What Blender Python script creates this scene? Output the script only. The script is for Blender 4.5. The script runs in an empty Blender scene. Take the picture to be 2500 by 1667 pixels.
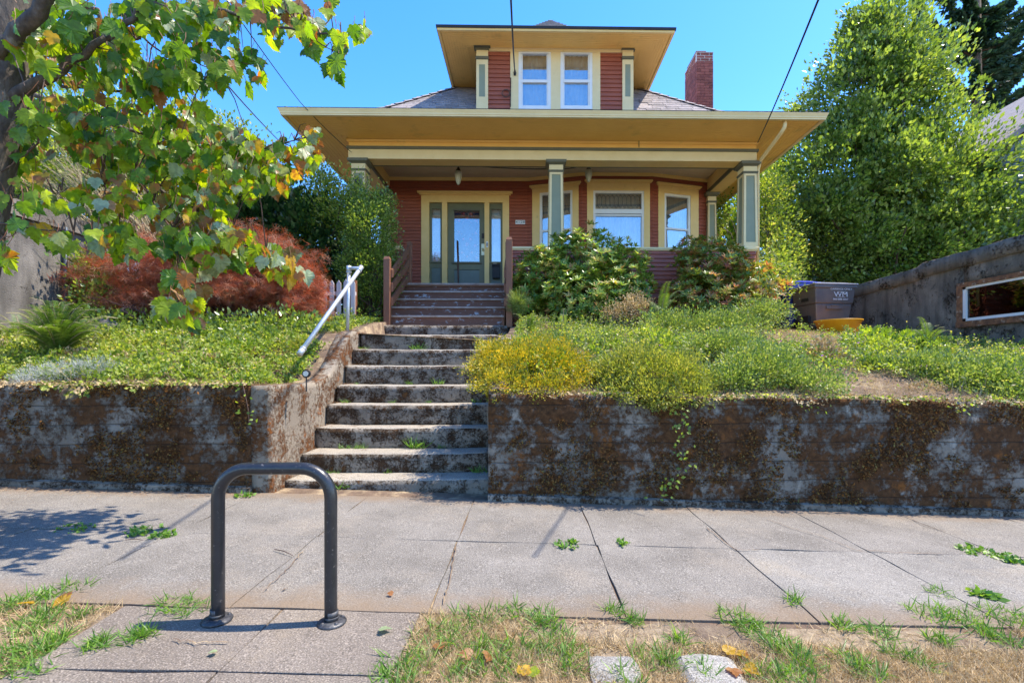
import bpy, bmesh, math, random
import numpy as np
from mathutils import Vector, Matrix, Quaternion, noise
random.seed(7); rng = np.random.default_rng(7)
R = math.radians
SC = bpy.context.scene
COL = SC.collection

# ------------------------------------------------------------------ camera, sky, sun, exposure
EYE = Vector((0.0, 0.0, 1.07))
LENS, SHX, SHY, PITCH, YAW = 16.99, -0.0212, 0.0266, 0.0, -1.0
cd = bpy.data.cameras.new('camera'); cd.lens = LENS; cd.sensor_width = 36
cd.shift_x = SHX; cd.shift_y = SHY; cd.clip_start = 0.05; cd.clip_end = 2000
cam = bpy.data.objects.new('camera', cd); COL.objects.link(cam)
cam.location = EYE; cam.rotation_euler = (R(90 + PITCH), 0, R(YAW)); SC.camera = cam
CM = cam.rotation_euler.to_matrix()

W = bpy.data.worlds.new('World'); SC.world = W; W.use_nodes = True
nt = W.node_tree; nt.nodes.clear()
sky = nt.nodes.new('ShaderNodeTexSky'); sky.sky_type = 'NISHITA'; sky.sun_disc = False
SUN = Vector((-0.52, -0.09, -1.0)).normalized()
sky.sun_elevation = R(62); sky.sun_rotation = R(80); sky.altitude = 100
sky.air_density = 1.0; sky.dust_density = 0.3; sky.ozone_density = 2.2
bg = nt.nodes.new('ShaderNodeBackground'); bg.inputs['Strength'].default_value = 0.15
wo = nt.nodes.new('ShaderNodeOutputWorld')
hsv = nt.nodes.new('ShaderNodeHueSaturation'); hsv.inputs['Saturation'].default_value = 1.36; hsv.inputs['Value'].default_value = 0.84; hsv.inputs['Hue'].default_value = 0.508
nt.links.new(sky.outputs[0], hsv.inputs['Color']); nt.links.new(hsv.outputs[0], bg.inputs[0]); nt.links.new(bg.outputs[0], wo.inputs[0])

sd = bpy.data.lights.new('sun', 'SUN'); sd.energy = 2.6; sd.angle = R(0.55); sd.color = (1.0, 0.90, 0.76)
sun = bpy.data.objects.new('sun', sd); COL.objects.link(sun); sun.location = (5, 2, 12)
sun.rotation_mode = 'QUATERNION'; sun.rotation_quaternion = SUN.to_track_quat('-Z', 'Y')
SC.view_settings.view_transform = 'Standard'; SC.view_settings.look = 'None'
SC.view_settings.exposure = 1.92; SC.view_settings.gamma = 1.0; SC.view_settings.use_curve_mapping = False

def at(px, py, Y):
    """the place on the plane y = Y that the photograph shows at pixel px, py"""
    k = 36.0 / LENS
    u = px / 2500.0 - 0.5; v = (0.5 - py / 1667.0) * (1667.0 / 2500.0)
    d = CM @ Vector(((u + SHX) * k, (v + SHY) * k, -1.0))
    return EYE + d * ((Y - EYE.y) / d.y)
def atX(px, py, X):
    k = 36.0 / LENS
    u = px / 2500.0 - 0.5; v = (0.5 - py / 1667.0) * (1667.0 / 2500.0)
    d = CM @ Vector(((u + SHX) * k, (v + SHY) * k, -1.0))
    return EYE + d * (X / d.x)
def PX(px, Y, py=900): return at(px, py, Y).x
def PZ(py, Y, px=1282): return at(px, py, Y).z

# ------------------------------------------------------------------ materials
def _n(t, kind, **kw):
    n = t.nodes.new(kind)
    for k, v in kw.items(): setattr(n, k, v)
    return n
def pmat(name, c1, c2=None, scale=6, rough=0.65, bump=0.0, bscale=60, c3=None, t3=0.62, w3=0.05, s3=3.0, spec=0.4, metal=0.0,
         vary=0.0, stretch=(1, 1, 1), coat=0.0, detail=6):
    m = bpy.data.materials.new(name); m.use_nodes = True; t = m.node_tree
    b = t.nodes['Principled BSDF']; b.inputs['Roughness'].default_value = rough
    b.inputs['Specular IOR Level'].default_value = spec; b.inputs['Metallic'].default_value = metal
    b.inputs['Coat Weight'].default_value = coat
    g = _n(t, 'ShaderNodeNewGeometry'); mp = _n(t, 'ShaderNodeMapping'); mp.inputs['Scale'].default_value = stretch
    t.links.new(g.outputs['Position'], mp.inputs[0])
    c = None
    if c2 is None: c2 = tuple(x * 0.8 for x in c1)
    nz = _n(t, 'ShaderNodeTexNoise'); nz.inputs['Scale'].default_value = scale; nz.inputs['Detail'].default_value = detail
    nz.inputs['Roughness'].default_value = 0.65
    t.links.new(mp.outputs[0], nz.inputs['Vector'])
    r = _n(t, 'ShaderNodeValToRGB'); r.color_ramp.elements[0].position = 0.35; r.color_ramp.elements[1].position = 0.65
    r.color_ramp.elements[0].color = (*c2, 1); r.color_ramp.elements[1].color = (*c1, 1)
    t.links.new(nz.outputs['Fac'], r.inputs[0]); c = r.outputs[0]
    if c3 is not None:
        n3 = _n(t, 'ShaderNodeTexNoise'); n3.inputs['Scale'].default_value = s3; n3.inputs['Detail'].default_value = 9
        n3.inputs['Roughness'].default_value = 0.7
        t.links.new(mp.outputs[0], n3.inputs['Vector'])
        r3 = _n(t, 'ShaderNodeMapRange'); r3.inputs['From Min'].default_value = t3 - w3; r3.inputs['From Max'].default_value = t3 + w3
        t.links.new(n3.outputs['Fac'], r3.inputs['Value'])
        mx = _n(t, 'ShaderNodeMix', data_type='RGBA'); t.links.new(r3.outputs[0], mx.inputs['Factor'])
        t.links.new(c, mx.inputs[6]); mx.inputs[7].default_value = (*c3, 1); c = mx.outputs[2]
    if vary:
        oi = _n(t, 'ShaderNodeObjectInfo'); mr = _n(t, 'ShaderNodeMapRange')
        mr.inputs['To Min'].default_value = 1 - vary; mr.inputs['To Max'].default_value = 1 + vary
        t.links.new(oi.outputs['Random'], mr.inputs['Value'])
        hs = _n(t, 'ShaderNodeHueSaturation'); t.links.new(c, hs.inputs['Color']); t.links.new(mr.outputs[0], hs.inputs['Value']); c = hs.outputs[0]
    t.links.new(c, b.inputs['Base Color'])
    if bump:
        nb = _n(t, 'ShaderNodeTexNoise'); nb.inputs['Scale'].default_value = bscale; nb.inputs['Detail'].default_value = 5
        t.links.new(mp.outputs[0], nb.inputs['Vector'])
        bp = _n(t, 'ShaderNodeBump'); bp.inputs['Strength'].default_value = bump; bp.inputs['Distance'].default_value = 0.01
        t.links.new(nb.outputs['Fac'], bp.inputs['Height']); t.links.new(bp.outputs[0], b.inputs['Normal'])
    return m
def leafmat(name, cols, rough=0.42, trans=0.35, tcol=None, spec=0.45, objvary=False):
    """cols: list of (pos, rgb) over the leaf's own tone"""
    m = bpy.data.materials.new(name); m.use_nodes = True; t = m.node_tree; b = t.nodes['Principled BSDF']
    out = [n for n in t.nodes if n.type == 'OUTPUT_MATERIAL'][0]
    a = _n(t, 'ShaderNodeAttribute'); a.attribute_name = 'tone'
    src = a.outputs['Fac']
    if objvary:
        oi = _n(t, 'ShaderNodeObjectInfo'); src = oi.outputs['Random']
    r = _n(t, 'ShaderNodeValToRGB'); el = r.color_ramp.elements
    el[0].position = cols[0][0]; el[0].color = (*cols[0][1], 1); el[1].position = cols[-1][0]; el[1].color = (*cols[-1][1], 1)
    for p, c in cols[1:-1]:
        e = el.new(p); e.color = (*c, 1)
    t.links.new(src, r.inputs[0])
    # veins and blotches
    g = _n(t, 'ShaderNodeNewGeometry'); nz = _n(t, 'ShaderNodeTexNoise'); nz.inputs['Scale'].default_value = 45; nz.inputs['Detail'].default_value = 3
    t.links.new(g.outputs['Position'], nz.inputs['Vector'])
    mr = _n(t, 'ShaderNodeMapRange'); mr.inputs['From Min'].default_value = .3; mr.inputs['From Max'].default_value = .7
    mr.inputs['To Min'].default_value = .72; mr.inputs['To Max'].default_value = 1.25
    t.links.new(nz.outputs['Fac'], mr.inputs['Value'])
    hs = _n(t, 'ShaderNodeHueSaturation'); t.links.new(r.outputs[0], hs.inputs['Color']); t.links.new(mr.outputs[0], hs.inputs['Value'])
    t.links.new(hs.outputs[0], b.inputs['Base Color'])
    b.inputs['Roughness'].default_value = rough; b.inputs['Specular IOR Level'].default_value = spec
    tr = _n(t, 'ShaderNodeBsdfTranslucent'); mx = _n(t, 'ShaderNodeMixShader'); mx.inputs[0].default_value = trans
    tm = _n(t, 'ShaderNodeMix', data_type='RGBA', blend_type='MULTIPLY'); tm.inputs['Factor'].default_value = 1.0
    t.links.new(hs.outputs[0], tm.inputs[6]); tm.inputs[7].default_value = (*(tcol or (2.0, 2.0, 0.7)), 1)
    t.links.new(tm.outputs[2], tr.inputs['Color'])
    t.links.new(b.outputs[0], mx.inputs[1]); t.links.new(tr.outputs[0], mx.inputs[2]); t.links.new(mx.outputs[0], out.inputs['Surface'])
    return m
def glassmat(name, refl=0.3, tint=(0.55, 0.6, 0.6)):
    m = bpy.data.materials.new(name); m.use_nodes = True; t = m.node_tree; t.nodes.clear()
    out = _n(t, 'ShaderNodeOutputMaterial'); tr = _n(t, 'ShaderNodeBsdfTransparent'); tr.inputs[0].default_value = (*tint, 1)
    gl = _n(t, 'ShaderNodeBsdfGlossy'); gl.inputs['Roughness'].default_value = 0.015; gl.inputs['Color'].default_value = (1, 1, 1, 1)
    lw = _n(t, 'ShaderNodeLayerWeight'); lw.inputs['Blend'].default_value = 0.35
    mr = _n(t, 'ShaderNodeMapRange'); mr.inputs['To Min'].default_value = refl; mr.inputs['To Max'].default_value = 1.0
    t.links.new(lw.outputs['Fresnel'], mr.inputs['Value'])
    g = _n(t, 'ShaderNodeNewGeometry'); nz = _n(t, 'ShaderNodeTexNoise'); nz.inputs['Scale'].default_value = 2.2
    t.links.new(g.outputs['Position'], nz.inputs['Vector'])
    bp = _n(t, 'ShaderNodeBump'); bp.inputs['Strength'].default_value = 0.08; bp.inputs['Distance'].default_value = 0.02
    t.links.new(nz.outputs['Fac'], bp.inputs['Height']); t.links.new(bp.outputs[0], gl.inputs['Normal'])
    mx = _n(t, 'ShaderNodeMixShader'); t.links.new(mr.outputs[0], mx.inputs[0])
    t.links.new(tr.outputs[0], mx.inputs[1]); t.links.new(gl.outputs[0], mx.inputs[2]); t.links.new(mx.outputs[0], out.inputs[0])
    return m

M = {}
M['cream'] = pmat('cream_paint', (0.84, 0.59, 0.23), (0.77, 0.53, 0.19), 3, 0.55, 0.05, 30, c3=(0.50, 0.36, 0.14), t3=0.70, w3=0.06, s3=4)
M['cream_light'] = pmat('pale_cream_paint', (0.80, 0.64, 0.34), (0.74, 0.58, 0.29), 3, 0.5, 0.05, 30, c3=(0.52, 0.40, 0.2), t3=0.7, w3=0.06, s3=5)
M['soffit'] = pmat('ochre_soffit_boards', (0.93, 0.58, 0.165), (0.87, 0.53, 0.145), 2, 0.55, 0.05, 30, c3=(0.55, 0.36, 0.11), t3=0.68, w3=0.1, s3=1.4)
M['siding'] = pmat('brick_red_paint', (0.36, 0.105, 0.060), (0.31, 0.088, 0.050), 4, 0.5, 0.05, 40, vary=0.06, c3=(0.26, 0.10, 0.07), t3=0.68, w3=0.1, s3=3)
M['siding_sun'] = M['siding']
M['sage'] = pmat('sage_green_paint', (0.25, 0.27, 0.17), (0.22, 0.24, 0.15), 3, 0.5)
M['olive'] = pmat('dark_olive_paint', (0.13, 0.125, 0.080), (0.11, 0.105, 0.066), 3, 0.5)
M['ceiling'] = pmat('taupe_ceiling_paint', (0.62, 0.49, 0.35), (0.56, 0.44, 0.31), 2, 0.6)
M['white'] = pmat('white_window_paint', (0.80, 0.80, 0.78), (0.74, 0.74, 0.72), 6, 0.45)
M['doorgreen'] = pmat('door_green_paint', (0.15, 0.155, 0.085), (0.125, 0.13, 0.07), 4, 0.45)
M['doorpanel'] = pmat('door_panel_paint', (0.13, 0.17, 0.15), (0.11, 0.145, 0.125), 4, 0.45)
M['curtain'] = pmat('lace_curtain', (0.85, 0.85, 0.82), (0.62, 0.62, 0.60), 14, 0.9)
M['blind'] = pmat('pale_blind', (0.86, 0.88, 0.88), (0.76, 0.78, 0.78), 5, 0.8)
M['dark'] = pmat('dark_backing', (0.03, 0.028, 0.025), None, 3, 0.9)
M['glass'] = glassmat('window_glass', 0.24, (.9, .92, .92))
M['doorglass'] = glassmat('door_glass', 0.19, (0.95, 0.97, 0.97))
M['garageglass'] = glassmat('garage_glass', 0.035, (0.35, 0.42, 0.38))
M['shingle'] = pmat('roof_shingle', (0.30, 0.26, 0.25), (0.20, 0.175, 0.17), 9, 0.9, 0.5, 120, vary=0.22, c3=(0.13, 0.12, 0.12), t3=0.62, w3=0.1, s3=5)
M['roofedge'] = pmat('dark_roof_edge', (0.035, 0.035, 0.04), None, 8, 0.85)
M['brick'] = pmat('chimney_brick', (0.31, 0.095, 0.065), (0.22, 0.06, 0.045), 12, 0.85, 0.5, 60, vary=0.28, c3=(0.10, 0.04, 0.04), t3=0.63, w3=0.05, s3=14)
M['mortar'] = pmat('mortar', (0.66, 0.60, 0.57), (0.5, 0.44, 0.42), 18, 0.95, 0.4, 80)
M['mortar_dark'] = pmat('dark_mortar', (0.22, 0.13, 0.12), (0.17, 0.10, 0.09), 18, 0.95, 0.4, 80)
M['step_wood'] = pmat('brown_step_paint', (0.17, 0.065, 0.035), (0.13, 0.05, 0.03), 5, 0.6, 0.2, 40, c3=(0.34, 0.34, 0.36), t3=0.60, w3=0.03, s3=7, stretch=(1, 1, 2.2))
M['tread_wood'] = pmat('worn_tread', (0.40, 0.33, 0.28), (0.28, 0.19, 0.14), 7, 0.7, 0.2, 40)
M['rail_wood'] = pmat('brown_rail_wood', (0.25, 0.105, 0.05), (0.18, 0.075, 0.04), 5, 0.6, 0.3, 40, stretch=(1, 1, .4))
M['pipe'] = pmat('galvanised_pipe', (0.60, 0.62, 0.62), (0.45, 0.48, 0.50), 18, 0.42, 0.1, 60, metal=0.55)
M['rack'] = pmat('black_powder_coat', (0.014, 0.015, 0.018), (0.022, 0.023, 0.026), 22, 0.33, 0.12, 90, c3=(0.14, 0.13, 0.12), t3=0.635, w3=0.03, s3=55, spec=0.6)
M['steelworn'] = pmat('worn_steel_flange', (0.10, 0.10, 0.10), (0.03, 0.03, 0.035), 30, 0.5, 0.3, 60, metal=0.4)
M['picket'] = pmat('weathered_picket', (0.62, 0.56, 0.53), (0.46, 0.40, 0.38), 6, 0.8, 0.3, 50, vary=0.12, stretch=(1, 1, .3))
M['soil'] = pmat('dry_soil', (0.17, 0.115, 0.075), (0.10, 0.065, 0.042), 9, 0.95, 0.9, 60, c3=(0.33, 0.25, 0.15), t3=0.56, w3=0.08, s3=5)
M['strip'] = pmat('dry_lawn_soil', (0.30, 0.235, 0.155), (0.17, 0.125, 0.08), 22, 0.95, 1.0, 90, c3=(0.12, 0.085, 0.06), t3=0.53, w3=0.06, s3=1.6)
M['bark'] = pmat('maple_bark', (0.13, 0.105, 0.085), (0.05, 0.04, 0.035), 22, 0.9, 1.0, 50, stretch=(1, 1, .35), c3=(0.24, 0.22, 0.19), t3=.62, s3=12)
M['twig'] = pmat('twig_bark', (0.12, 0.07, 0.05), (0.07, 0.045, 0.035), 22, 0.8)
M['cane'] = pmat('dry_cane', (0.42, 0.34, 0.20), (0.24, 0.20, 0.10), 22, 0.7)
M['rubber'] = pmat('black_cable', (0.02, 0.02, 0.022), None, 22, 0.6)
M['asphalt'] = pmat('asphalt', (0.06, 0.06, 0.06), (0.045, 0.045, 0.045), 30, 0.9, 0.5, 150)

def concrete(name, base, dark, speck=True, moss=0.0, mosscol=(0.075, 0.034, 0.014), mscale=2.2, top=None, streak=False, tan=None, scal=1.0, edge=None, form=0.0, pale=0.0):
    """weathered concrete: tone patches, exposed grit and moss growing in patches"""
    m = bpy.data.materials.new(name); m.use_nodes = True; t = m.node_tree; b = t.nodes['Principled BSDF']
    b.inputs['Roughness'].default_value = 0.93; b.inputs['Specular IOR Level'].default_value = 0.2
    g = _n(t, 'ShaderNodeNewGeometry')
    def nz(scale, det=6, rough=.65, vec=None, sz=None):
        n = _n(t, 'ShaderNodeTexNoise'); n.inputs['Scale'].default_value = scale; n.inputs['Detail'].default_value = det; n.inputs['Roughness'].default_value = rough
        v = g.outputs['Position']
        if sz:
            mp = _n(t, 'ShaderNodeMapping'); mp.inputs['Scale'].default_value = sz; t.links.new(v, mp.inputs[0]); v = mp.outputs[0]
        t.links.new(v, n.inputs['Vector']); return n.outputs['Fac']
    def rng_(x, a, b_, lo=0., hi=1.):
        r = _n(t, 'ShaderNodeMapRange'); r.inputs['From Min'].default_value = a; r.inputs['From Max'].default_value = b_
        r.inputs['To Min'].default_value = lo; r.inputs['To Max'].default_value = hi; t.links.new(x, r.inputs['Value']); return r.outputs[0]
    def mix(f, a, c):
        mx = _n(t, 'ShaderNodeMix', data_type='RGBA'); t.links.new(f, mx.inputs['Factor'])
        for k, v in ((6, a), (7, c)):
            if isinstance(v, tuple): mx.inputs[k].default_value = (*v, 1)
            else: t.links.new(v, mx.inputs[k])
        return mx.outputs[2]
    c = mix(rng_(nz(1.7 * scal, 8), .38, .62), dark, base)
    if tan: c = mix(rng_(nz(1.1 * scal, 7, .7), .52, .66, 0, .75), c, tan)
    c = mix(rng_(nz(34, 4), .45, .75, 0, .35), c, tuple(x * .55 for x in base))
    if speck: c = mix(rng_(nz(3.4, 9, .75), .57, .66, 0, .45), c, tuple(x * .5 for x in base)); c = mix(rng_(nz(2.1, 9, .8), .42, .34, 0, .5), c, tuple(x * 1.3 for x in base))
    h = nz(60, 6)
    if speck:
        s = nz(170, 2, .5)
        c = mix(rng_(s, .56, .66, 0, .75), c, tuple(min(1, x * 1.7) for x in base))
        c = mix(rng_(s, .44, .36, 0, .75), c, tuple(x * .35 for x in base))
    if streak:
        c = mix(rng_(nz(2.2, 6, .6, sz=(2.2, 2.2, .35)), .45, .68, 0, .85), c, tuple(x * .3 for x in base))
    hh = h
    if pale:     # lime runs
        c = mix(rng_(nz(2.6, 8, .7, sz=(1.6, 1.6, .45)), .60, .66, 0, pale), c, (.38, .345, .285))
    if edge:     # dirt gathered along the two long edges
        sx_ = _n(t, 'ShaderNodeSeparateXYZ'); t.links.new(g.outputs['Position'], sx_.inputs[0]); wob = nz(4.5, 7, .7)
        for y0, y1 in edge:
            ad_ = _n(t, 'ShaderNodeMath', operation='MULTIPLY_ADD'); t.links.new(wob, ad_.inputs[0]); ad_.inputs[1].default_value = (.5 if y1 > y0 else -.5); t.links.new(sx_.outputs[1], ad_.inputs[2])
            off = .25 if y1 > y0 else -.25
            c = mix(rng_(ad_.outputs[0], y0 + off, y1 + off, .8, 0), c, (.20, .145, .095))
    if moss:
        big0 = nz(mscale, 12, .78); fine = nz(mscale * 9, 6, .7)
        ma = _n(t, 'ShaderNodeMath', operation='MULTIPLY_ADD'); t.links.new(fine, ma.inputs[0]); ma.inputs[1].default_value = .45; sb = _n(t, 'ShaderNodeMath', operation='SUBTRACT'); t.links.new(big0, sb.inputs[0]); sb.inputs[1].default_value = .225; t.links.new(sb.outputs[0], ma.inputs[2]); big = ma.outputs[0]
        f = rng_(big, moss - .05, moss + .05)
        mc = mix(rng_(nz(26, 5, .7), .38, .64), tuple(x * .45 for x in mosscol), mosscol)
        mc = mix(rng_(nz(5, 6, .7), .56, .66, 0, .8), mc, (mosscol[0] * 2.0, mosscol[1] * 1.6, mosscol[2] * .9))
        c = mix(f, c, mc)
        ad = _n(t, 'ShaderNodeMath', operation='MULTIPLY_ADD'); t.links.new(f, ad.inputs[0]); ad.inputs[1].default_value = 1.2
        t.links.new(h, ad.inputs[2]); hh = ad.outputs[0]
    t.links.new(c, b.inputs['Base Color'])
    if form:
        sz_ = _n(t, 'ShaderNodeSeparateXYZ'); t.links.new(g.outputs['Position'], sz_.inputs[0])
        w1 = _n(t, 'ShaderNodeMath', operation='MULTIPLY_ADD'); t.links.new(nz(1.5, 2), w1.inputs[0]); w1.inputs[1].default_value = .05; t.links.new(sz_.outputs[2], w1.inputs[2])
        w2 = _n(t, 'ShaderNodeMath', operation='PINGPONG'); t.links.new(w1.outputs[0], w2.inputs[0]); w2.inputs[1].default_value = form / 2
        gr_ = rng_(w2.outputs[0], 0, .007, 1, 0)
        c = mix(rng_(gr_, 0, 1, 0, .6), c, (.03, .022, .016)); m1 = _n(t, 'ShaderNodeMath', operation='SUBTRACT'); t.links.new(hh, m1.inputs[0]); t.links.new(gr_, m1.inputs[1]); hh = m1.outputs[0]
        for l_ in list(t.links):
            if l_.to_socket == b.inputs['Base Color']: t.links.remove(l_)
        t.links.new(c, b.inputs['Base Color'])
    bp = _n(t, 'ShaderNodeBump'); bp.inputs['Strength'].default_value = 0.75; bp.inputs['Distance'].default_value = 0.012
    t.links.new(hh, bp.inputs['Height']); t.links.new(bp.outputs[0], b.inputs['Normal'])
    return m
M['walk'] = concrete('sidewalk_concrete', (0.222, 0.203, 0.176), (0.145, 0.131, 0.112), True, tan=(0.25, 0.215, 0.17), edge=[(2.19, 2.42), (4.03, 3.80)])
M['walk_light'] = concrete('pale_sidewalk_concrete', (0.245, 0.228, 0.20), (0.17, 0.157, 0.137), True, tan=(0.31, 0.265, 0.20), edge=[(2.19, 2.42)])
M['stone'] = concrete('stepping_stone_grey', (0.30, 0.285, 0.255), (0.20, 0.188, 0.17), True)
M['walk_dark'] = concrete('dark_pad_concrete', (0.215, 0.183, 0.15), (0.145, 0.12, 0.098), True, tan=(0.26, 0.21, 0.15))
M['mosswall'] = concrete('mossy_wall_concrete', (0.265, 0.232, 0.19), (0.15, 0.13, 0.102), False, moss=0.475, mscale=2.3, mosscol=(0.115, 0.052, 0.020), form=.158, pale=.6)
M['mossstep'] = concrete('mossy_riser_concrete', (0.32, 0.275, 0.22), (0.19, 0.16, 0.125), False, moss=0.515, mscale=6.0, mosscol=(0.075, 0.042, 0.022))
M['tread'] = concrete('tread_concrete', (0.36, 0.32, 0.255), (0.27, 0.24, 0.20), True, moss=0.66, mscale=5.0, mosscol=(0.14, 0.07, 0.03))
M['cheek'] = concrete('cheek_concrete', (0.36, 0.31, 0.235), (0.24, 0.20, 0.155), False, moss=0.515, mscale=3.4, mosscol=(0.16, 0.066, 0.024))
M['garage'] = concrete('dark_garage_concrete', (0.25, 0.215, 0.175), (0.13, 0.115, 0.095), False, moss=0.58, mscale=2.6, mosscol=(0.05, 0.038, 0.025), streak=True)
M['garage_left'] = concrete('grey_stucco', (0.25, 0.228, 0.20), (0.15, 0.135, 0.12), False, streak=True, moss=.64, mscale=2.0, mosscol=(.06, .045, .03))  # weathered stucco; its dark streaks and moss also paint in vine shadows

# ------------------------------------------------------------------ mesh helpers
def wloc(o):
    v = Vector((0, 0, 0))
    while o is not None: v += o.location; o = o.parent
    return v
def link(o, parent=None, label=None, cat=None, group=None, kind=None):
    COL.objects.link(o)
    if parent is not None: o.parent = parent
    if label: o['label'] = label
    if cat: o['category'] = cat
    if group: o['group'] = group
    if kind: o['kind'] = kind
    return o
def thing(name, loc, label, cat, group=None):
    o = bpy.data.objects.new(name, None); o.empty_display_size = 0.1; o.location = loc
    return link(o, None, label, cat, group)
class MB:
    def __init__(s): s.v = []; s.f = []; s.mi = []; s.cur = 0
    def add(s, vs, fs):
        n = len(s.v); s.v += [tuple(v) for v in vs]; s.f += [tuple(i + n for i in f) for f in fs]; s.mi += [s.cur] * len(fs); return s
    def box(s, x0, x1, y0, y1, z0, z1):
        return s.add([(x, y, z) for z in (z0, z1) for y in (y0, y1) for x in (x0, x1)],
                     [(0, 2, 3, 1), (4, 5, 7, 6), (0, 1, 5, 4), (2, 6, 7, 3), (0, 4, 6, 2), (1, 3, 7, 5)])
    def hexa(s, a, b):  # two quads a (bottom), b (top)
        return s.add(list(a) + list(b), [(3, 2, 1, 0), (4, 5, 6, 7), (0, 1, 5, 4), (1, 2, 6, 5), (2, 3, 7, 6), (3, 0, 4, 7)])
    def prism(s, poly, n):   # poly: list of 3D pts, extruded by vector n
        k = len(poly); n = Vector(n); a = [Vector(p) for p in poly]
        return s.add(a + [p + n for p in a], [tuple(range(k))[::-1], tuple(range(k, 2 * k))] + [(i, (i + 1) % k, k + (i + 1) % k, k + i) for i in range(k)])
    def tube(s, pts, r, n=8, caps=True):
        pts = [Vector(p) for p in pts]; rs = r if isinstance(r, (list, tuple)) else [r] * len(pts)
        rings = []; up = None
        for i, p in enumerate(pts):
            d = (pts[min(i + 1, len(pts) - 1)] - pts[max(i - 1, 0)]).normalized()
            if up is None: up = d.orthogonal().normalized()
            up = (up - d * up.dot(d)); up = up.normalized() if up.length > 1e-6 else d.orthogonal().normalized()
            w = d.cross(up)
            rings.append([p + (up * math.cos(2 * math.pi * k / n) + w * math.sin(2 * math.pi * k / n)) * rs[i] for k in range(n)])
        vs = [v for q in rings for v in q]; fs = []
        for i in range(len(pts) - 1):
            for k in range(n):
                fs.append((i * n + k, i * n + (k + 1) % n, (i + 1) * n + (k + 1) % n, (i + 1) * n + k))
        if caps: fs += [tuple(range(n))[::-1], tuple(range((len(pts) - 1) * n, len(pts) * n))]
        return s.add(vs, fs)
    def lathe(s, prof, c, n=16):
        c = Vector(c); vs = []; fs = []
        for r, z in prof:
            for k in range(n): vs.append(c + Vector((r * math.cos(2 * math.pi * k / n), r * math.sin(2 * math.pi * k / n), z)))
        for i in range(len(prof) - 1):
            for k in range(n): fs.append((i * n + k, i * n + (k + 1) % n, (i + 1) * n + (k + 1) % n, (i + 1) * n + k))
        fs += [tuple(range(n))[::-1], tuple(range((len(prof) - 1) * n, len(prof) * n))]
        return s.add(vs, fs)
    def build(s, name, mat, parent=None, label=None, cat=None, group=None, kind=None, smooth=False, bevel=0.0, loc=None):
        me = bpy.data.meshes.new(name); o0 = wloc(parent) if parent is not None else Vector((0, 0, 0))
        if loc is None and parent is None: loc = Vector((0, 0, 0))
        l = Vector(loc) - o0 if (loc is not None) else Vector((0, 0, 0))
        off = o0 + l
        me.from_pydata([(v[0] - off.x, v[1] - off.y, v[2] - off.z) for v in s.v], [], s.f)
        mats = mat if isinstance(mat, list) else [mat]
        for m_ in mats: me.materials.append(m_)
        if len(mats) > 1: me.polygons.foreach_set('material_index', s.mi)
        if smooth: me.polygons.foreach_set('use_smooth', [True] * len(me.polygons))
        me.update()
        o = bpy.data.objects.new(name, me); o.location = l
        if bevel:
            bv = o.modifiers.new('bevel', 'BEVEL'); bv.width = bevel; bv.segments = 2; bv.limit_method = 'ANGLE'
        return link(o, parent, label, cat, group, kind)
def nse(p, s=1.0): return noise.noise(Vector(p) * s)
def rough_box(x0, x1, y0, y1, z0, z1, res=0.06, amp=0.006, fn=None, edge=0.0):
    """a box of small cells with an uneven, worn surface; fn(x,y,z)->(x,y,z) bends it"""
    bm = bmesh.new(); bmesh.ops.create_cube(bm, size=1.0)
    for v in bm.verts: v.co = Vector(((x0 + x1) / 2 + v.co.x * (x1 - x0), (y0 + y1) / 2 + v.co.y * (y1 - y0), (z0 + z1) / 2 + v.co.z * (z1 - z0)))
    for ax, (a, b) in enumerate(((x0, x1), (y0, y1), (z0, z1))):
        n = max(1, int(round((b - a) / res)))
        for i in range(1, n):
            co = Vector((0, 0, 0)); co[ax] = a + (b - a) * i / n; no = Vector((0, 0, 0)); no[ax] = 1
            bmesh.ops.bisect_plane(bm, geom=bm.verts[:] + bm.edges[:] + bm.faces[:], plane_co=co, plane_no=no)
    for v in bm.verts:
        p = v.co.copy()
        q = Vector((nse(p, 3.1) + .6 * nse(p + Vector((9, 1, 4)), 14), nse(p + Vector((5, 5, 5)), 3.3) + .6 * nse(p + Vector((1, 7, 2)), 15), nse(p + Vector((2, 8, 1)), 3.7) + .5 * nse(p + Vector((3, 3, 3)), 13)))
        if edge:
            k = sum(1 for ax, (a, b) in enumerate(((x0, x1), (y0, y1), (z0, z1))) if min(p[ax] - a, b - p[ax]) < 1e-4)
            if k >= 2:
                c = Vector(((x0 + x1) / 2, (y0 + y1) / 2, (z0 + z1) / 2))
                for ax, (a, b) in enumerate(((x0, x1), (y0, y1), (z0, z1))):
                    if min(p[ax] - a, b - p[ax]) < 1e-4: v.co[ax] += (c[ax] - p[ax]) / abs(c[ax] - p[ax]) * edge * (1 + .8 * nse(p, 7))
        v.co = v.co + q * amp
        if fn: v.co = Vector(fn(*v.co))
    mb = MB(); bm.verts.index_update()
    mb.add([v.co for v in bm.verts], [[v.index for v in f.verts] for f in bm.faces]); bm.free(); return mb

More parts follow.
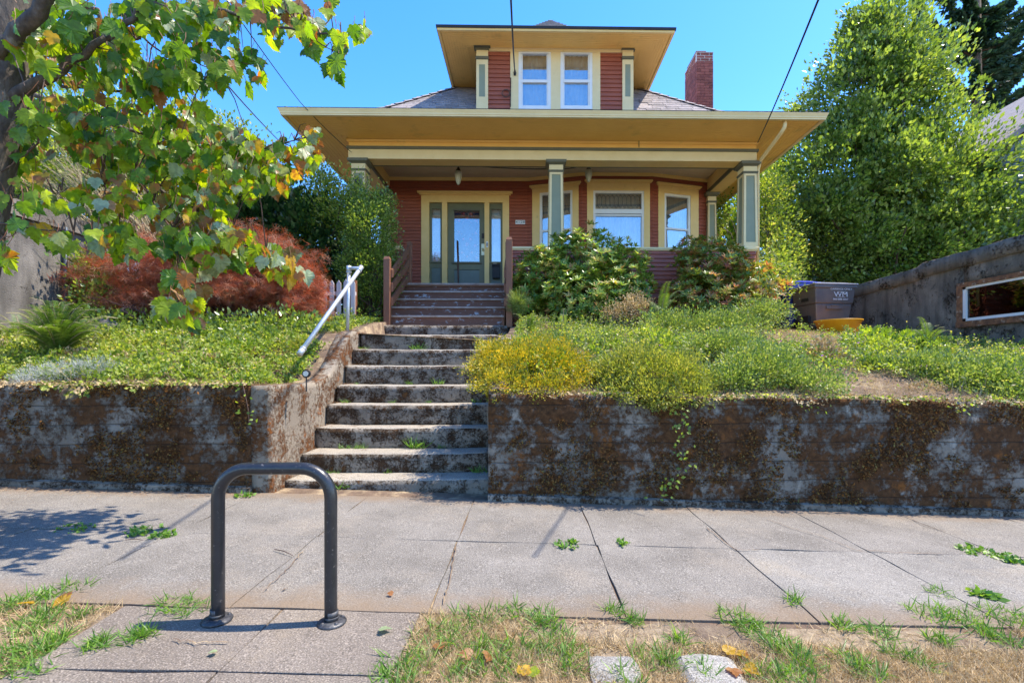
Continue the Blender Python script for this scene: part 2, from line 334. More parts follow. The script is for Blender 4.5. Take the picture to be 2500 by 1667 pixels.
# unit meshes shared by alike pieces
def unit_mesh(name, mb, mat):
    me = bpy.data.meshes.new(name); me.from_pydata(mb.v, [], mb.f); me.materials.append(mat); me.update(); return me
def piece(name, me, parent, loc, scale=(1, 1, 1), rotz=0.0, quat=None, label=None):
    o = bpy.data.objects.new(name, me); o.location = Vector(loc) - wloc(parent); o.scale = scale
    if quat is not None: o.rotation_mode = 'QUATERNION'; o.rotation_quaternion = quat
    else: o.rotation_euler = (0, 0, rotz)
    return link(o, parent, label)
b_ = MB(); b_.add([(0, -.008, 0), (1, -.008, 0), (1, -.004, 1), (0, -.004, 1), (0, .012, 0), (1, .012, 0), (1, .012, 1), (0, .012, 1)],
                  [(0, 1, 2, 3), (4, 7, 6, 5), (0, 4, 5, 1), (3, 2, 6, 7), (0, 3, 7, 4), (1, 5, 6, 2)])
# a clapboard: its lower edge stands proud of the one below
b_.v[0] = (0, -.027, .03); b_.v[1] = (1, -.027, .03)
BOARD = unit_mesh('siding_board', b_, M['siding'])
def boards(parent, a, b, z0, z1, exp=0.076, holes=()):
    """clapboards on the vertical face from a to b (2D points, seen from outside left to right); holes: (s0, s1, z0, z1) along the face in metres"""
    a = Vector(a); b = Vector(b); L = (b - a).length; d = (b - a) / L; rot = math.atan2(d.y, d.x)
    z = z0
    while z < z1 - 0.01:
        h = min(exp, z1 - z); spans = [(0.0, L)]
        for s0, s1, h0, h1 in holes:
            if z + h * .5 > h0 and z + h * .5 < h1:
                ns = []
                for p, q in spans:
                    if s1 <= p or s0 >= q: ns.append((p, q))
                    else:
                        if s0 > p: ns.append((p, s0))
                        if s1 < q: ns.append((s1, q))
                spans = ns
        for p, q in spans:
            if q - p > 0.03:
                w = a + d * p
                piece('siding_board', BOARD, parent, (w.x, w.y, z), (q - p, 1, h + .002), rot)
        z += exp

# ------------------------------------------------------------------ leaves: many small faces from one template
T_LEAF = (np.array([(0, 0, 0), (-.30, .45, .07), (0, 1, 0), (.30, .45, .07)], float), [(0, 2, 1), (0, 3, 2)])
T_LONG = (np.array([(0, 0, 0), (-.10, .30, .03), (-.125, .62, .03), (0, 1, -.06), (.125, .62, .03), (.10, .30, .03), (0, .5, -.0)], float), [(0, 6, 1), (1, 6, 2), (2, 6, 3), (3, 6, 4), (4, 6, 5), (5, 6, 0)])
T_BLADE = (np.array([(-.035, 0, 0), (.035, 0, 0), (.028, .55, .06), (-.028, .55, .06), (0, 1, -.04)], float), [(0, 1, 2), (0, 2, 3), (3, 2, 4)])
T_NEEDLE = (np.array([(-.03, 0, 0), (.03, 0, 0), (0, 1, 0)], float), [(0, 1, 2)])
def star(n, inner=.28, w=.5):
    vs = [(0, 0, 0)]; fs = []
    k = 0
    for i in range(n):
        a = math.pi * (i / (n - 1) - .5) * 1.5
        for da, rr in ((-w / n * 1.3, inner), (0, 1.0), (w / n * 1.3, inner)):
            vs.append((math.sin(a + da) * rr, math.cos(a + da) * rr, .04 * math.cos(3 * a)))
        fs.append((0, 1 + 3 * i, 2 + 3 * i)); fs.append((0, 2 + 3 * i, 3 + 3 * i))
    return (np.array(vs, float), fs)
T_LACE = star(7)
def frames(d, nrm):
    d = d / (np.linalg.norm(d, axis=1, keepdims=True) + 1e-9)
    x = np.cross(d, nrm); x /= (np.linalg.norm(x, axis=1, keepdims=True) + 1e-9)
    z = np.cross(x, d); return np.stack([x, d, z], axis=2)     # columns
def rnd_unit(n):
    v = rng.normal(size=(n, 3)); return v / np.linalg.norm(v, axis=1, keepdims=True)
def leafmesh(name, mats, P, D, S, tone, tmpl=T_LEAF, N=None, parent=None, mi=None, **kw):
    """one mesh of n small leaves: positions P, tip directions D, sizes S, tone in 0..1"""
    n = len(P); tv, tf = tmpl; k = len(tv)
    if N is None: N = rnd_unit(n) + np.array([0, 0, 1.0])
    F = frames(D, N); V = np.einsum('nij,kj->nki', F, tv) * np.asarray(S)[:, None, None] + P[:, None, :]
    o0 = np.array(wloc(parent)) if parent is not None else np.zeros(3)
    V = (V - o0).reshape(-1, 3)
    tf = np.array(tf); Fc = (tf[None] + (np.arange(n) * k)[:, None, None]).reshape(-1, 3); nf = len(Fc)
    me = bpy.data.meshes.new(name); me.vertices.add(len(V)); me.vertices.foreach_set('co', V.astype(np.float32).ravel())
    me.loops.add(nf * 3); me.loops.foreach_set('vertex_index', Fc.astype(np.int32).ravel())
    me.polygons.add(nf); me.polygons.foreach_set('loop_start', np.arange(0, nf * 3, 3, dtype=np.int32))
    me.polygons.foreach_set('loop_total', np.full(nf, 3, dtype=np.int32))
    mats = mats if isinstance(mats, list) else [mats]
    for m_ in mats: me.materials.append(m_)
    if mi is not None: me.polygons.foreach_set('material_index', np.repeat(mi, len(tf)).astype(np.int32))
    at_ = me.attributes.new('tone', 'FLOAT', 'FACE'); at_.data.foreach_set('value', np.repeat(np.clip(tone, 0, 1), len(tf)).astype(np.float32))
    me.update(calc_edges=True); me.validate()
    o = bpy.data.objects.new(name, me); kw.setdefault('kind', 'stuff')
    return link(o, parent, **kw)
def ell_px(cx, cy, rx, ry, Y, ryd=None):
    """an ellipsoid in the place: centre seen at cx, cy at depth Y, half sizes in photo pixels, depth half size in metres"""
    c = at(cx, cy, Y); s = Y / 1180.0
    return (np.array(c), np.array([rx * s, (ryd if ryd else min(rx, ry) * s), ry * s]))
def shell(ells, n, thick=0.35, lump=0.25):
    """points spread through the outer part of a union of ellipsoids, with their outward direction"""
    vol = np.array([e[1][0] * e[1][2] for e in ells]); pick = rng.choice(len(ells), n, p=vol / vol.sum())
    u = rnd_unit(n); r = 1 - np.abs(rng.normal(0, thick, n)); r = np.clip(r, .05, 1.0)
    C = np.array([e[0] for e in ells])[pick]; A = np.array([e[1] for e in ells])[pick]
    l = 1 + lump * np.sin(u[:, 0] * 5.1 + C[:, 0] * 3) * np.cos(u[:, 2] * 6.3 + C[:, 2]) + lump * .5 * np.sin(u[:, 1] * 13 + u[:, 0] * 11)
    P = C + u * A * (r * l)[:, None]
    O = u / A; O /= np.linalg.norm(O, axis=1, keepdims=True)
    return P, O
def sprigs(ells, n, per, spread, size, thick=.35, up=.5, outw=1.0, scat=.6, lump=.25, zmin=None, droop=0.0):
    """n sprigs of `per` leaves: returns positions, directions, sizes, tone per leaf"""
    P, O = shell(ells, n, thick, lump)
    if zmin is not None: P[:, 2] = np.maximum(P[:, 2], zmin + rng.random(n) * .1)
    tone = rng.random(n)
    P2 = np.repeat(P, per, 0) + rng.normal(0, spread, (n * per, 3))
    D = np.repeat(O, per, 0) * outw + rnd_unit(n * per) * scat + np.array([0, 0, up - droop])
    S = size * (0.65 + .7 * rng.random(n * per)); tn = np.clip(np.repeat(tone, per) * .65 + rng.random(n * per) * .45 - .05, 0, 1)
    return P2, D, S, tn

# ------------------------------------------------------------------ ground, road, sidewalk
def sw(x): return -0.035 * (max(-14, min(14, x)) + 1.0)
def interp(x, pts):
    if x <= pts[0][0]: return pts[0][1]
    for (a, b), (c, d) in zip(pts, pts[1:]):
        if x <= c: return b + (d - b) * (x - a) / (c - a)
    return pts[-1][1]
def wall_top(x): return 0.93 if x < -1.3 else 0.855 - 0.016 * (min(x, 14) + 0.3)
PROF = [(4.05, -0.03), (4.5, .10), (5, .28), (5.6, .46), (6.2, .59), (7, .74), (8, .91), (9, .99), (10.3, 1.15), (12, 1.3), (30, 2.0), (200, 6.0)]
def gz(x, y):
    side = 0.0
    if x > 4.2: side = -0.045 * min(x - 4.2, 2.6)
    return wall_top(x) + interp(y, PROF) + side * min(1, (y - 4) * .6) * max(0, min(1, (9.5 - y) / 2)) + 0.02 * nse((x * 2, y * 2, 0))
XL, XR = -2.11, -0.34       # the concrete stair between these two
mb = MB(); xs = [-120, -60, -30, -18] + [(-12 + .25 * i) for i in range(0, 39)] + [-2.36, -2.31, -2.27, -2.2, XR + .06, XR + .1] + [(-.05 + .25 * i) for i in range(0, 49)] + [18, 30, 60, 120]
ys = [4.12, 4.18, 4.3, 4.45] + [4.6 + .2 * i for i in range(8)] + [6.19, 6.22] + [6.4 + .3 * i for i in range(20)] + [13, 16, 22, 30, 50, 90, 200]
CHP = [(4.052, .93), (4.6, .925), (5.0, .93), (5.3, 1.02), (5.5, 1.16), (5.68, 1.34), (5.85, 1.475), (6.05, 1.535), (6.4, 1.545)]
def garden_z(x, y):
    if y < 4.15: return wall_top(x) - .4
    if y < 6.4 and -3.0 < x <= -2.2:
        q = min(1, max(0, (x + 3.0) / .62)); q = q * q * (3 - 2 * q); return gz(x, y) * (1 - q) + (interp(y, CHP) - .015) * q
    if y < 6.4 and XR <= x < .5:
        q = min(1, max(0, (.5 - x) / .5)); q = q * q * (3 - 2 * q); return gz(x, y) * (1 - q) + (interp(y, [(4.052, .85), (6.4, 1.50)]) - .02) * q
    if -2.28 < x < XR + .08 and y > 6.2: return min(gz(x, y), 1.516 + .03 * (y - 6.2)) if y < 9 else gz(x, y)
    return gz(x, y)
vs = [(x, y, garden_z(x, y)) for y in ys for x in xs]; nx = len(xs); fs = []
for j in range(len(ys) - 1):
    for i in range(nx - 1):
        if xs[i] >= -2.25 and xs[i + 1] <= XR + .07 and ys[j + 1] <= 6.20: continue
        fs.append((j * nx + i, j * nx + i + 1, (j + 1) * nx + i + 1, (j + 1) * nx + i))
mb.add(vs, fs); mb.build('garden_ground', M['soil'], kind='structure', smooth=True)
def sheet(name, x0, x1, y0, y1, dz, mat, n=24, my=6):
    mb = MB(); vs = []; fs = []
    for j in range(my + 1):
        for i in range(n + 1):
            x = x0 + (x1 - x0) * i / n; y = y0 + (y1 - y0) * j / my
            vs.append((x, y, sw(x) + dz + 0.006 * nse((x * 3, y * 3, 0))))
    for j in range(my):
        for i in range(n):
            a = j * (n + 1) + i; fs.append((a, a + 1, a + n + 2, a + n + 1))
    mb.add(vs, fs); return mb.build(name, mat, kind='structure', smooth=True)
sheet('planting_strip_ground', -14, 14, 0.02, 2.168, -0.012, M['strip'], 112, 10)
sheet('sidewalk_bed', -14, 14, 2.14, 4.3, -0.011, M['soil'], 28, 4)
for s in range(-12, 12):
    pass
mb = MB()
for i in range(28):
    x0 = -14 + i; x1 = x0 + 1
    mb.hexa([(x0, -.15, sw(x0) - .3), (x1, -.15, sw(x1) - .3), (x1, 0.02, sw(x1) - .3), (x0, 0.02, sw(x0) - .3)],
            [(x0, -.15, sw(x0) - .01), (x1, -.15, sw(x1) - .01), (x1, 0.02, sw(x1) - .01), (x0, 0.02, sw(x0) - .01)])
mb.build('kerb', M['walk'], kind='structure')
mb = MB(); vs = [(x, y, sw(x) - .14) for y in (-9, -.149) for x in range(-120, 121, 4)]; k = 61
mb.add(vs, [(i, i + 1, k + i + 1, k + i) for i in range(k - 1)]); mb.build('road', M['asphalt'], kind='structure')
mb = MB(); vs = [(x, y, sw(x) - .02) for y in (-200, -9) for x in range(-120, 121, 8)]; k = 31
mb.add(vs, [(i, i + 1, k + i + 1, k + i) for i in range(k - 1)]); mb.build('far_ground', M['strip'], kind='structure')

# sidewalk: every slab its own piece, with a dark joint between
walk = thing('sidewalk', (0, 0, 0), None, None); walk['kind'] = 'structure'
XJ = [-13.8 + .885 * i + .03 for i in range(32)]
sh = -0.43 - min(XJ, key=lambda v: abs(v + .43)); XJ = [x + sh for x in XJ]
def slab(x0, x1, y0, y1, mat, parent, tilt=0.0, lift=0.0, name='paving_slab', g=0.006):
    ph = random.random() * 9
    def bend(x, y, z):
        return (x + .004 * math.sin(y * 9 + ph), y + .004 * math.sin(x * 7 + ph), z + sw(x) + lift + tilt * (x - x0) + (.004 * nse((x * 4, y * 4, ph))))
    near = y0 < 3.5 and -5 < x0 < 5
    mb = rough_box(x0 + g, x1 - g, y0 + g, y1 - g, -0.075, 0.0, 0.10 if near else .3, 0.0022, bend)
    return mb.build(name, mat, parent, smooth=False, bevel=0.002)
for j, (y0, y1) in enumerate(((2.17, 3.075), (3.075, 4.06))):
    for i in range(len(XJ) - 1):
        x0, x1 = XJ[i], XJ[i + 1]
        if abs((x0 + x1) / 2) > 9: continue
        mt = M['walk']
        if j == 0 and x0 > 1.2 and x1 < 3.3: mt = M['walk_light']
        gg = 0.004
        if random.random() < .3: gg = 0.006
        slab(x0, x1, y0, y1, mt, walk, random.uniform(-.0015, .0015), random.uniform(-.0015, .0015), g=gg * random.uniform(.5, 1.1))
pad = thing('parking_pad', (-1.1, 1.3, 0), None, None); pad['kind'] = 'structure'
for x0, x1 in ((-1.76, -1.08), (-1.08, -.47)):
    for y0, y1 in ((1.72, 2.165), (.9, 1.72), (.05, .9)):
        slab(x0, x1, y0, y1, M['walk_dark'], pad, 0, .002 - .002 * random.random(), g=.004)
# stepping stones set in the dry lawn
for k, (px, py, w, d_, lab) in enumerate(((1500, 1622, .20, .20, 'grey stepping stone in the dry lawn strip, nearer the bike rack'),
                                          (1735, 1632, .26, .24, 'grey stepping stone in the dry lawn strip beside fallen yellow leaves'))):
    Yg = 1.07 * 1180 / (py - 897) * (1.04 if k else 1.03); p = at(px, py, Yg)
    mb = rough_box(p.x - w / 2, p.x + w / 2, p.y - d_ / 2, p.y + d_ / 2, -.05, .012, .04, .006, lambda x, y, z: (x + .02 * nse((y * 9, 1, k)), y + .02 * nse((x * 9, 4, k)), z + sw(x)), edge=.015)
    mb.build('stepping_stone', M['stone'], None, lab, 'stepping stone', 'stepping stones in the lawn strip')

# ------------------------------------------------------------------ retaining walls and the concrete stair
def front_wall(name, x0, x1, label):
    t = thing(name, ((x0 + x1) / 2, 4.15, sw((x0 + x1) / 2)), label, 'wall', 'retaining walls along the sidewalk')
    def bend(x, y, z):
        k = (z + .2) / 1.2
        zz = sw(x) - .1 + (wall_top(x) - sw(x) + .1) * k
        # board marks of the form: shallow steps along its height
        yy = y
        if y < 4.15:
            band = int(zz / .155); yy = y + .006 * math.sin(band * 5.3) + .02 * nse((x * 1.1, 0, zz * 1.3)) + (0.012 if abs(zz / .155 - round(zz / .155)) < .12 else 0) * .6
            if k > .9: yy += .012 * (1 + nse((x * 5, 0, 0)))
        return (x, yy, zz + (.012 * nse((x * 2.3, y * 3, 3)) if k > .95 else 0))
    a, b_ = x0, x1
    mb = rough_box(a, b_, 4.05, 4.25, -0.2, 1.0, 0.055, 0.005, bend)
    mb.build('wall_face', M['mosswall'], t, smooth=True)
    mb = MB(); n = 40
    for i in range(n):      # the low footing that shows along the base
        u0 = a + (b_ - a) * i / n; u1 = a + (b_ - a) * (i + 1) / n
        mb.hexa([(u0, 4.01, sw(u0) - .1), (u1, 4.01, sw(u1) - .1), (u1, 4.08, sw(u1) - .1), (u0, 4.08, sw(u0) - .1)],
                [(u0, 4.012, sw(u0) + .045 + .008 * nse((u0 * 3, 0, 0))), (u1, 4.012, sw(u1) + .045 + .008 * nse((u1 * 3, 0, 0))), (u1, 4.09, sw(u1) + .065), (u0, 4.09, sw(u0) + .065)])
    mb.build('footing', M['mossstep'], t)
    return t
front_wall('retaining_wall', -8.0, XL - .16, 'long mossy concrete retaining wall left of the concrete steps')
front_wall('retaining_wall', XR + .03, 8.0, 'long mossy concrete retaining wall right of the concrete steps under the golden shrub')

U = .003875
DK = [4.27, 4.57, 4.876, 5.149, 5.41, 5.657, 5.93, 6.21]; ZK = [.105, .285, .4876, .701, .898, 1.12, 1.319, 1.516]
st = thing('concrete_stairs', (-1.25, 4.3, 0), 'worn mossy concrete steps rising from the sidewalk to the garden', 'stairs')
for k in range(8):
    x0, x1 = (XL, XR) if k else (XL - .0, XR + .10)
    y1 = (DK[k + 1] + .04) if k < 7 else 6.6
    z0 = ZK[k - 1] - .03 if k else -.12
    sag = .010 * math.sin(k * 2.1)
    def bend(x, y, z, k=k, sag=sag, x1=x1, y0=DK[k]):
        q = (x - (XL + XR) / 2) / 1.0
        yy = y + sag * q
        if k == 0 and x > x1 - .12 and y < y0 + .1: yy += ((x - x1 + .12) / .12) ** 2 * .07
        return (x, yy, z - .008 * (1 - q * q) * (1 if z > z0 + .02 else 0))
    mb = rough_box(x0, x1, DK[k], y1, z0, ZK[k] - .004, .045, .0045, bend, edge=.010)
    o = mb.build('step', [M['mossstep'], M['tread']], st, smooth=False, bevel=0)
    for p in o.data.polygons:
        p.material_index = 1 if p.normal.z > .6 else 0
        p.use_smooth = True
# the curved side wall that climbs with the stair
CH = [(4.052, .93), (4.6, .925), (5.0, .93), (5.3, 1.02), (5.5, 1.16), (5.68, 1.34), (5.85, 1.475), (6.05, 1.535), (6.4, 1.545)]
def cheek(x0, x1, name, label, prof, y0=4.052):
    def bend(x, y, z):
        top = interp(y, prof); return (x + .018 * nse((0, y * 1.7, z * 2)) , y, -.12 + (top + .12) * z)
    mb = rough_box(x0, x1, y0, 6.4, 0, 1.0, .05, .004, bend)
    # soften: bend maps height fraction onto the sweeping top
    return mb.build(name, M['cheek'], None, label, 'wall', smooth=True)  # one cast piece
cheek(XL - .165, XL - .004, 'stair_side_wall', 'curved concrete side wall sweeping up left of the steps', CH)
cheek(XR + .004 + .02, XR + .20, 'stair_side_wall', 'straight concrete side wall right of the steps beside the golden shrub', [(4.052, .85), (6.4, 1.50)], 4.20)

# galvanised handrail
hr = thing('handrail', (-2.25, 6.2, 1.5), 'galvanised pipe handrail slanting down left of the concrete steps', 'handrail')
pt = at(851.7, 655, 6.2); pb = at(847.5, 815, 6.2); pe = at(880, 655, 6.12); lo = at(734, 860, 4.95)
MB().tube([pb - Vector((0, 0, .12)), pt], .021, 12).build('post', M['pipe'], hr, smooth=True)
MB().tube([pt, pe], .021, 12).build('top_bar', M['pipe'], hr, smooth=True)
MB().tube([pe, lo], .024, 12).build('rail', M['pipe'], hr, smooth=True)
for c, d in ((pt, (0, 0, -1)), (pe, (lo - pe).normalized()), (lo, (pe - lo).normalized())):
    d = Vector(d); mb = MB(); mb.tube([c - d * .03, c + d * .05], .030, 12); mb.tube([c + d * .045, c + d * .06], .034, 12); mb.build('elbow', M['pipe'], hr, smooth=True)

# ------------------------------------------------------------------ bike rack
bl = at(530, 1510, 2.06); br = at(810, 1516, 2.06); topz = at(670, 1143, 2.06).z
rk = thing('bike_rack', ((bl.x + br.x) / 2, 2.06, sw(-1.1)), 'black hoop bike rack bolted to the pavement', 'bike rack')
mb = MB(); pts = []; rr = .125; xl, xr = bl.x + .004, br.x - .004
pts.append((xl, 2.06, bl.z - .01)); 
for i in range(6): pts.append((xl, 2.06, bl.z + (topz - rr - bl.z) * (i + 1) / 6))
for i in range(1, 10): a = math.pi / 2 * i / 9; pts.append((xl + rr - rr * math.cos(a), 2.06, topz - rr + rr * math.sin(a)))
for i in range(9): a = math.pi / 2 * i / 9; pts.append((xr - rr + rr * math.sin(a), 2.06, topz - rr + rr * math.cos(a)))
for i in range(7): pts.append((xr, 2.06, topz - rr + (br.z - .01 - topz + rr) * i / 6))
mb.tube(pts, .0258, 24); mb.build('hoop', M['rack'], rk, smooth=True)
for c in (bl, br):
    mb = MB(); mb.lathe([(.027, .020), (.030, .034), (.0285, .035)], (c.x, 2.06, c.z - .012), 24)
    mb.lathe([(.058, 0), (.060, .004), (.056, .011), (.032, .016)], (c.x, 2.06, c.z - .008), 28)
    fl = mb.build('flange', M['steelworn'], rk, smooth=True)
    for a in (-2.2, -.8, .7):
        mb = MB(); mb.lathe([(.009, 0), (.010, .004), (.007, .009), (.003, .011)], (c.x + .044 * math.cos(a), 2.06 + .044 * math.sin(a), c.z + .001), 6); mb.build('bolt', M['steelworn'], fl)
    MB().lathe([(.0266, .02), (.0266, .045)], (c.x, 2.06, c.z), 24).build('worn_collar', M['steelworn'], rk, smooth=True)

# ------------------------------------------------------------------ the house
HX0, HX1 = -3.42, 4.54          # the porch beam's outer corners
YF = 9.40; YW = 11.20           # front of the beam, front of the porch's back wall
ZF = 2.715                      # porch floor
ZS = 5.50                       # flat soffit
house = thing('house', ((HX0 + HX1) / 2, 12, 1.8), 'brick red porch house with ochre eaves and a hipped dormer', 'house')
def hp(name, mat, mb, **k): return mb.build(name, mat, house, **k)
EX0, EX1, EY0 = -4.25, 5.32, 8.46
# soffit: boards running along the front, mitred at the corners (outer ring only), and the beam below
so = MB()
YB = 22.0
def ringz(x, y, t): return ZS
so.add([(EX0 + .02, EY0 + .02, ZS), (EX1 - .02, EY0 + .02, ZS), (HX1 - .03, YF + .03, ZS + .004), (HX0 + .03, YF + .03, ZS + .004)], [(0, 3, 2, 1)])
so.add([(EX0 + .02, EY0 + .02, ZS), (HX0 + .03, YF + .03, ZS + .004), (HX0 + .03, YB, ZS + .004), (EX0 + .02, YB, ZS)], [(0, 3, 2, 1)])
so.add([(EX1 - .02, EY0 + .02, ZS), (EX1 - .02, YB, ZS), (HX1 - .03, YB, ZS + .004), (HX1 - .03, YF + .03, ZS + .004)], [(0, 3, 2, 1)])
soff = hp('soffit', M['soffit'], so)
# soffit boards: thin strips, each a piece
SB = unit_mesh('soffit_board', MB().box(0, 1, 0, 1, -.006, 0), M['soffit'])
nb = 12; wd = (YF - EY0 - .10) / nb
for i in range(nb):
    y = EY0 + .06 + wd * i; ins = (y - EY0)
    piece('soffit_board', SB, soff, (EX0 + ins + .03, y, ZS - .001), (EX1 - EX0 - 2 * ins - .06, wd - .006, 1))
for i in range(nb):
    xx = EX1 - .06 - wd * i; ins = (EX1 - xx)
    piece('soffit_board', SB, soff, (xx - wd, EY0 + ins + .03, ZS - .001), (wd - .006, YB - EY0 - ins - .05, 1))
    xx = EX0 + .06 + wd * i; ins = (xx - EX0)
    piece('soffit_board', SB, soff, (xx, EY0 + ins + .03, ZS - .001), (wd - .006, YB - EY0 - ins - .05, 1))
# fascia with a moulded gutter profile
def ring(mb, prof):
    """sweep a profile (out, z) along left side, front and right side of the eave"""
    for (o0, z0), (o1, z1) in zip(prof, prof[1:]):
        P = lambda o, z: [(EX0 - o, YB, z), (EX0 - o, EY0 - o, z), (EX1 + o, EY0 - o, z), (EX1 + o, YB, z)]
        a, b = P(o0, z0), P(o1, z1)
        for i in range(3): mb.add([a[i], a[i + 1], b[i + 1], b[i]], [(0, 1, 2, 3)])
mb = MB(); ring(mb, [(-.06, ZS - .012), (-.06, ZS - .022), (-.0, ZS - .026), (.0, ZS - .005), (.010, ZS + .003), (.012, ZS + .025), (.032, ZS + .066), (.036, ZS + .08), (.0, ZS + .082)])
hp('fascia', M['cream_light'], mb)
mb = MB(); ring(mb, [(.040, ZS + .081), (.041, ZS + .090), (.0, ZS + .10)]); hp('roof_edge', M['roofedge'], mb)
# roof: bell cast, shallow then steep
t1, s1, s2 = 1.3, .53, .92
T2 = (EX1 - EX0) / 2
def rz(t): return ZS + .085 + (s1 * t if t < t1 else s1 * t1 + s2 * (t - t1))
mb = MB(); ts = [0, t1, T2 - .001]
def rr_(t): return [(EX0 + t, YB), (EX0 + t, EY0 + t), (EX1 - t, EY0 + t), (EX1 - t, YB)]
for a, b in zip(ts, ts[1:]):
    A, B = rr_(a), rr_(b)
    for i in range(3):
        mb.add([(*A[i], rz(a)), (*A[i + 1], rz(a)), (*B[i + 1], rz(b)), (*B[i], rz(b))], [(0, 1, 2, 3)])
roof = hp('roof', M['shingle'], mb)
SH = MB(); SH.add([(0, 0, .006), (.97, 0, .006), (.97, 1, .0), (0, 1, .0), (0, 0, -.004), (.97, 0, -.004)], [(0, 1, 2, 3), (0, 4, 5, 1), (0, 3, 4), (1, 5, 2)])
SHM = unit_mesh('shingle', SH, M['shingle'])
# shingles on the slope either side of the dormer, each a piece
DX0, DX1 = -1.115, 2.45         # dormer wall ends
nsh = 0
t = t1 - .05; row = 0
while t < 2.9:
    y = EY0 + t; z = rz(t); s = s1 if t < t1 else s2; hyp = .145
    dt = hyp / math.sqrt(1 + s * s); x = EX0 + t + (.16 if row % 2 else 0)
    while x < EX1 - t - .1:
        w = random.uniform(.26, .34)
        if (x < DX0 - .0 or x > DX1 - .1) and nsh < 300:
            w_ = min(w, EX1 - t - x)
            piece('shingle', SHM, roof, (x, y - .02, z + .006 - .02 * s + random.uniform(0, .003)), (w_, math.hypot(dt, s * dt) + .03, 1),
                  quat=Quaternion((1, 0, 0), math.atan(s))); nsh += 1
        x += w
    t += dt; row += 1
# ridge caps along the two hips
mb = MB()
for sx in (-1, 1):
    tt = .05
    while tt < 4.2:
        f = lambda q: Vector(((EX0 + q) if sx < 0 else (EX1 - q), EY0 + q, rz(q) + .012))
        a, b = f(tt), f(tt + .17); d = (b - a).normalized(); w = Vector((-d.y, d.x, 0)).normalized() * .10
        mb.add([a - w + Vector((0, 0, -.035 + .01)), a + Vector((0, 0, .022)), a + w + Vector((0, 0, -.035 + .01)), b + w + Vector((0, 0, -.045)), b, b - w + Vector((0, 0, -.045))], [(0, 1, 4, 5), (1, 2, 3, 4)])
        tt += .15
mb.build('hip_caps', M['shingle'], roof, kind='stuff')

# porch beam (front and the two sides), in bands as the photograph shows
def beam(prof, mat, name, inset=0):
    mb = MB()
    for (o0, z0), (o1, z1) in zip(prof, prof[1:]):
        P = lambda o, z: [(HX0 - o, 15, z), (HX0 - o, YF - o, z), (HX1 + o, YF - o, z), (HX1 + o, 15, z)]
        a, b = P(o0, z0), P(o1, z1)
        for i in range(3): mb.add([a[i], a[i + 1], b[i + 1], b[i]], [(0, 1, 2, 3)])
    return hp(name, mat, mb)
zb = PZ(389, YF, 1100); zo = PZ(366, YF, 1100) + .0; zo1 = PZ(358, YF, 1100)
beam([(0, zb), (0, zo)], M['cream_light'], 'beam_band')
beam([(.0, zo), (.025, zo), (.03, zo1 - .012), (.0, zo1)], M['olive'], 'beam_trim')
beam([(-.004, zo1), (-.004, ZS - .05), (.02, ZS - .045), (.035, ZS - .012), (.035, ZS - .008)], M['soffit'], 'frieze')
BT = .30
mb = MB(); mb.box(HX0 + BT, HX1 - BT, YF + BT, YF + BT + .01, zb, 5.485); mb.box(HX0 + .001, HX1 - .001, YF + .001, YF + BT, zb, zb + .02)
mb.box(HX0 + BT - .01, HX0 + BT, YF + BT, YW, zb, 5.485); mb.box(HX1 - BT, HX1 - BT + .01, YF + BT, YW, zb, 5.485)
mb.box(HX0 + .001, HX0 + BT, YF + BT, YW + .5, zb, zb + .02); mb.box(HX1 - BT, HX1 - .001, YF + BT, YW + .5, zb, zb + .02)
hp('beam_inside', M['cream'], mb)
mb = MB(); mb.box(HX0 + BT, HX0 + BT + .03, YF + BT, YW, zb - .005, zb + .07); mb.box(HX1 - BT - .03, HX1 - BT, YF + BT, YW, zb - .005, zb + .07)
mb.box(HX0 + BT, HX1 - BT, YF + BT + .011, YF + BT + .05, zb - .003, zb + .05); hp('beam_inside_trim', M['olive'], mb)
# ceiling boards of the porch
mb = MB(); mb.box(HX0 + BT, HX1 - BT, YF + BT, YW + .3, 5.48, 5.497); ceil = hp('porch_ceiling', M['ceiling'], mb)
CB = unit_mesh('ceiling_board', MB().box(0, 1, 0, 1, -.006, 0), M['ceiling'])
y = YF + BT + .02
while y < YW: piece('ceiling_board', CB, ceil, (HX0 + BT + .01, y, 5.479), (HX1 - HX0 - 2 * BT - .02, .083, 1)); y += .09

# ------------------------------------------------------------------ porch back wall, bay and openings
class Face:
    """a vertical wall face from a to b; F.box takes s along the face, n outwards, z up"""
    def __init__(s, a, b):
        s.a = Vector(a); s.b = Vector(b); s.d = (s.b - s.a).normalized(); s.L = (s.b - s.a).length; s.n = Vector((s.d.y, -s.d.x))
    def P(s, u, n, z): p = s.a + s.d * u + s.n * n; return (p.x, p.y, z)
    def box(s, mb, u0, u1, n0, n1, z0, z1):
        q = lambda z: [s.P(u0, n1, z), s.P(u1, n1, z), s.P(u1, n0, z), s.P(u0, n0, z)]
        mb.hexa(q(z0), q(z1)); return mb
    def u(s, px):      # where pixel column px meets the face
        r = at(px, 700, 10.0) - EYE; r2 = Vector((r.x, r.y)); e = Vector((EYE.x, EYE.y))
        # e + t r2 = a + u d
        m = Matrix(((r2.x, -s.d.x), (r2.y, -s.d.y))).inverted(); t, u = m @ (s.a - e); return u
    def z(s, px, py):
        u = s.u(px); p = s.a + s.d * u; return at(px, py, p.y).z
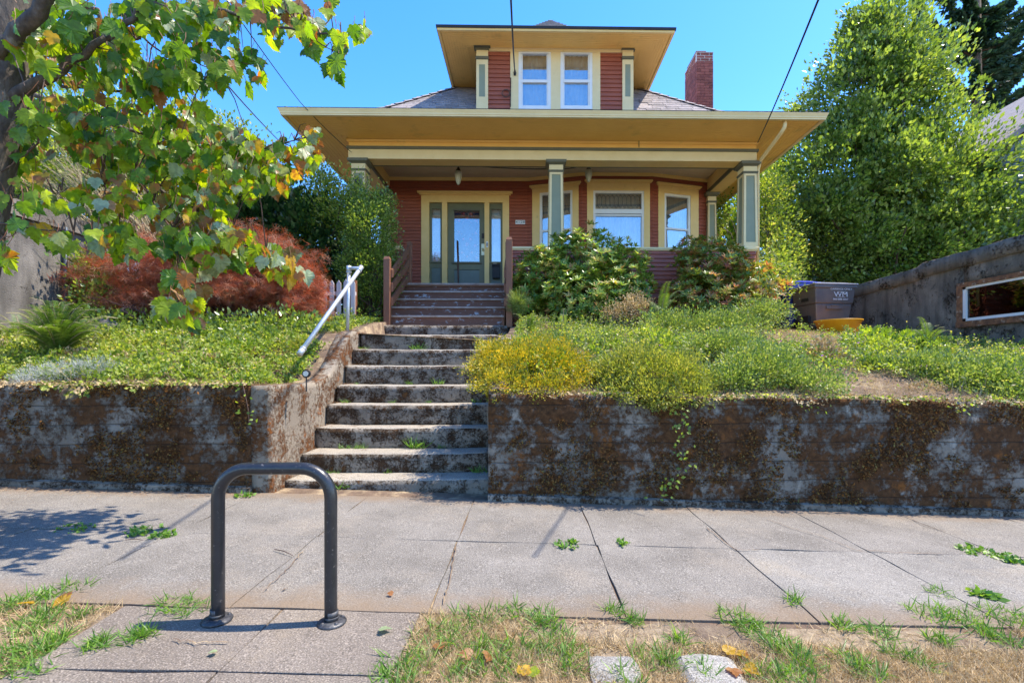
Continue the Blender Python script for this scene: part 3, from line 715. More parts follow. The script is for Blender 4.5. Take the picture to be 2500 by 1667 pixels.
def wall_back(F, z0, z1, holes, name='wall'):
    """the sheathing behind the boards, leaving the openings free"""
    us = sorted({0, F.L} | {h[0] for h in holes} | {h[1] for h in holes}); zs = sorted({z0, z1} | {h[2] for h in holes} | {h[3] for h in holes})
    us = [u for u in us if 0 <= u <= F.L]; zs = [z for z in zs if z0 <= z <= z1]; mb = MB()
    for u0, u1 in zip(us, us[1:]):
        for a, b in zip(zs, zs[1:]):
            cu, cz = (u0 + u1) / 2, (a + b) / 2
            if any(h[0] < cu < h[1] and h[2] < cz < h[3] for h in holes): continue
            F.box(mb, u0, u1, -.10, -.013, a, b)
    o = hp(name, M['siding'], mb); boards(o, F.P(0, 0, 0)[:2], F.P(F.L, 0, 0)[:2], z0 + .01, z1, holes=holes); return o
CE = 5.475
xa = PX(952, YW); bA = (PX(1300, 11.2) - .12, 11.2); bB = (PX(1421, 10.87), 10.87); bC = (PX(1592, 10.87), 10.87); bD = (PX(1727, 11.22), 11.22)
F0 = Face((xa, YW), bA); F1 = Face(bA, bB); F2 = Face(bB, bC); F3 = Face(bC, bD)
dz1 = F0.z(1136, 495); dzt = F0.z(1136, 470)
dl, dr = F0.u(1029), F0.u(1243)
wall_back(F0, ZF, CE, [(dl + .02, dr - .02, ZF, dzt - .02)])
SILL = 3.42
def window(F, c0, c1, w0, w1, ytop_c, ytop, zr, kind):
    """casing from pixel columns c0..c1, sash w0..w1; zr: height of the meeting rail"""
    u0, u1 = F.u(c0), F.u(c1); s0, s1 = F.u(w0), F.u(w1); zt = F.z(w0, ytop); zc = F.z(c0, ytop_c); zb_ = SILL
    mb = MB()
    F.box(mb, u0, s0, -.02, .028, zb_, zt); F.box(mb, s1, u1, -.02, .028, zb_, zt); F.box(mb, u0, u1, -.02, .030, zt, zc - .06)
    F.box(mb, u0 - .03, u1 + .03, -.02, .055, zc - .06, zc - .03); F.box(mb, u0 - .055, u1 + .055, -.02, .085, zc - .03, zc)
    cas = hp('window_casing', M['cream'], mb)
    mb = MB(); F.box(mb, u0 - .05, u1 + .05, -.02, .09, zb_ - .05, zb_ - .0); mb.build('sill', M['cream_light'], house)
    w = hp('window', M['white'], MB().box(0, 0, 0, 0, 0, 0)) if False else None
    fr = MB(); f = .052
    F.box(fr, s0, s0 + f, -.06, .012, zb_, zt); F.box(fr, s1 - f, s1, -.06, .012, zb_, zt); F.box(fr, s0 + f, s1 - f, -.06, .012, zt - f, zt); F.box(fr, s0 + f, s1 - f, -.06, .012, zb_, zb_ + .08)
    wn = hp('window', M['white'], fr)
    if kind == 'transom':
        z_a, z_b = zr
        mb = MB(); F.box(mb, s0 + f, s1 - f, -.055, .012, z_a, z_b); mb.build('transom_bar', M['white'], wn)
        mb = MB(); F.box(mb, s0 + f, s1 - f, -.05, -.005, z_a - .05, z_a - .012); mb.build('sash_rail', M['white'], wn)
        mb = MB(); F.box(mb, s0 + f + .0, s1 - f, -.03, -.026, z_b, zt - f); mb.build('leaded_pane', M['glass'], wn)
        # lead lattice: uprights joined by pointed ends above and below
        mb = MB(); n = 11; uu = [s0 + f + (s1 - s0 - 2 * f) * (i + .5) / n for i in range(n)]; zm0, zm1 = z_b + .10, zt - f - .09
        st_ = uu[1] - uu[0]
        for i, u in enumerate(uu):
            mb.tube([F.P(u, -.022, zm0), F.P(u, -.022, zm1)], .0035, 4)
            for sg in (-1, 1):
                mb.tube([F.P(u, -.022, zm1), F.P(u + sg * st_ / 2, -.022, zt - f - .03)], .003, 4)
                mb.tube([F.P(u, -.022, zm0), F.P(u + sg * st_ / 2, -.022, z_b + .03)], .003, 4)
        mb.build('lead_lattice', M['rubber'], wn)
        mb = MB(); F.box(mb, s0 + f, s1 - f, -.045, -.04, zb_ + .08, z_a - .05); mb.build('pane', M['glass'], wn)
    else:
        mb = MB(); F.box(mb, s0 + f, s1 - f, -.055, -.008, zr - .02, zr + .022); mb.build('meeting_rail', M['white'], wn)
        mb = MB(); F.box(mb, s0 + f, s1 - f, -.03, -.026, zr + .022, zt - f); mb.build('pane', M['glass'], wn)
        mb = MB(); F.box(mb, s0 + f, s1 - f, -.045, -.041, zb_ + .08, zr - .02); mb.build('pane', M['glass'], wn)
    # gathered curtain behind the glass
    mb = MB(); n = 70; vs = []
    for i in range(n + 1):
        u = s0 + (s1 - s0) * i / n; off = -.17 + .022 * math.sin(i * 1.25) + .012 * math.sin(i * .43 + c0)
        vs += [F.P(u, off, zb_), F.P(u, off, zt)]
    mb.add(vs, [(2 * i, 2 * i + 2, 2 * i + 3, 2 * i + 1) for i in range(n)]); mb.build('curtain', M['curtain'], wn, smooth=True)
    return (u0 + .01, u1 - .01, zb_ - .04, zc - .01)
h1 = window(F1, 1300, 1413, 1318, 1398, 456, 472, F1.z(1380, 560), 'hung')
h2 = window(F2, 1433, 1586, 1448, 1572, 441, 466, (F2.z(1510, 522), F2.z(1510, 511)), 'transom')
h3 = window(F3, 1606, 1704, 1621, 1685, 447, 472, F3.z(1650, 559), 'hung')
wall_back(F1, ZF, CE, [h1]); wall_back(F2, ZF, CE, [h2]); wall_back(F3, ZF, CE, [h3])
# cornice where wall meets ceiling
mb = MB()
for F in (F0, F1, F2, F3): F.box(mb, -.01, F.L + .01, -.03, .045, CE - .075, CE + .002)
hp('wall_cornice', M['cream'], mb)
# dark rooms behind the openings
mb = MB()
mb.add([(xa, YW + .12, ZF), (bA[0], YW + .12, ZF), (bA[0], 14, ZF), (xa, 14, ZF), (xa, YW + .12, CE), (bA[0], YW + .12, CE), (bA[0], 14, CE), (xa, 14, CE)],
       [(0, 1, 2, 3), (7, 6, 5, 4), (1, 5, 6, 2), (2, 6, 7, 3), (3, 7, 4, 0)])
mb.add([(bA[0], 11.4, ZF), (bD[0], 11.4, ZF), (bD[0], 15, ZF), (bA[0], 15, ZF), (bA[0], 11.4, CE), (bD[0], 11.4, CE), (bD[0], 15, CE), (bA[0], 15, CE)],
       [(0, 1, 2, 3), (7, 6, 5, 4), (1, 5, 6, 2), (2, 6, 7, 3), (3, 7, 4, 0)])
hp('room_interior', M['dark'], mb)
# side and rear walls
for (p, q, nm) in (((bD[0] + .02, 11.25), (bD[0] + .02, 21.5), 'side_wall'), ((xa, 21.5), (xa, 11.21), 'side_wall'), ((bD[0], 21.5), (xa, 21.5), 'rear_wall')):
    F = Face(p, q); mb = MB(); F.box(mb, 0, F.L, -.1, 0, 1.4, 5.56); hp(nm, M['siding'], mb)
# basement wall under the porch floor, behind
mb = MB(); mb.box(xa, bD[0], YW - .02, YW + .08, 1.4, ZF); hp('foundation', M['siding'], mb)

# ---- the front door with its two sidelights
def fpart(name, mat, mb, par=None): return mb.build(name, mat, par or house)
dn = thing('front_door', (0, YW, ZF), None, None) if False else None
mb = MB(); U0 = F0.u
for a, b in ((1029, 1048), (1079.5, 1092), (1183, 1194.5), (1227, 1243)): F0.box(mb, U0(a), U0(b), -.06, .03, ZF, dz1)
F0.box(mb, U0(1029), U0(1243), -.06, .032, dz1, dzt - .07); F0.box(mb, U0(1029) - .04, U0(1243) + .04, -.03, .06, dzt - .07, dzt - .04); F0.box(mb, U0(1029) - .08, U0(1243) + .08, -.03, .10, dzt - .04, dzt)
hp('door_casing', M['cream'], mb)
door = MB(); a, b = U0(1092), U0(1183); zg0 = F0.z(1140, 639); zg1 = F0.z(1140, 513); ga, gb = U0(1108), U0(1170)
F0.box(door, a, ga, -.10, -.05, ZF + .01, dz1); F0.box(door, gb, b, -.10, -.05, ZF + .01, dz1); F0.box(door, ga, gb, -.10, -.05, zg1, dz1)
zp = F0.z(1140, 657)
F0.box(door, ga, gb, -.10, -.05, zp, zg0); F0.box(door, ga, gb, -.10, -.05, ZF + .01, ZF + .16)
door_o = hp('front_door', M['doorgreen'], door)
mb = MB(); F0.box(mb, ga, gb, -.10, -.075, ZF + .16, zp); fpart('door_panel', M['doorpanel'], mb, door_o)
mb = MB(); F0.box(mb, ga - .05, gb + .05, -.05, -.005, zg0 - .035, zg0); fpart('door_shelf', M['olive'], mb, door_o); mb = MB(); F0.box(mb, ga - .02, gb + .02, -.05, -.02, zg1, zg1 + .03); fpart('top_moulding', M['olive'], mb, door_o)
mb = MB(); F0.box(mb, ga, gb, -.075, -.071, zg0, zg1); fpart('glass_pane', M['doorglass'], mb, door_o)
# flowered curtain print behind the door glass: flat print built as thin cut-outs
PC = {k: pmat('print_' + k, c, tuple(x * .7 for x in c), 30, .8) for k, c in {'navy': (.018, .045, .15), 'red': (.62, .03, .05), 'pink': (.85, .30, .38), 'green': (.05, .16, .07), 'orange': (.75, .28, .08), 'white': (.75, .75, .7)}.items()}
cl = MB(); F0.box(cl, ga, gb, -.100, -.097, zg0, zg1); cl_o = fpart('flowered_cloth', PC['navy'], cl, door_o)
rd = random.Random(4)
fl = MB(); flm = [PC[k] for k in ('red', 'pink', 'green', 'orange', 'white')]
gw, gh = gb - ga, zg1 - zg0
def flower(u, z, r, ci, cj):
    for k, (mi, rr_, n) in enumerate(((ci, r, 12), (cj, r * .45, 8))):
        fl.cur = mi; ang = rd.random() * 6
        pts = [F0.P(u + math.cos(ang + 2 * math.pi * i / n) * rr_ * (1 if i % 2 else .74), -.096 + .001 * k + .0004 * rd.random(), z + math.sin(ang + 2 * math.pi * i / n) * rr_ * (1 if i % 2 else .74)) for i in range(n)]
        fl.add(pts, [tuple(range(n))])
for fu, fz, r in ((.37, .95, .04), (.64, .95, .04), (.5, .86, .045), (.18, .82, .04), (.86, .82, .04), (.06, .84, .03), (.5, .36, .05), (.82, .33, .04), (.36, .46, .035), (.64, .46, .035), (.18, .60, .03), (.84, .58, .03), (.3, .2, .035), (.7, .2, .035), (.15, .08, .03), (.88, .1, .03), (.5, .12, .03)):
    for sg in (0,): flower(ga + gw * fu, zg0 + gh * fz, r, 0 if fz > .3 else 3, 1)
for k in range(60):
    u = rd.random() * .5; z = rd.random(); r = rd.uniform(.006, .014); ci = rd.choice((2, 2, 3, 4, 1))
    for s_ in (u, 1 - u): flower(ga + gw * (.02 + .96 * s_), zg0 + gh * (.02 + .96 * z), r, ci, ci)
fl.build('printed_flowers', flm, cl_o, kind='stuff')
# lock plate, knob, keypad, doorbell
zk = F0.z(1180, 609)
mb = MB(); u = U0(1179); F0.box(mb, u - .04, u + .032, -.05, -.043, F0.z(1180, 622), F0.z(1180, 594)); lp = fpart('lock_plate', pmat('brass_pale', (.75, .72, .50), (.6, .57, .4), 9, .35, metal=.3), mb, door_o)
mb = MB(); c = F0.P(u, -.03, zk); mb.tube([c, (c[0], c[1] - .03, c[2])], .012, 10); mb.tube([(c[0], c[1] - .03, c[2]), (c[0], c[1] - .055, c[2])], .027, 14); fpart('door_knob', pmat('brass_dark', (.25, .17, .07), None, 9, .3, metal=.8), mb, door_o)
mb = MB(); F0.box(mb, U0(1176), U0(1183) - .002, -.05, -.03, F0.z(1180, 581), F0.z(1180, 569)); fpart('keypad', M['rubber'], mb, door_o)
mb = MB(); uu = U0(1189.5); F0.box(mb, uu - .024, uu + .024, .03, .045, F0.z(1189, 605), F0.z(1189, 591)); db = hp('doorbell', M['white'], mb)
mb = MB(); F0.box(mb, uu - .011, uu + .011, .045, .048, F0.z(1189, 602), F0.z(1189, 594)); fpart('button', M['rubber'], mb, db)
for a, b, side in ((1048, 1079.5, 0), (1194.5, 1227, 1)):
    a, b = U0(a), U0(b); g0, g1 = a + .05, b - .05; zq = F0.z(1063, 638); mb = MB(); zt_ = F0.z(1063, 508)
    F0.box(mb, a, g0, -.09, -.045, ZF, dz1); F0.box(mb, g1, b, -.09, -.045, ZF, dz1); F0.box(mb, g0, g1, -.09, -.045, zt_, dz1); F0.box(mb, g0, g1, -.09, -.045, zq - .14, zq); F0.box(mb, g0, g1, -.09, -.045, ZF, ZF + .1)
    F0.box(mb, a, b, -.045, -.01, zq - .03, zq - .002)
    s_ = hp('sidelight', M['doorgreen'], mb)
    mb = MB(); F0.box(mb, g0, g1, -.085, -.06, ZF + .1, zq - .14); fpart('lower_panel', M['doorpanel'], mb, s_)
    mb = MB(); F0.box(mb, g0, g1, -.07, -.067, zq, zt_); fpart('glass_pane', M['doorglass'], mb, s_)
    mb = MB(); vs = []; n = 30
    for i in range(n + 1):
        u = g0 + (g1 - g0) * i / n; o_ = -.12 + .010 * math.sin(i * 1.3); vs += [F0.P(u, o_, zq), F0.P(u, o_, zt_)]
    mb.add(vs, [(2 * i, 2 * i + 2, 2 * i + 3, 2 * i + 1) for i in range(n)]); fpart('curtain', M['blind'], mb, s_)
    if side == 0:      # two notices stuck inside the glass
        mb = MB(); zA, zB = F0.z(1063, 598), F0.z(1063, 611); F0.box(mb, g0 + .01, g1 - .01, -.078, -.076, zB, zA); n1 = fpart('notice', PC['white'], mb, s_)
        mb = MB(); F0.box(mb, g0 + .08, g1 - .09, -.0755, -.075, zA - .04, zA - .025); F0.box(mb, g0 + .05, g1 - .06, -.0755, -.075, zA - .085, zA - .078); fpart('notice_print', M['rubber'], mb, s_)
        mb = MB(); F0.box(mb, g0 + .01, g1 - .01, -.078, -.076, zq + .01, zB - .012); fpart('notice', pmat('pink_notice', (.75, .55, .55), (.7, .25, .3), 25, .7), mb, s_)
# wall mailbox under the right sidelight, with its paper label
mx_ = U0(1208); zA, zB = F0.z(1210, 643), F0.z(1210, 680)
t = thing('mailbox', F0.P(mx_, -.02, zB), 'black wall mailbox below the right sidelight of the front door', 'mailbox')
mb = MB(); F0.box(mb, mx_ - .055, mx_ + .115, -.045, .07, zB, zA - .09); mb.build('box', M['rubber'], t, bevel=.006)
mb = MB(); mb.hexa([F0.P(mx_ - .06, .08, zA - .09), F0.P(mx_ + .12, .08, zA - .09), F0.P(mx_ + .12, -.045, zA - .09), F0.P(mx_ - .06, -.045, zA - .09)], [F0.P(mx_ - .06, .05, zA - .03), F0.P(mx_ + .12, .05, zA - .03), F0.P(mx_ + .12, -.045, zA), F0.P(mx_ - .06, -.045, zA)]); ld = mb.build('lid', M['rubber'], t)
mb = MB(); F0.box(mb, mx_ - .05, mx_ + .04, -.04, -.035, zA - .03 + .03, zA + .05); mb.build('paper_label', M['white'], t)
# a walking stick leaning in the door opening
sx = U0(1117); p0 = F0.P(sx + .03, .03, ZF); p1 = F0.P(sx - .01, -.035, F0.z(1117, 587))
t = thing('walking_stick', p0, 'carved dark walking stick leaning against the front door glass', 'stick'); MB().tube([p0, (Vector(p0) + Vector(p1)) / 2, p1], [.012, .015, .019], 8).build('shaft', pmat('stick', (.16, .05, .03), (.05, .03, .02), 30, .5), t, smooth=True)

# house number plate
def text(name, body, size, mat, parent, loc, rot, ext=.0015, align='CENTER', sx=1.0):
    cu = bpy.data.curves.new(name, 'FONT'); cu.body = body; cu.size = size; cu.extrude = ext; cu.align_x = align; cu.align_y = 'CENTER'; cu.materials.append(mat)
    o = bpy.data.objects.new(name, cu); o.location = Vector(loc) - wloc(parent); 
    link(o); bpy.context.view_layer.update(); me = bpy.data.meshes.new_from_object(o.evaluated_get(bpy.context.evaluated_depsgraph_get())); COL.objects.unlink(o)
    o2 = bpy.data.objects.new(name, me); o2.location = o.location; o2.rotation_euler = rot; o2.scale = (sx, 1, 1); return link(o2, parent)
u0_, u1_ = F0.u(1258.5), F0.u(1282); zA, zB = F0.z(1270, 538.5), F0.z(1270, 548.5)
t = thing('house_number', F0.P((u0_ + u1_) / 2, .02, zB), 'small white house number tiles on the red siding right of the front door', 'number plate')
w4 = (u1_ - u0_) / 4
for i, ch in enumerate('4128'):
    mb = MB(); F0.box(mb, u0_ + w4 * i + .002, u0_ + w4 * (i + 1) - .002, .022, .030, zB, zA); tl = mb.build('number_tile', M['white'], t)
    text('digit', ch, .085, M['rubber'], t, F0.P(u0_ + w4 * (i + .5), .0315, (zA + zB) / 2), (R(90), 0, 0), sx=.9)

# ------------------------------------------------------------------ columns
def column(cx, cy, zt, name='column', w=.27, half=False, lab=None, zbase=3.46):
    mb = MB(); W_ = w / 2
    def sq(h, z): return [(cx - h, cy - h, z), (cx + h, cy - h, z), (cx + h, cy + h, z), (cx - h, cy + h, z)]
    zn = zt - .17; wb = W_ + .022
    core = MB(); core.hexa(sq(wb - .012, zbase), sq(W_ - .012, zn - .06))
    c = core.build(name, M['sage'], house)
    # stiles and rails standing proud of the sage panel
    for sx, sy in ((0, -1), (1, 0), (-1, 0), (0, 1)):
        fr = MB()
        def pt(u, z, o, sx=sx, sy=sy):
            h = (W_ + (wb - W_) * (zn - z) / (zn - zbase)); q = h - .012 + o
            return (cx + (u * (h) if sy else sx * q), cy + (u * (h) if sx else sy * q), z)
        def bar(u0, u1, z0, z1):
            fr.hexa([pt(u0, z0, .012), pt(u1, z0, .012), pt(u1, z0, -.004), pt(u0, z0, -.004)], [pt(u0, z1, .012), pt(u1, z1, .012), pt(u1, z1, -.004), pt(u0, z1, -.004)])
        bar(-1, -.62, zbase, zn - .05); bar(.62, 1, zbase, zn - .05); bar(-.62, .62, zbase, zbase + .09); bar(-.62, .62, zn - .10, zn - .05)
        fr.build('panel_frame', M['cream_light'], c)
    nk = MB(); nk.hexa(sq(W_, zn - .02), sq(W_, zt - .05)); nk.build('neck', M['cream_light'], c)
    b2 = MB(); b2.hexa(sq(W_ + .006, zn - .06), sq(W_ + .022, zn - .02)); b2.build('neck_band', M['olive'], c)
    cp = MB(); cp.hexa(sq(W_ + .005, zt - .085), sq(W_ + .05, zt - .05)); cp.hexa(sq(W_ + .055, zt - .05), sq(W_ + .065, zt - .002)); cp.build('capital', M['olive'], c)
    bs = MB(); bs.hexa(sq(wb + .012, zbase - .03), sq(wb + .006, zbase)); bs.build('base', M['cream_light'], c)
    return c
CY = YF + .15
column(PX(874, YF), CY, zb); column(PX(1358, YF), CY, zb); column(PX(1833, YF), CY, zb)
column(bD[0] + .06, YW - .02, zb, w=.19); column(xa - .06, YW - .04, zb, w=.19)
# balustrade: clapboard half walls with a cream cap, the apron below them with a trim board
def halfwall(a, b, capn='balustrade_cap', right=True):
    F = Face(a, b); mb = MB(); F.box(mb, 0, F.L, -.12, -.013, 1.45, 3.40)
    o = hp('balustrade', M['siding'], mb); boards(o, a, b, ZF + .02, 3.38, exp=.082); boards(o, a, b, 1.5, ZF - .12, exp=.105)
    mb = MB(); F.box(mb, -.02, F.L + .02, -.26, .05, 3.40, 3.435); F.box(mb, -.02, F.L + .02, -.20, .028, 3.375, 3.40); mb.build('cap', M['cream_light'], o)
    mb = MB(); F.box(mb, 0, F.L, -.01, .035, ZF - .12, ZF + .015); mb.build('skirt_board', M['siding'], o)
    return o, F
XS0, XS1 = -2.37, -.37       # stair opening
hw, FR = halfwall((XS1 + .10, YF + .02), (HX1 - .02, YF + .02)); halfwall((HX1 - .02, YF + .03), (HX1 - .02, 11.2)); halfwall((HX0 + .02, YF + .02), (XS0 - .04, YF + .02)); halfwall((HX0 + .02, 11.2), (HX0 + .02, YF + .03))
# lattice vent low in the apron
la = FR.u(1557); lb = FR.u(1606); lz0, lz1 = PZ(762, YF), PZ(727, YF)
mb = MB(); FR.box(mb, la, lb, .018, .022, lz0, lz1); lat = mb.build('vent_shade_sheet', M['dark'], hw)  # dark sheet over the boards, standing for the shade inside the vent
mb = MB(); n = 9
for i in range(n + 1):
    u = la + (lb - la) * i / n; FR.box(mb, u - .011, u + .011, .022, .034, lz0, lz1)
for i in range(6):
    z = lz0 + (lz1 - lz0) * i / 5; FR.box(mb, la, lb, .034, .044, z - .011, z + .011)
mb.build('vent_lattice', M['siding'], hw)
# porch floor
mb = MB(); mb.box(HX0 + .15, HX1 - .15, YF - .06, YW - .001, ZF - .06, ZF - .012); pf = hp('porch_floor', M['rail_wood'], mb)
FB = unit_mesh('floor_board', MB().box(0, 1, 0, 1, -.012, 0), M['step_wood'])
x = HX0 + .16
while x < HX1 - .2: piece('floor_board', FB, pf, (x, YF - .07, ZF), (.094, YW - YF + .06, 1)); x += .1

# ------------------------------------------------------------------ wooden porch steps
ws = thing('porch_steps', ((XS0 + XS1) / 2, 8.6, 1.6), 'worn brown wooden steps leading up to the porch', 'steps')
mb = rough_box(XS0 - .15, XS1 + .08, 7.90, 8.35, 1.45, 1.78, .06, .005, edge=.008); o = mb.build('concrete_base', [M['mossstep'], M['tread']], ws, smooth=True)
for p in o.data.polygons: p.material_index = 1 if p.normal.z > .6 else 0
WY = [8.2, 8.49, 8.78, 9.06, 9.34]; WZ = [1.973, 2.16, 2.343, 2.525, ZF]
for k in range(5):
    zl = WZ[k - 1] if k else 1.78
    mb = MB(); mb.box(XS0 + .03, XS1 - .03, WY[k] + .03, WY[k] + .05, zl + .001, WZ[k] - .034); mb.build('riser', M['step_wood'], ws)
    if k < 4:
        mb = MB(); mb.box(XS0 - .01, XS1 + .01, WY[k], WY[k + 1] + .03, WZ[k] - .034, WZ[k]); mb.build('tread', [M['tread_wood']], ws, bevel=.008)
    else:
        mb = MB(); mb.box(XS0 - .02, XS1 + .02, WY[k] - .02, WY[k] + .06, WZ[k] - .036, WZ[k] + .002); mb.build('nosing', M['tread_wood'], ws, bevel=.008)
for x0, x1 in ((XS0 - .012, XS0 + .028), (XS1 - .028, XS1 + .012)):
    mb = MB(); prof = [(WY[0] + .03, 1.76), (9.42, 1.76), (9.42, ZF - .04)] + [(WY[4] + .035, WZ[4] - .04)]
    for k in (3, 2, 1, 0): prof += [(WY[k + 1] + .03, WZ[k] - .036), (WY[k] + .03, WZ[k] - .036)]
    mb.prism([(x0, y, z) for y, z in prof], (x1 - x0, 0, 0)); mb.build('stringer', M['rail_wood'], ws)
nl = at(945.5, 627, 8.12); nr = at(1243.5, 581, 8.15)
for c, zb2 in ((nl, 1.76), (nr, 1.76)):
    mb = MB(); mb.box(c.x - .052, c.x + .052, 8.07, 8.175, zb2, c.z - .05); nw = mb.build('newel_post', M['rail_wood'], ws, bevel=.006)
    mb = MB(); mb.hexa([(c.x - .055, 8.067, c.z - .05), (c.x + .055, 8.067, c.z - .05), (c.x + .055, 8.178, c.z - .05), (c.x - .055, 8.178, c.z - .05)], [(c.x - .035, 8.087, c.z), (c.x + .035, 8.087, c.z), (c.x + .035, 8.158, c.z), (c.x - .035, 8.158, c.z)]); mb.build('post_cap', M['rail_wood'], nw)
for xx, side in ((nl.x, 0), (nr.x, 1)):
    for k in range(3):
        za, zc_ = 2.66 - .235 * k, 3.40 - .26 * k
        mb = MB(); h = .07
        mb.hexa([(xx - .02 + .07 * (1 - 2 * side), 8.13, za - h), (xx + .02 + .07 * (1 - 2 * side), 8.13, za - h), (xx + .02 + .07 * (1 - 2 * side), 9.38, zc_ - h), (xx - .02 + .07 * (1 - 2 * side), 9.38, zc_ - h)],
                [(xx - .02 + .07 * (1 - 2 * side), 8.13, za + h), (xx + .02 + .07 * (1 - 2 * side), 8.13, za + h), (xx + .02 + .07 * (1 - 2 * side), 9.38, zc_ + h), (xx - .02 + .07 * (1 - 2 * side), 9.38, zc_ + h)])
        mb.build('rail_board', M['rail_wood'], ws, bevel=.004)
    mb = MB(); xq = xx + .07 * (1 - 2 * side); mb.box(xq - .045, xq + .045, 9.33, 9.42, ZF - .02, 3.52); mb.build('newel_post', M['rail_wood'], ws, bevel=.006)

# ------------------------------------------------------------------ dormer
YD = 9.75; ZDS = PZ(121, YD, 1350); YDE = 9.18
ex0, ex1 = PX(1067, YDE), PX(1648, YDE)
px0, px1 = PX(1163.5, YD), PX(1545, YD)
FD = Face((px0, YD), (px1, YD))
gz0 = 5.95
wl, wr_ = FD.u(1246), FD.u(1465)
mb = MB(); F_ = FD; F_.box(mb, 0, FD.L, -.1, -.013, gz0, ZDS)
# leave window openings
mb = MB()
for a, b, z0, z1 in ((0, FD.u(1266), gz0, ZDS), (FD.u(1345), FD.u(1368), gz0, ZDS), (FD.u(1446), FD.L, gz0, ZDS), (FD.u(1266), FD.u(1345), gz0, FD.z(1300, 263)), (FD.u(1368), FD.u(1446), gz0, FD.z(1400, 263)), (FD.u(1266), FD.u(1345), FD.z(1300, 127), ZDS), (FD.u(1368), FD.u(1446), FD.z(1400, 127), ZDS)):
    FD.box(mb, a, b, -.1, -.013, z0, z1)
dw = hp('dormer_wall', M['siding'], mb)
boards(dw, FD.P(0, 0, 0)[:2], FD.P(FD.L, 0, 0)[:2], gz0, ZDS - .06, exp=.088, holes=[(wl, wr_, gz0, 9)])
for s_, x in ((-1, px0), (1, px1)):
    F = Face((x, 11.3), (x, YD)) if s_ < 0 else Face((x, YD), (x, 11.3)); mb = MB(); F.box(mb, 0, F.L, -.08, -.0, 6.0, ZDS); mb.build('dormer_cheek', M['siding'], house)
mb = MB(); zt2 = FD.z(1300, 125)
for a, b in ((1246, 1266), (1345, 1368), (1446, 1465)): FD.box(mb, FD.u(a), FD.u(b), -.03, .03, gz0 + .3, ZDS - .05)
FD.box(mb, FD.u(1266), FD.u(1446), -.03, .028, zt2, ZDS - .05); FD.box(mb, 0, FD.L, -.02, .04, ZDS - .07, ZDS + .01)
hp('dormer_casing', M['cream_light'], mb)
for a, b in ((1266, 1345), (1368, 1446)):
    s0, s1 = FD.u(a), FD.u(b); z1 = zt2; z0 = FD.z(a, 265) - .02; f = .055; fr = MB()
    FD.box(fr, s0, s0 + f, -.06, .02, z0, z1); FD.box(fr, s1 - f, s1, -.06, .02, z0, z1); FD.box(fr, s0 + f, s1 - f, -.06, .02, z1 - f, z1); FD.box(fr, s0 + f, s1 - f, -.06, .02, z0, z0 + .07)
    wn = hp('dormer_window', M['white'], fr); zr = FD.z(a, 198)
    f2 = .03; mb = MB(); FD.box(mb, s0 + f, s1 - f, -.05, -.0, zr - .025, zr + .03); FD.box(mb, s0 + f, s0 + f + f2, -.05, -.01, z0 + .07, z1 - f); FD.box(mb, s1 - f - f2, s1 - f, -.05, -.01, z0 + .07, z1 - f); mb.build('sash', M['white'], wn)
    mb = MB(); FD.box(mb, s0 + f + f2, s1 - f - f2, -.03, -.026, zr + .03, z1 - f); mb.build('pane', M['glass'], wn)
    mb = MB(); FD.box(mb, s0 + f + f2, s1 - f - f2, -.045, -.041, z0 + .07, zr - .025); mb.build('pane', M['glass'], wn)
    mb = MB(); n = 40; vs = []
    for i in range(n + 1):
        u = s0 + (s1 - s0) * i / n; off = -.16 + .015 * math.sin(i * 1.1); vs += [FD.P(u, off, z0), FD.P(u, off, z1)]
    mb.add(vs, [(2 * i, 2 * i + 2, 2 * i + 3, 2 * i + 1) for i in range(n)]); mb.build('curtain', M['curtain'], wn, smooth=True)
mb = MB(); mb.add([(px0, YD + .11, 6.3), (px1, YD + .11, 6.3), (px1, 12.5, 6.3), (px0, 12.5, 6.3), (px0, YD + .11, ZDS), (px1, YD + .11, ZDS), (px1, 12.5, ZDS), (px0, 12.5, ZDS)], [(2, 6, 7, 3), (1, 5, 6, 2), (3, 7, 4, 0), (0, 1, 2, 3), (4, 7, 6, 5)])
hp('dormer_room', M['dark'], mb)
for a, b in ((1163.5, 1192), (1518.5, 1545)):
    u0, u1 = FD.u(a), FD.u(b); mb = MB()
    FD.box(mb, u0, u1, -.05, .055, gz0 + .2, FD.z(a, 150)); o = hp('dormer_pilaster', M['cream_light'], mb)
    mb = MB(); FD.box(mb, u0 + .055, u1 - .06, .05, .057, FD.z(a, 240), FD.z(a, 162)); mb.build('panel', M['sage'], o)
    mb = MB(); FD.box(mb, u0 - .012, u1 + .012, -.05, .075, FD.z(a, 149.5), FD.z(a, 143)); mb.build('neck_band', M['olive'], o)
    mb = MB(); FD.box(mb, u0, u1, -.05, .055, FD.z(a, 143), FD.z(a, 127)); mb.build('neck', M['cream_light'], o)
    mb = MB(); FD.box(mb, u0 - .02, u1 + .02, -.05, .08, FD.z(a, 127), FD.z(a, 122)); FD.box(mb, u0 - .045, u1 + .045, -.05, .11, FD.z(a, 122), ZDS - .002); mb.build('capital', M['olive'], o)
mb = MB(); mb.add([(ex0 + .01, YDE + .01, ZDS), (ex1 - .01, YDE + .01, ZDS), (ex1 - .01, 11.6, ZDS), (ex0 + .01, 11.6, ZDS)], [(0, 3, 2, 1)]); ds = hp('dormer_soffit', M['soffit'], mb)
nb = 9; wd = (YD - YDE - .1) / nb
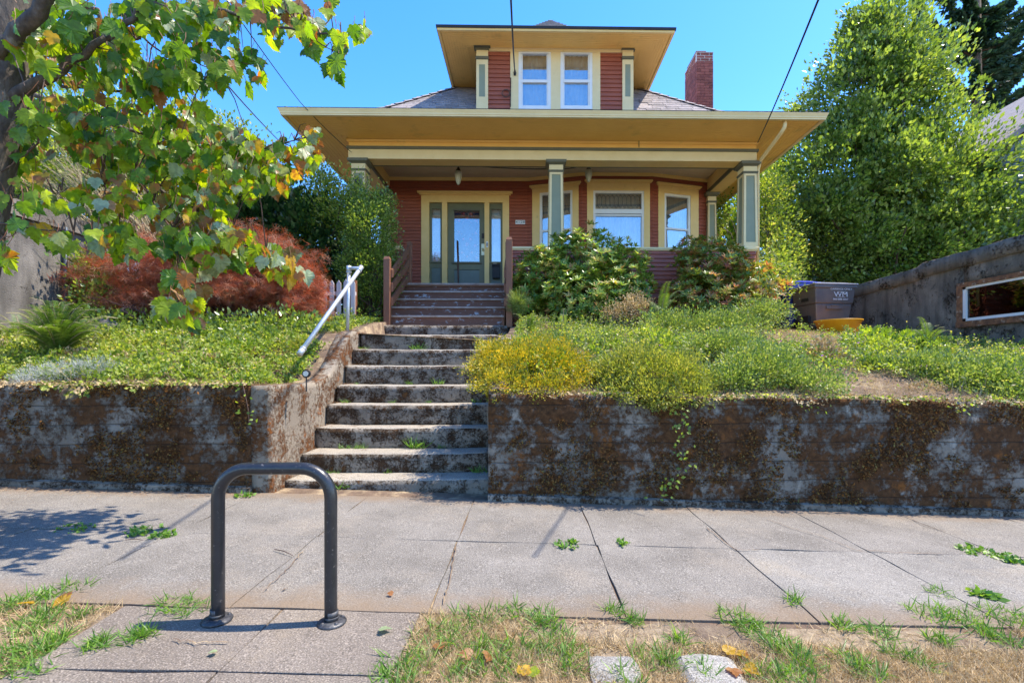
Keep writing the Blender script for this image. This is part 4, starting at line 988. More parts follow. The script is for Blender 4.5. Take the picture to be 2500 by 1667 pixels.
for i in range(nb):
    y = YDE + .06 + wd * i; ins = y - YDE
    piece('soffit_board', SB, ds, (ex0 + ins, y, ZDS - .001), (ex1 - ex0 - 2 * ins, wd - .006, 1))
    piece('soffit_board', SB, ds, (ex0 + .06 + wd * i, YDE + ins + .03, ZDS - .001), (wd - .006, 11.5 - YDE - ins, 1))
    piece('soffit_board', SB, ds, (ex1 - .06 - wd * (i + 1), YDE + ins + .03, ZDS - .001), (wd - .006, 11.5 - YDE - ins, 1))
def ringd(mb, prof):
    for (o0, z0), (o1, z1) in zip(prof, prof[1:]):
        P = lambda o, z: [(ex0 - o, 11.8, z), (ex0 - o, YDE - o, z), (ex1 + o, YDE - o, z), (ex1 + o, 11.8, z)]
        a, b = P(o0, z0), P(o1, z1)
        for i in range(3): mb.add([a[i], a[i + 1], b[i + 1], b[i]], [(0, 1, 2, 3)])
mb = MB(); ringd(mb, [(-.05, ZDS - .012), (-.045, ZDS - .03), (0, ZDS - .032), (0, ZDS + .01)]); hp('dormer_fascia', M['cream'], mb)
mb = MB(); ringd(mb, [(0.0, ZDS + .008), (.018, ZDS + .008), (.022, ZDS + .055), (-.03, ZDS + .065)]); hp('dormer_roof_edge', M['roofedge'], mb)
# dormer roof: flared and hipped to a peak
hw_ = (ex1 - ex0) / 2; cxd = (ex0 + ex1) / 2; zpk = PZ(50, YDE + hw_, 1335)
mb = MB(); lev = [(0, ZDS + .06), (1.15, ZDS + .06 + .55), (hw_, zpk)]
def rd_(t): return [(ex0 + t, 16), (ex0 + t, YDE + t), (ex1 - t, YDE + t), (ex1 - t, 16)]
for (ta, za), (tb, zb_) in zip(lev, lev[1:]):
    A, B = rd_(min(ta, hw_ - .002)), rd_(min(tb, hw_ - .002))
    for i in range(3): mb.add([(*A[i], za), (*A[i + 1], za), (*B[i + 1], zb_), (*B[i], zb_)], [(0, 1, 2, 3)])
dr = hp('dormer_roof', M['shingle'], mb)
mb = MB(); (ta, za), (tb, zb_) = lev[1], lev[2]; n = 16
for i in range(n):
    q = ta + (tb - ta) * i / n; q2 = ta + (tb - ta) * (i + 1) / n; z = za + (zb_ - za) * i / n; z2 = za + (zb_ - za) * (i + 1) / n
    A, B = rd_(q), rd_(min(q2, hw_ - .003)); x = A[1][0]
    while x < A[2][0]:
        w = random.uniform(.25, .33); x2 = min(x + w - .012, A[2][0])
        fa = lambda xx: max(B[1][0], min(B[2][0], xx))
        mb.add([(x, A[1][1] - .02, z + .012), (x2, A[1][1] - .02, z + .012), (fa(x2), B[1][1], z2 + .004), (fa(x), B[1][1], z2 + .004), (x, A[1][1] - .02, z - .01), (x2, A[1][1] - .02, z - .01)], [(0, 1, 2, 3), (0, 4, 5, 1)]); x += w
mb.build('shingle_courses', M['shingle'], dr, kind='stuff')

# ------------------------------------------------------------------ chimney, brick by brick where it shows
YC = 12.9; c0, c1 = PX(1700.7, YC), PX(1741.5, YC); yd = 13.85; ztop = PZ(129, YC, 1720)
mb = MB(); mb.box(c0 + .012, c1 - .012, YC + .012, yd - .012, 5.9, ztop - .26); ch = hp('chimney', M['mortar_dark'], mb)
mb = MB(); mb.box(c0 + .008, c1 - .008, YC + .008, yd - .008, ztop - .26, ztop - .004); mb.build('mortar_band', M['mortar'], ch)
BR = unit_mesh('brick', MB().box(0, 1, 0, 1, 0, 1), M['brick'])
hgt = .0735; z = ztop - hgt * 27; row = 0
while z < ztop - .001:
    lite = z > ztop - .27; g = .020 if lite else .007
    x = c0; n = 2
    L = c1 - c0; cut = [0, .48, 1] if row % 2 else [0, .24, .76, 1]
    for a, b in zip(cut, cut[1:]):
        o = piece('brick', BR, ch, (c0 + L * a + g / 2, YC + random.uniform(-.002, .002), z + g / 2), (L * (b - a) - g, .1, hgt - g))
    Ld = yd - YC - .1; k = 4; y = YC + .1 + (.0 if row % 2 else -.0); off = 0 if row % 2 else .5
    ys_ = [0] + [(i + off) / 4.5 for i in range(1, 5)] + [1]; ys_ = [q for q in ys_ if q <= 1]
    for a, b in zip(ys_, ys_[1:]):
        if b - a > .05: piece('brick', BR, ch, (c0 + random.uniform(-.002, .002), YC + .1 + Ld * a + g / 2, z + g / 2), (.1, Ld * (b - a) - g, hgt - g))
    z += hgt; row += 1
mb = MB(); mb.box(c0 + .02, c1 - .15, YC + .1, yd - .1, ztop, ztop + .12); mb.build('flue', M['brick'], ch, bevel=.02)
mb = MB(); mb.box(c0 - .004, c1 + .004, YC - .004, yd + .004, ztop, ztop + .015); mb.build('mortar_cap', M['mortar'], ch)

# gutter outlet and downspout at the right corner
mb = MB(); a = at(1918, 290, 8.55); b = at(1915, 312, 8.56); c = at(1906, 326, 8.65); d = at(1857, 391, 9.36); e = Vector((d.x + .01, 9.5, 5.0))
mb.tube([a, b, c, d, e, (e.x, 9.5, 2.3)], .034, 10); hp('downspout', M['cream_light'], mb, smooth=True)

# hanging porch lights, fly wires
def lamp(px, Y, ytop, ybot, label):
    p = at(px, ytop, Y); q = at(px, ybot, Y); H = p.z - q.z
    t = thing('porch_light', (p.x, Y, q.z), label, 'pendant light', 'pendant lights under the porch ceiling')
    bm_ = pmat('bronze', (.06, .04, .025), None, 20, .4, metal=.6)
    MB().lathe([(.05, 0), (.045, .02), (.012, .03)], (p.x, Y, 5.475 - .03), 16).build('ceiling_rose', bm_, t, smooth=True)
    MB().tube([(p.x, Y, 5.45), (p.x, Y, p.z - H * .2)], .007, 6).build('stem', bm_, t)
    MB().lathe([(.012, 0), (.03, -.02), (.055, -H * .18), (.06, -H * .2)], (p.x, Y, p.z - H * .12), 16).build('fitter', bm_, t, smooth=True)
    prof = [(.055, -.0), (.075, -H * .12), (.074, -H * .25), (.055, -H * .45), (.028, -H * .6), (.008, -H * .64)]
    MB().lathe(prof, (p.x, Y, p.z - H * .3), 16).build('glass_shade', pmat('frosted_shade', (.55, .55, .42), (.4, .4, .3), 40, .3), t, smooth=True)
    return p
l1 = lamp(1119, 10.2, 402, 455, 'pendant porch light with frosted shade, left of the middle column')
l2 = lamp(1437, 10.2, 400, 448, 'pendant porch light with frosted shade, right of the middle column')
def wire(name, pts, r, label, sag=0.0, n=24, cat='cable', mat=None, group=None):
    P = []; 
    for (a, b) in zip(pts, pts[1:]):
        a, b = Vector(a), Vector(b)
        for i in range(n): q = i / n; P.append(a.lerp(b, q) - Vector((0, 0, sag * 4 * q * (1 - q))))
    P.append(Vector(pts[-1])); mb = MB(); mb.tube(P, r, 6); o = mb.build(name, mat or M['rubber'], None, label, cat, group, smooth=True); return o
wire('hanging_cable', [at(1122, 402, 10.2), at(1357, 413, 9.9), at(1434, 402, 10.2)], .009, 'brown cord draped between the two porch lights', .03, cat='cord')
wire('overhead_cable', [at(1236, -260, 3.0), at(1257, 178, 9.68)], .011, 'black service cable dropping to the dormer casing', .12)
wire('overhead_cable', [at(2062, -160, 3.2), at(1850, 348, 9.3)], .009, 'black service cable running down to the right end of the porch beam', .05)
wire('overhead_cable', [at(470, -120, 4.0), at(733, 250, 8.3), at(858, 372, 9.35)], .006, 'thin black cable crossing the left corner of the eaves', .03)
wire('overhead_cable', [at(330, -60, 6.0), at(700, 362, 16.0)], .014, 'black cable passing above the hedge left of the house', .10)
wire('cable_end', [at(1563, 308, 9.36), at(1560, 330, 9.37), at(1560, 360, 9.36)], .007, 'short black cable end hanging on the ochre frieze', 0, 4, 'cable')
p = at(1257, 178, 9.7); mb = MB(); mb.lathe([(.02, -.05), (.03, 0), (.015, .04), (.02, .05)], p, 10); mb.build('insulator', M['rubber'], house)
mb = MB(); c = at(1235, 228, 9.70); mb.tube([(c.x + .075 * math.cos(a * .4), 9.70, c.z + .075 * math.sin(a * .4)) for a in range(17)], .010, 6); mb.build('wire_coil', M['twig'], None, 'coiled brown wire hung on the dormer siding', 'wire coil')
wire('wall_cable', [at(1247, 190, 9.71), at(1246, 262, 9.71)], .008, 'dark cable stapled beside the left dormer window', 0, 4)
# small black lamp bracket on the left column
p = at(872, 440, 9.38); mb = MB(); mb.box(p.x - .03, p.x + .03, 9.34, 9.40, p.z - .02, p.z + .05); mb.box(p.x - .015, p.x + .05, 9.32, 9.37, p.z - .09, p.z - .02); mb.build('lamp_bracket', M['rubber'], None, 'small black bracket fixed to the left porch column', 'bracket')

# ================================================================== neighbouring buildings
def seg_wall(name, label, X, y0, y1, zt0, zt1, zb_, thick, mat, holes=(), cat='wall'):
    t = thing(name, (X, (y0 + y1) / 2, zb_), label, cat); return t
# left: stucco garage side facing the garden
gl = thing('concrete_garage', (-6.4, 5.8, 1.0), 'grey stucco side of a low garage beyond the fern', 'garage')
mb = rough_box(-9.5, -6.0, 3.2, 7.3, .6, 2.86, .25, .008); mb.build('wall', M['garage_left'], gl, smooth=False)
mb = rough_box(-9.6, -5.95, 3.1, 7.4, 2.87, 3.06, .2, .02); mb.build('mossy_coping', M['garage'], gl, smooth=False)
pp = atX(160, 600, -5.96); mb = MB(); mb.tube([(-5.96, pp.y, 1.3), (-5.96, pp.y, 2.9)], .022, 8); mb.build('drainpipe', pmat('blue_grey_pipe', (.06, .09, .12), None, 9, .5), gl, smooth=True)
# right: dark stained concrete garage with a window
gr = thing('concrete_garage', (8.3, 8, 1.0), 'dark stained concrete garage with a white framed window right of the garden', 'garage')
GX = 6.8; gz_top = 2.78; wy0, wy1 = 5.2, atX(2352, 740, GX).y; wz0, wz1 = 1.80, 2.33; YG0, YG1 = 4.4, 11.0
def gbend(x, y, z):
    top = gz_top + (.05 if y < 8.2 else -.0) - .02 * (y - 8)
    k = (z - .6) / (gz_top - .6); return (x + .012 * nse((0, y * 2, z * 3)), y, .6 + (top - .6) * k)
for (a, b, c, d) in ((YG0, wy0, .6, gz_top), (wy1, YG1, .6, gz_top), (wy0, wy1, .6, wz0), (wy0, wy1, wz1, gz_top)):
    mb = rough_box(GX, GX + .2, a, b, c, d, .12, .010, gbend); mb.build('wall', M['garage'], gr, smooth=True)
mb = rough_box(GX + .2, 11, YG0, YG1, .6, gz_top - .05, .5, .01); mb2 = MB()
mb.build('wall', M['garage'], gr)
mb = rough_box(GX - .035, GX + .22, YG0, YG1, gz_top - .19, gz_top + .035, .12, .012, lambda x, y, z: (x, y, z + (.05 if y < 8.2 else 0) - .02 * (y - 8))); mb.build('coping', M['garage'], gr, smooth=True)
mb = MB(); wd_ = M['rail_wood']
mb.box(GX - .03, GX + .1, wy1, wy1 + .09, wz0 - .09, wz1 + .07); mb.box(GX - .03, GX + .1, wy0, wy1, wz1, wz1 + .07); mb.box(GX - .045, GX + .1, wy0, wy1 + .09, wz0 - .09, wz0); o = mb.build('window_casing', pmat('peeling_brown_frame', (.30, .13, .055), (.10, .05, .03), 12, .8, .5, 60, c3=(.45, .38, .28), t3=.6, s3=9), gr)
mb = MB(); mb.box(GX - .01, GX + .05, wy1 - .05, wy1, wz0, wz1); mb.box(GX - .01, GX + .05, wy0, wy1, wz1 - .035, wz1); mb.box(GX - .01, GX + .05, wy0, wy1, wz0, wz0 + .045); mb.box(GX - .0, GX + .05, 6.0, 6.05, wz0, wz1); wf = mb.build('window_frame', M['white'], gr)
mb = MB(); mb.box(GX + .02, GX + .024, wy0, wy1 - .05, wz0 + .045, wz1 - .035); mb.build('pane', M['garageglass'], gr)
mb = MB(); mb.box(GX + .12, GX + .125, wy0, wy1, wz0, wz1); mb.build('dark_backing', pmat('painted_green_reflection', (.20, .26, .12), (.05, .07, .03), 5, .9), gr)  # green sheet behind the pane, painted as the foliage mirrored in it
# blue grey houses behind the tree
def far_house(label, x0, x1, y0, y1, zb_, ze, zr, rooflab=None, wins=()):
    t = thing('neighbour_house', ((x0 + x1) / 2, y0, zb_), label, 'house')
    wm = M.get('blue') or M.setdefault('blue', pmat('blue_grey_siding', (.095, .135, .17), (.08, .115, .15), 3, .7))
    F = Face((x0, y0), (x1, y0)); mb = MB(); F.box(mb, 0, F.L, -.2, 0, zb_, ze)
    Fs = Face((x0, y1), (x0, y0)); Fs.box(mb, 0, Fs.L, -.2, 0, zb_, ze); w = mb.build('wall', wm, t)
    mb = MB(); z = zb_ + .1
    while z < ze: F.box(mb, 0, F.L, 0, .015, z, z + .012); Fs.box(mb, 0, Fs.L, 0, .015, z, z + .012); z += .16
    mb.build('siding_laps', wm, w, kind='stuff')
    xm = (x0 + x1) / 2; mb = MB(); o_ = .5
    mb.hexa([(x0 - o_, y0 - o_, ze - .05), (xm, y0 - o_, zr), (xm, y1 + o_, zr), (x0 - o_, y1 + o_, ze - .05)], [(x0 - o_, y0 - o_, ze + .1), (xm, y0 - o_, zr + .15), (xm, y1 + o_, zr + .15), (x0 - o_, y1 + o_, ze + .1)])
    mb.hexa([(xm, y0 - o_, zr), (x1 + o_, y0 - o_, ze - .05), (x1 + o_, y1 + o_, ze - .05), (xm, y1 + o_, zr)], [(xm, y0 - o_, zr + .15), (x1 + o_, y0 - o_, ze + .1), (x1 + o_, y1 + o_, ze + .1), (xm, y1 + o_, zr + .15)])
    mb.build('roof', M['shingle'], t)
    mb = MB(); mb.add([(x0, y0 - .01, ze), (x1, y0 - .01, ze), (xm, y0 - .01, zr)], [(0, 1, 2)]); mb.build('gable', wm, t)
    for (u0, u1, z0, z1) in wins:
        mb = MB(); F.box(mb, u0 - .08, u1 + .08, .0, .05, z0 - .08, z1 + .08); wi = mb.build('window', M['white'], t); mb = MB(); F.box(mb, u0, u1, .05, .055, z0, z1); mb.build('pane', M['garageglass'], wi)
    return t
far_house('slate blue neighbouring house with grey roof showing beside the tall laurel', 11.6, 19.5, 11.8, 22, 1.5, 6.2, 9.4, wins=((.8, 1.7, 2.6, 4.0),))
far_house('low slate blue shed standing far behind the rubbish bins', 9.6, 12.6, 17.5, 21, 2.0, 5.1, 5.9, wins=((.5, 1.0, 3.3, 4.3),))

# ================================================================== bins and tub
def bin_(name, px, Y, w, d, h, mats, label, cat='wheelie bin', rotz=0.0, txt=True):
    c = at(px, 795, Y); zb_ = gz(c.x, Y) + .0
    t = thing(name, (0, 0, 0), label, cat); t.location = (c.x, Y, zb_)
    body, lidm = mats
    def q(hw, hd, z, dy=0): return [(-hw, -hd + dy, z), (hw, -hd + dy, z), (hw, hd + dy, z), (-hw, hd + dy, z)]
    o0 = Vector((c.x, Y, zb_))
    def fin(mb, nm, mat, par, **k):
        mb.v = [tuple(Vector(v) + o0) for v in mb.v]; return mb.build(nm, mat, par, **k)
    mb = MB(); mb.hexa(q(w * .38, d * .36, .04), q(w * .44, d * .42, h * .55)); mb.hexa(q(w * .455, d * .44, h * .55), q(w * .49, d * .48, h * .88)); mb.hexa(q(w * .52, d * .51, h * .86), q(w * .52, d * .51, h * .93)); b = fin(mb, 'body', body, t, bevel=.02)
    mb = MB(); mb.hexa(q(w * .53, d * .53, h * .93), q(w * .53, d * .53, h * .955)); mb.hexa(q(w * .50, d * .50, h * .955), q(w * .30, d * .30, h * 1.0)); fin(mb, 'lid', lidm, t, bevel=.012)
    mb = MB(); mb.tube([(-w * .48, d * .60, h * .9), (w * .48, d * .60, h * .9)], .016, 8); mb.tube([(-w * .4, d * .5, h * .88), (-w * .4, d * .6, h * .9)], .016, 6); mb.tube([(w * .4, d * .5, h * .88), (w * .4, d * .6, h * .9)], .016, 6); fin(mb, 'handle', body, t, smooth=True)
    mb = MB(); mb.box(-w * .20, w * .20, -d * .455, -d * .435, h * .44, h * .50); mb.hexa([(-w*.1,-d*.47,h*.50),(w*.1,-d*.47,h*.50),(w*.1,-d*.43,h*.50),(-w*.1,-d*.43,h*.50)],[(-w*.06,-d*.47,h*.52),(w*.06,-d*.47,h*.52),(w*.06,-d*.43,h*.52),(-w*.06,-d*.43,h*.52)]); fin(mb, 'lift_bar', body, t)
    for s in (-1, 1):
        mb = MB(); mb.tube([(s * w * .42 - .025, d * .36, .12), (s * w * .42 + .025, d * .36, .12)], .12, 16); fin(mb, 'wheel', M['rubber'], t, smooth=False)
    for z in (.18, .62):
        mb = MB(); mb.box(-w * .47, -w * .45 if z > .5 else -w * .40, -d * .18, d * .10, h * z, h * (z + .14)); fin(mb, 'recess_shade_patch', M['rubber'], t)  # black blocks that paint in the shade of the side recesses
    if txt:
        wm_ = pmat('white_print', (.72, .72, .70), None, 9, .6)
        for body_, z, sz in (('GARBAGE ONLY', .84, .052), ('WM', .73, .135), ('800-808-5867', .635, .048)):
            k_ = .455 + (z - .55) * .12
            tx = text('print', body_, sz, wm_, t, o0 + Vector((w * .13, -d * (.452 + (z - .55) * .121) - .006, h * z)), (R(90 - 3), 0, 0), .001, sx=1.15)
        mb = MB(); mb.box(-.04 + w * .1, w * .1 + .12, -d * .480 - .006, -d * .478, h * .785, h * .79); fin(mb, 'print_rule', wm_, t); mb = MB(); mb.box(-.04 + w * .1, w * .1 + .12, -d * .466 - .006, -d * .463, h * .675, h * .68); fin(mb, 'print_rule', wm_, t)
    t.rotation_euler = (0, 0, rotz); return t
gb_ = (pmat('dark_grey_plastic', (.115, .108, .105), (.10, .092, .09), 5, .38, spec=.5, c3=(.20, .15, .12), t3=.6, w3=.15, s3=2), pmat('grey_lid_with_glare', (.30, .30, .33), None, 6, .25, spec=.6))  # lid grey is lightened to paint in its white glare
bb_ = (pmat('blue_plastic', (.045, .06, .34), (.04, .05, .28), 5, .4), pmat('blue_lid', (.03, .05, .42), None, 5, .35))
bin_('garbage_bin', 2008, 9.4, .84, .74, .93, gb_, 'large dark grey rubbish bin lettered GARBAGE ONLY beside the concrete garage', rotz=R(5))
bin_('recycling_bin', 1935, 10.1, .70, .72, 1.0, bb_, 'blue recycling bin standing behind the grey rubbish bin', rotz=R(8), txt=False)
c = at(2046, 805, 8.6); zc_ = gz(c.x, 8.6)
zb_ = zc_ + .01; n = 28
t = thing('yellow_tub', (c.x, 8.6, zb_), 'shallow orange yellow plastic tub lying in front of the grey bin', 'tub')
ytm = pmat('yellow_plastic', (.75, .36, .012), (.68, .30, .01), 6, .4)
MB().lathe([(.26, 0), (.30, .02), (.36, .20), (.385, .215), (.385, .235), (.345, .235), (.33, .20), (.27, .03)], (c.x, 8.6, zb_), n).build('shell', ytm, t, smooth=True)
# white board leaning far behind the bins
p = at(1873, 745, 10.6); mb = MB(); mb.box(p.x - .10, p.x + .09, 10.6, 10.63, gz(p.x, 10.6), at(1873, 718, 10.6).z); mb.build('white_board', M['white'], None, 'small white board standing left of the blue bin', 'board')

# ================================================================== picket fence
pf_ = thing('picket_fence', (-4.2, 7.9, 1.7), 'weathered picket fence behind the red maple', 'fence', None)
pk = MB(); pk.prism([(-.034, 0, 0), (.034, 0, 0), (.034, 0, .92), (0, 0, 1.0), (-.034, 0, .92)], (0, .018, 0)); PK = unit_mesh('picket', pk, M['picket'])
x = -6.2
zt_ = at(800, 682, 7.9).z
while x < PX(866, 7.9):
    z0 = gz(x, 7.9) - .03; piece('picket', PK, pf_, (x, 7.88 + random.uniform(-.004, .004), z0), (1, 1, zt_ + random.uniform(-.015, .015) - z0), random.uniform(-.03, .03)); x += .1135
for dz in (.16, .60):
    mb = MB(); mb.box(-6.3, PX(868, 7.9), 7.90, 7.935, 1.66 + dz, 1.72 + dz); mb.build('fence_rail', M['picket'], pf_)
for px in (690, 745, 860):
    xx = PX(px, 7.95); mb = MB(); mb.box(xx - .05, xx + .05, 7.95, 8.04, 1.5, zt_ - (.0 if px != 745 else .0)); mb.build('fence_post', M['rail_wood'] if px == 860 else M['picket'], pf_)

# ================================================================== plants
LM = {}
LM['laurel'] = leafmat('laurel_leaf', [(0, (.045, .08, .02)), (.3, (.10, .165, .035)), (.65, (.20, .28, .055)), (1, (.36, .42, .10))], .27, .36, spec=.6)
LM['dark'] = leafmat('dark_hedge_leaf', [(0, (.010, .035, .010)), (.5, (.022, .065, .018)), (1, (.05, .11, .025))], .32, .2, spec=.6)
LM['yellowgreen'] = leafmat('yellow_green_leaf', [(0, (.08, .14, .02)), (.5, (.18, .27, .03)), (1, (.36, .42, .05))], .4, .4)
LM['rhodo'] = leafmat('rhododendron_leaf', [(0, (.05, .11, .025)), (.3, (.12, .21, .035)), (.6, (.26, .36, .06)), (.82, (.44, .44, .12)), (.93, (.46, .28, .09)), (1, (.36, .13, .05))], .30, .32)
LM['rhodo2'] = leafmat('reddened_rhododendron_leaf', [(0, (.05, .10, .025)), (.3, (.13, .20, .035)), (.55, (.28, .32, .06)), (.72, (.42, .28, .09)), (.9, (.42, .15, .07)), (1, (.34, .09, .05))], .32, .3)
LM['rhodo_dark'] = leafmat('rhododendron_leaf', [(0, (.045, .10, .025)), (.35, (.09, .18, .03)), (.68, (.20, .30, .05)), (.82, (.38, .38, .09)), (.93, (.42, .24, .07)), (1, (.34, .12, .04))], .33, .3, spec=.6)
LM['redmaple'] = leafmat('red_lace_leaf', [(0, (.07, .075, .02)), (.2, (.14, .075, .03)), (.45, (.24, .095, .05)), (.7, (.38, .145, .06)), (.86, (.42, .22, .14)), (1, (.50, .36, .26))], .45, .35, tcol=(2.2, .9, .5))
LM['ground'] = leafmat('weed_leaf', [(0, (.05, .10, .02)), (.35, (.15, .23, .035)), (.62, (.28, .34, .05)), (.84, (.40, .41, .10)), (1, (.50, .40, .20))], .5, .38)
LM['groundblue'] = leafmat('cool_weed_leaf', [(0, (.055, .11, .025)), (.5, (.17, .24, .055)), (1, (.40, .43, .17))], .45, .3)
LM['gold'] = leafmat('golden_leaf', [(0, (.09, .14, .015)), (.35, (.24, .28, .022)), (.68, (.48, .40, .03)), (1, (.66, .48, .05))], .5, .3, tcol=(1.8, 1.5, .4))
LM['gold2'] = leafmat('olive_gold_leaf', [(0, (.08, .12, .02)), (.5, (.24, .27, .045)), (1, (.48, .42, .10))], .5, .3)
LM['dry'] = leafmat('dry_grass', [(0, (.24, .16, .08)), (.5, (.46, .34, .18)), (1, (.66, .52, .30))], .7, .2, tcol=(1.3, 1.2, .8))
LM['grass'] = leafmat('green_grass', [(0, (.05, .12, .02)), (.6, (.12, .24, .035)), (1, (.24, .36, .06))], .45, .35)
LM['silver'] = leafmat('silver_leaf', [(0, (.30, .33, .30)), (1, (.62, .64, .60))], .7, .15, tcol=(1, 1, 1))
LM['fern'] = leafmat('fern_leaf', [(0, (.045, .095, .02)), (.6, (.12, .20, .04)), (1, (.26, .30, .09))], .45, .3)
LM['spruce'] = leafmat('spruce_needle', [(0, (.016, .045, .028)), (1, (.05, .11, .055))], .5, .15)
LM['flower'] = leafmat('purple_flower', [(0, (.35, .06, .40)), (1, (.60, .25, .62))], .5, .3, tcol=(1.4, 1, 1.4))
LM['pinkfl'] = leafmat('pink_flower', [(0, (.60, .05, .16)), (1, (.75, .25, .35))], .5, .3, tcol=(1.4, 1, 1.2))
LM['litter'] = leafmat('leaf_litter', [(0, (.14, .06, .03)), (.5, (.28, .14, .06)), (1, (.48, .32, .16))], .7, .1)

def branches(parent, base, targets, r0, mat, name='stem', jit=.1, n=5, side=6):
    base = Vector(base); mb = MB()
    for tg in targets:
        tg = Vector(tg); pts = []
        for i in range(n + 1):
            q = i / n; p = base.lerp(tg, q); p.z = base.z + (tg.z - base.z) * (q ** .8)
            if 0 < i < n: p += Vector((random.gauss(0, jit), random.gauss(0, jit), random.gauss(0, jit * .5)))
            pts.append(p)
        mb.tube(pts, [r0 * (1 - .8 * i / n) for i in range(n + 1)], side, caps=False)
    return mb.build(name, mat, parent, smooth=True)
def lumpy(ells, n, r0, r1, sd=5):
    q = random.Random(sd); out = list(ells); w = [e[2] * e[3] for e in ells]
    for i in range(n):
        e = q.choices(ells, w)[0]; a = q.uniform(0, 6.283); k = q.uniform(.35, 1.0); rr_ = q.uniform(r0, r1)
        out.append((e[0] + e[2] * k * math.cos(a), e[1] + e[3] * k * math.sin(a), rr_, rr_ * q.uniform(.6, .9), e[4] - e[5] * (1.05 - k) , .45))
    return out
def bush(name, label, cat, ells, n, per, spread, size, mat, tmpl=T_LEAF, base=None, stems=8, r0=.02, group=None, pname='foliage', extra=None, **kw):
    E = [ell_px(*e) for e in ells]
    c = np.mean([e[0] for e in E], 0)
    if base is None: base = (c[0], c[1], gz(c[0], c[1]))
    t = thing(name, base, label, cat, group)
    P, D, S, tn = sprigs(E, n, per, spread, size, **kw)
    leafmesh(pname, LM[mat], P, D, S, tn, tmpl, parent=t)
    if stems:
        tg = [Vector(P[i]) for i in rng.choice(len(P), stems)]
        branches(t, base, tg, r0, M['twig'], 'stems')
    return t, E

# the tall laurel right of the house
tr = bush('laurel_tree', 'tall glossy green broadleaf tree filling the right side behind the bins', 'tree',
     lumpy([(2165, 90, 95, 100, 12.6, 1.0), (2110, 240, 150, 140, 12.4, 1.4), (2195, 280, 130, 160, 12.8, 1.3), (2060, 430, 150, 150, 12.2, 1.5), (2230, 460, 190, 170, 12.2, 1.8), (2320, 440, 110, 120, 12.4, 1.2),
      (2040, 590, 140, 110, 12.2, 1.2), (2180, 610, 150, 110, 11.9, 1.2), (2400, 560, 110, 120, 12.2, 1.3), (2310, 620, 120, 80, 11.9, 1.0), (2140, 110, 80, 100, 12.4, 1), (2470, 520, 60, 90, 12.4, 1), (2080, 300, 70, 60, 11.9, .6), (2200, 420, 80, 60, 11.3, .5), (2010, 500, 60, 60, 11.5, .5), (2320, 520, 80, 60, 11.3, .5), (2130, 560, 70, 50, 11.2, .4), (2200, 190, 60, 60, 11.8, .5), (2130, 130, 50, 50, 11.9, .4)], 44, 28, 58),
     10500, 10, .085, .105, 'laurel', T_LEAF, base=(9.4, 12.4, 1.8), stems=60, r0=.06, thick=.24, up=.6, lump=.42, outw=.9, scat=.75)
mb = MB(); mb.tube([(9.4, 12.4, 1.5), (9.45, 12.5, 3.4), (9.3, 12.5, 5.5), (9.4, 12.6, 8)], [.19, .15, .11, .05], 10); mb.build('trunk', M['bark'], tr[0], smooth=True)
# light green tree and shrubs just right of the porch
bush('garden_tree', 'pale yellow green tree seen just past the right porch column', 'tree', [(1900, 450, 90, 80, 16, 1.5), (1830, 520, 90, 100, 15, 1.5), (1930, 560, 80, 110, 15, 1.2), (1760, 610, 70, 90, 14, 1)], 2200, 8, .10, .12, 'yellowgreen', stems=12, r0=.05)
bush('climbing_shrub', 'airy light green shrub at the right corner of the porch', 'shrub', [(1900, 600, 60, 120, 10.6, .5), (1905, 700, 50, 60, 10.4, .5), (1880, 480, 40, 70, 10.9, .4), (1740, 520, 45, 70, 12, .4), (1888, 690, 42, 80, 9.7, 1.1), (1875, 640, 35, 60, 9.4, .9)], 1500, 7, .06, .055, 'ground', stems=12, thick=.4)
bush('slender_tree', 'thin leafy tree top rising above the right end of the eaves', 'tree', [(1965, 262, 22, 36, 13.5, .4), (2000, 262, 16, 30, 13.5, .3), (1945, 290, 24, 26, 13.5, .3), (2010, 330, 30, 50, 13.4, .4)], 170, 8, .09, .10, 'laurel', stems=9, r0=.02, base=(8.6, 13.5, 1.9))
# the spruce behind it
sp = thing('spruce_tree', (21.0, 24, 2.0), 'dark conifer with drooping boughs behind the tall laurel', 'tree')
P = []; D = []; TG = []
tc = at(2385, 200, 24)
mb = MB(); mb.tube([(tc.x, 24, 2), (tc.x, 24, at(2385, -420, 24).z)], [.35, .08], 10); mb.build('trunk', M['bark'], sp, smooth=True)
bq = MB(); bl_ = [(2505, 55, 0), (2440, 30, 0), (2495, 60, 1), (2510, 120, 0), (2500, 160, 1), (2250, 40, 1), (2230, 10, 0), (2530, 190, 0), (2290, 90, 1), (2480, -20, 0), (2280, -40, 0), (2330, -60, 1), (2420, 235, 0), (2450, 130, 1), (2390, 60, 0), (2350, 120, 1), (2570, 60, 0), (2540, -10, 1), (2300, 160, 0), (2480, 90, 0), (2400, 0, 1), (2340, 30, 0), (2460, 200, 1), (2420, 60, 0), (2380, 160, 0), (2520, 240, 0), (2360, -20, 0)]
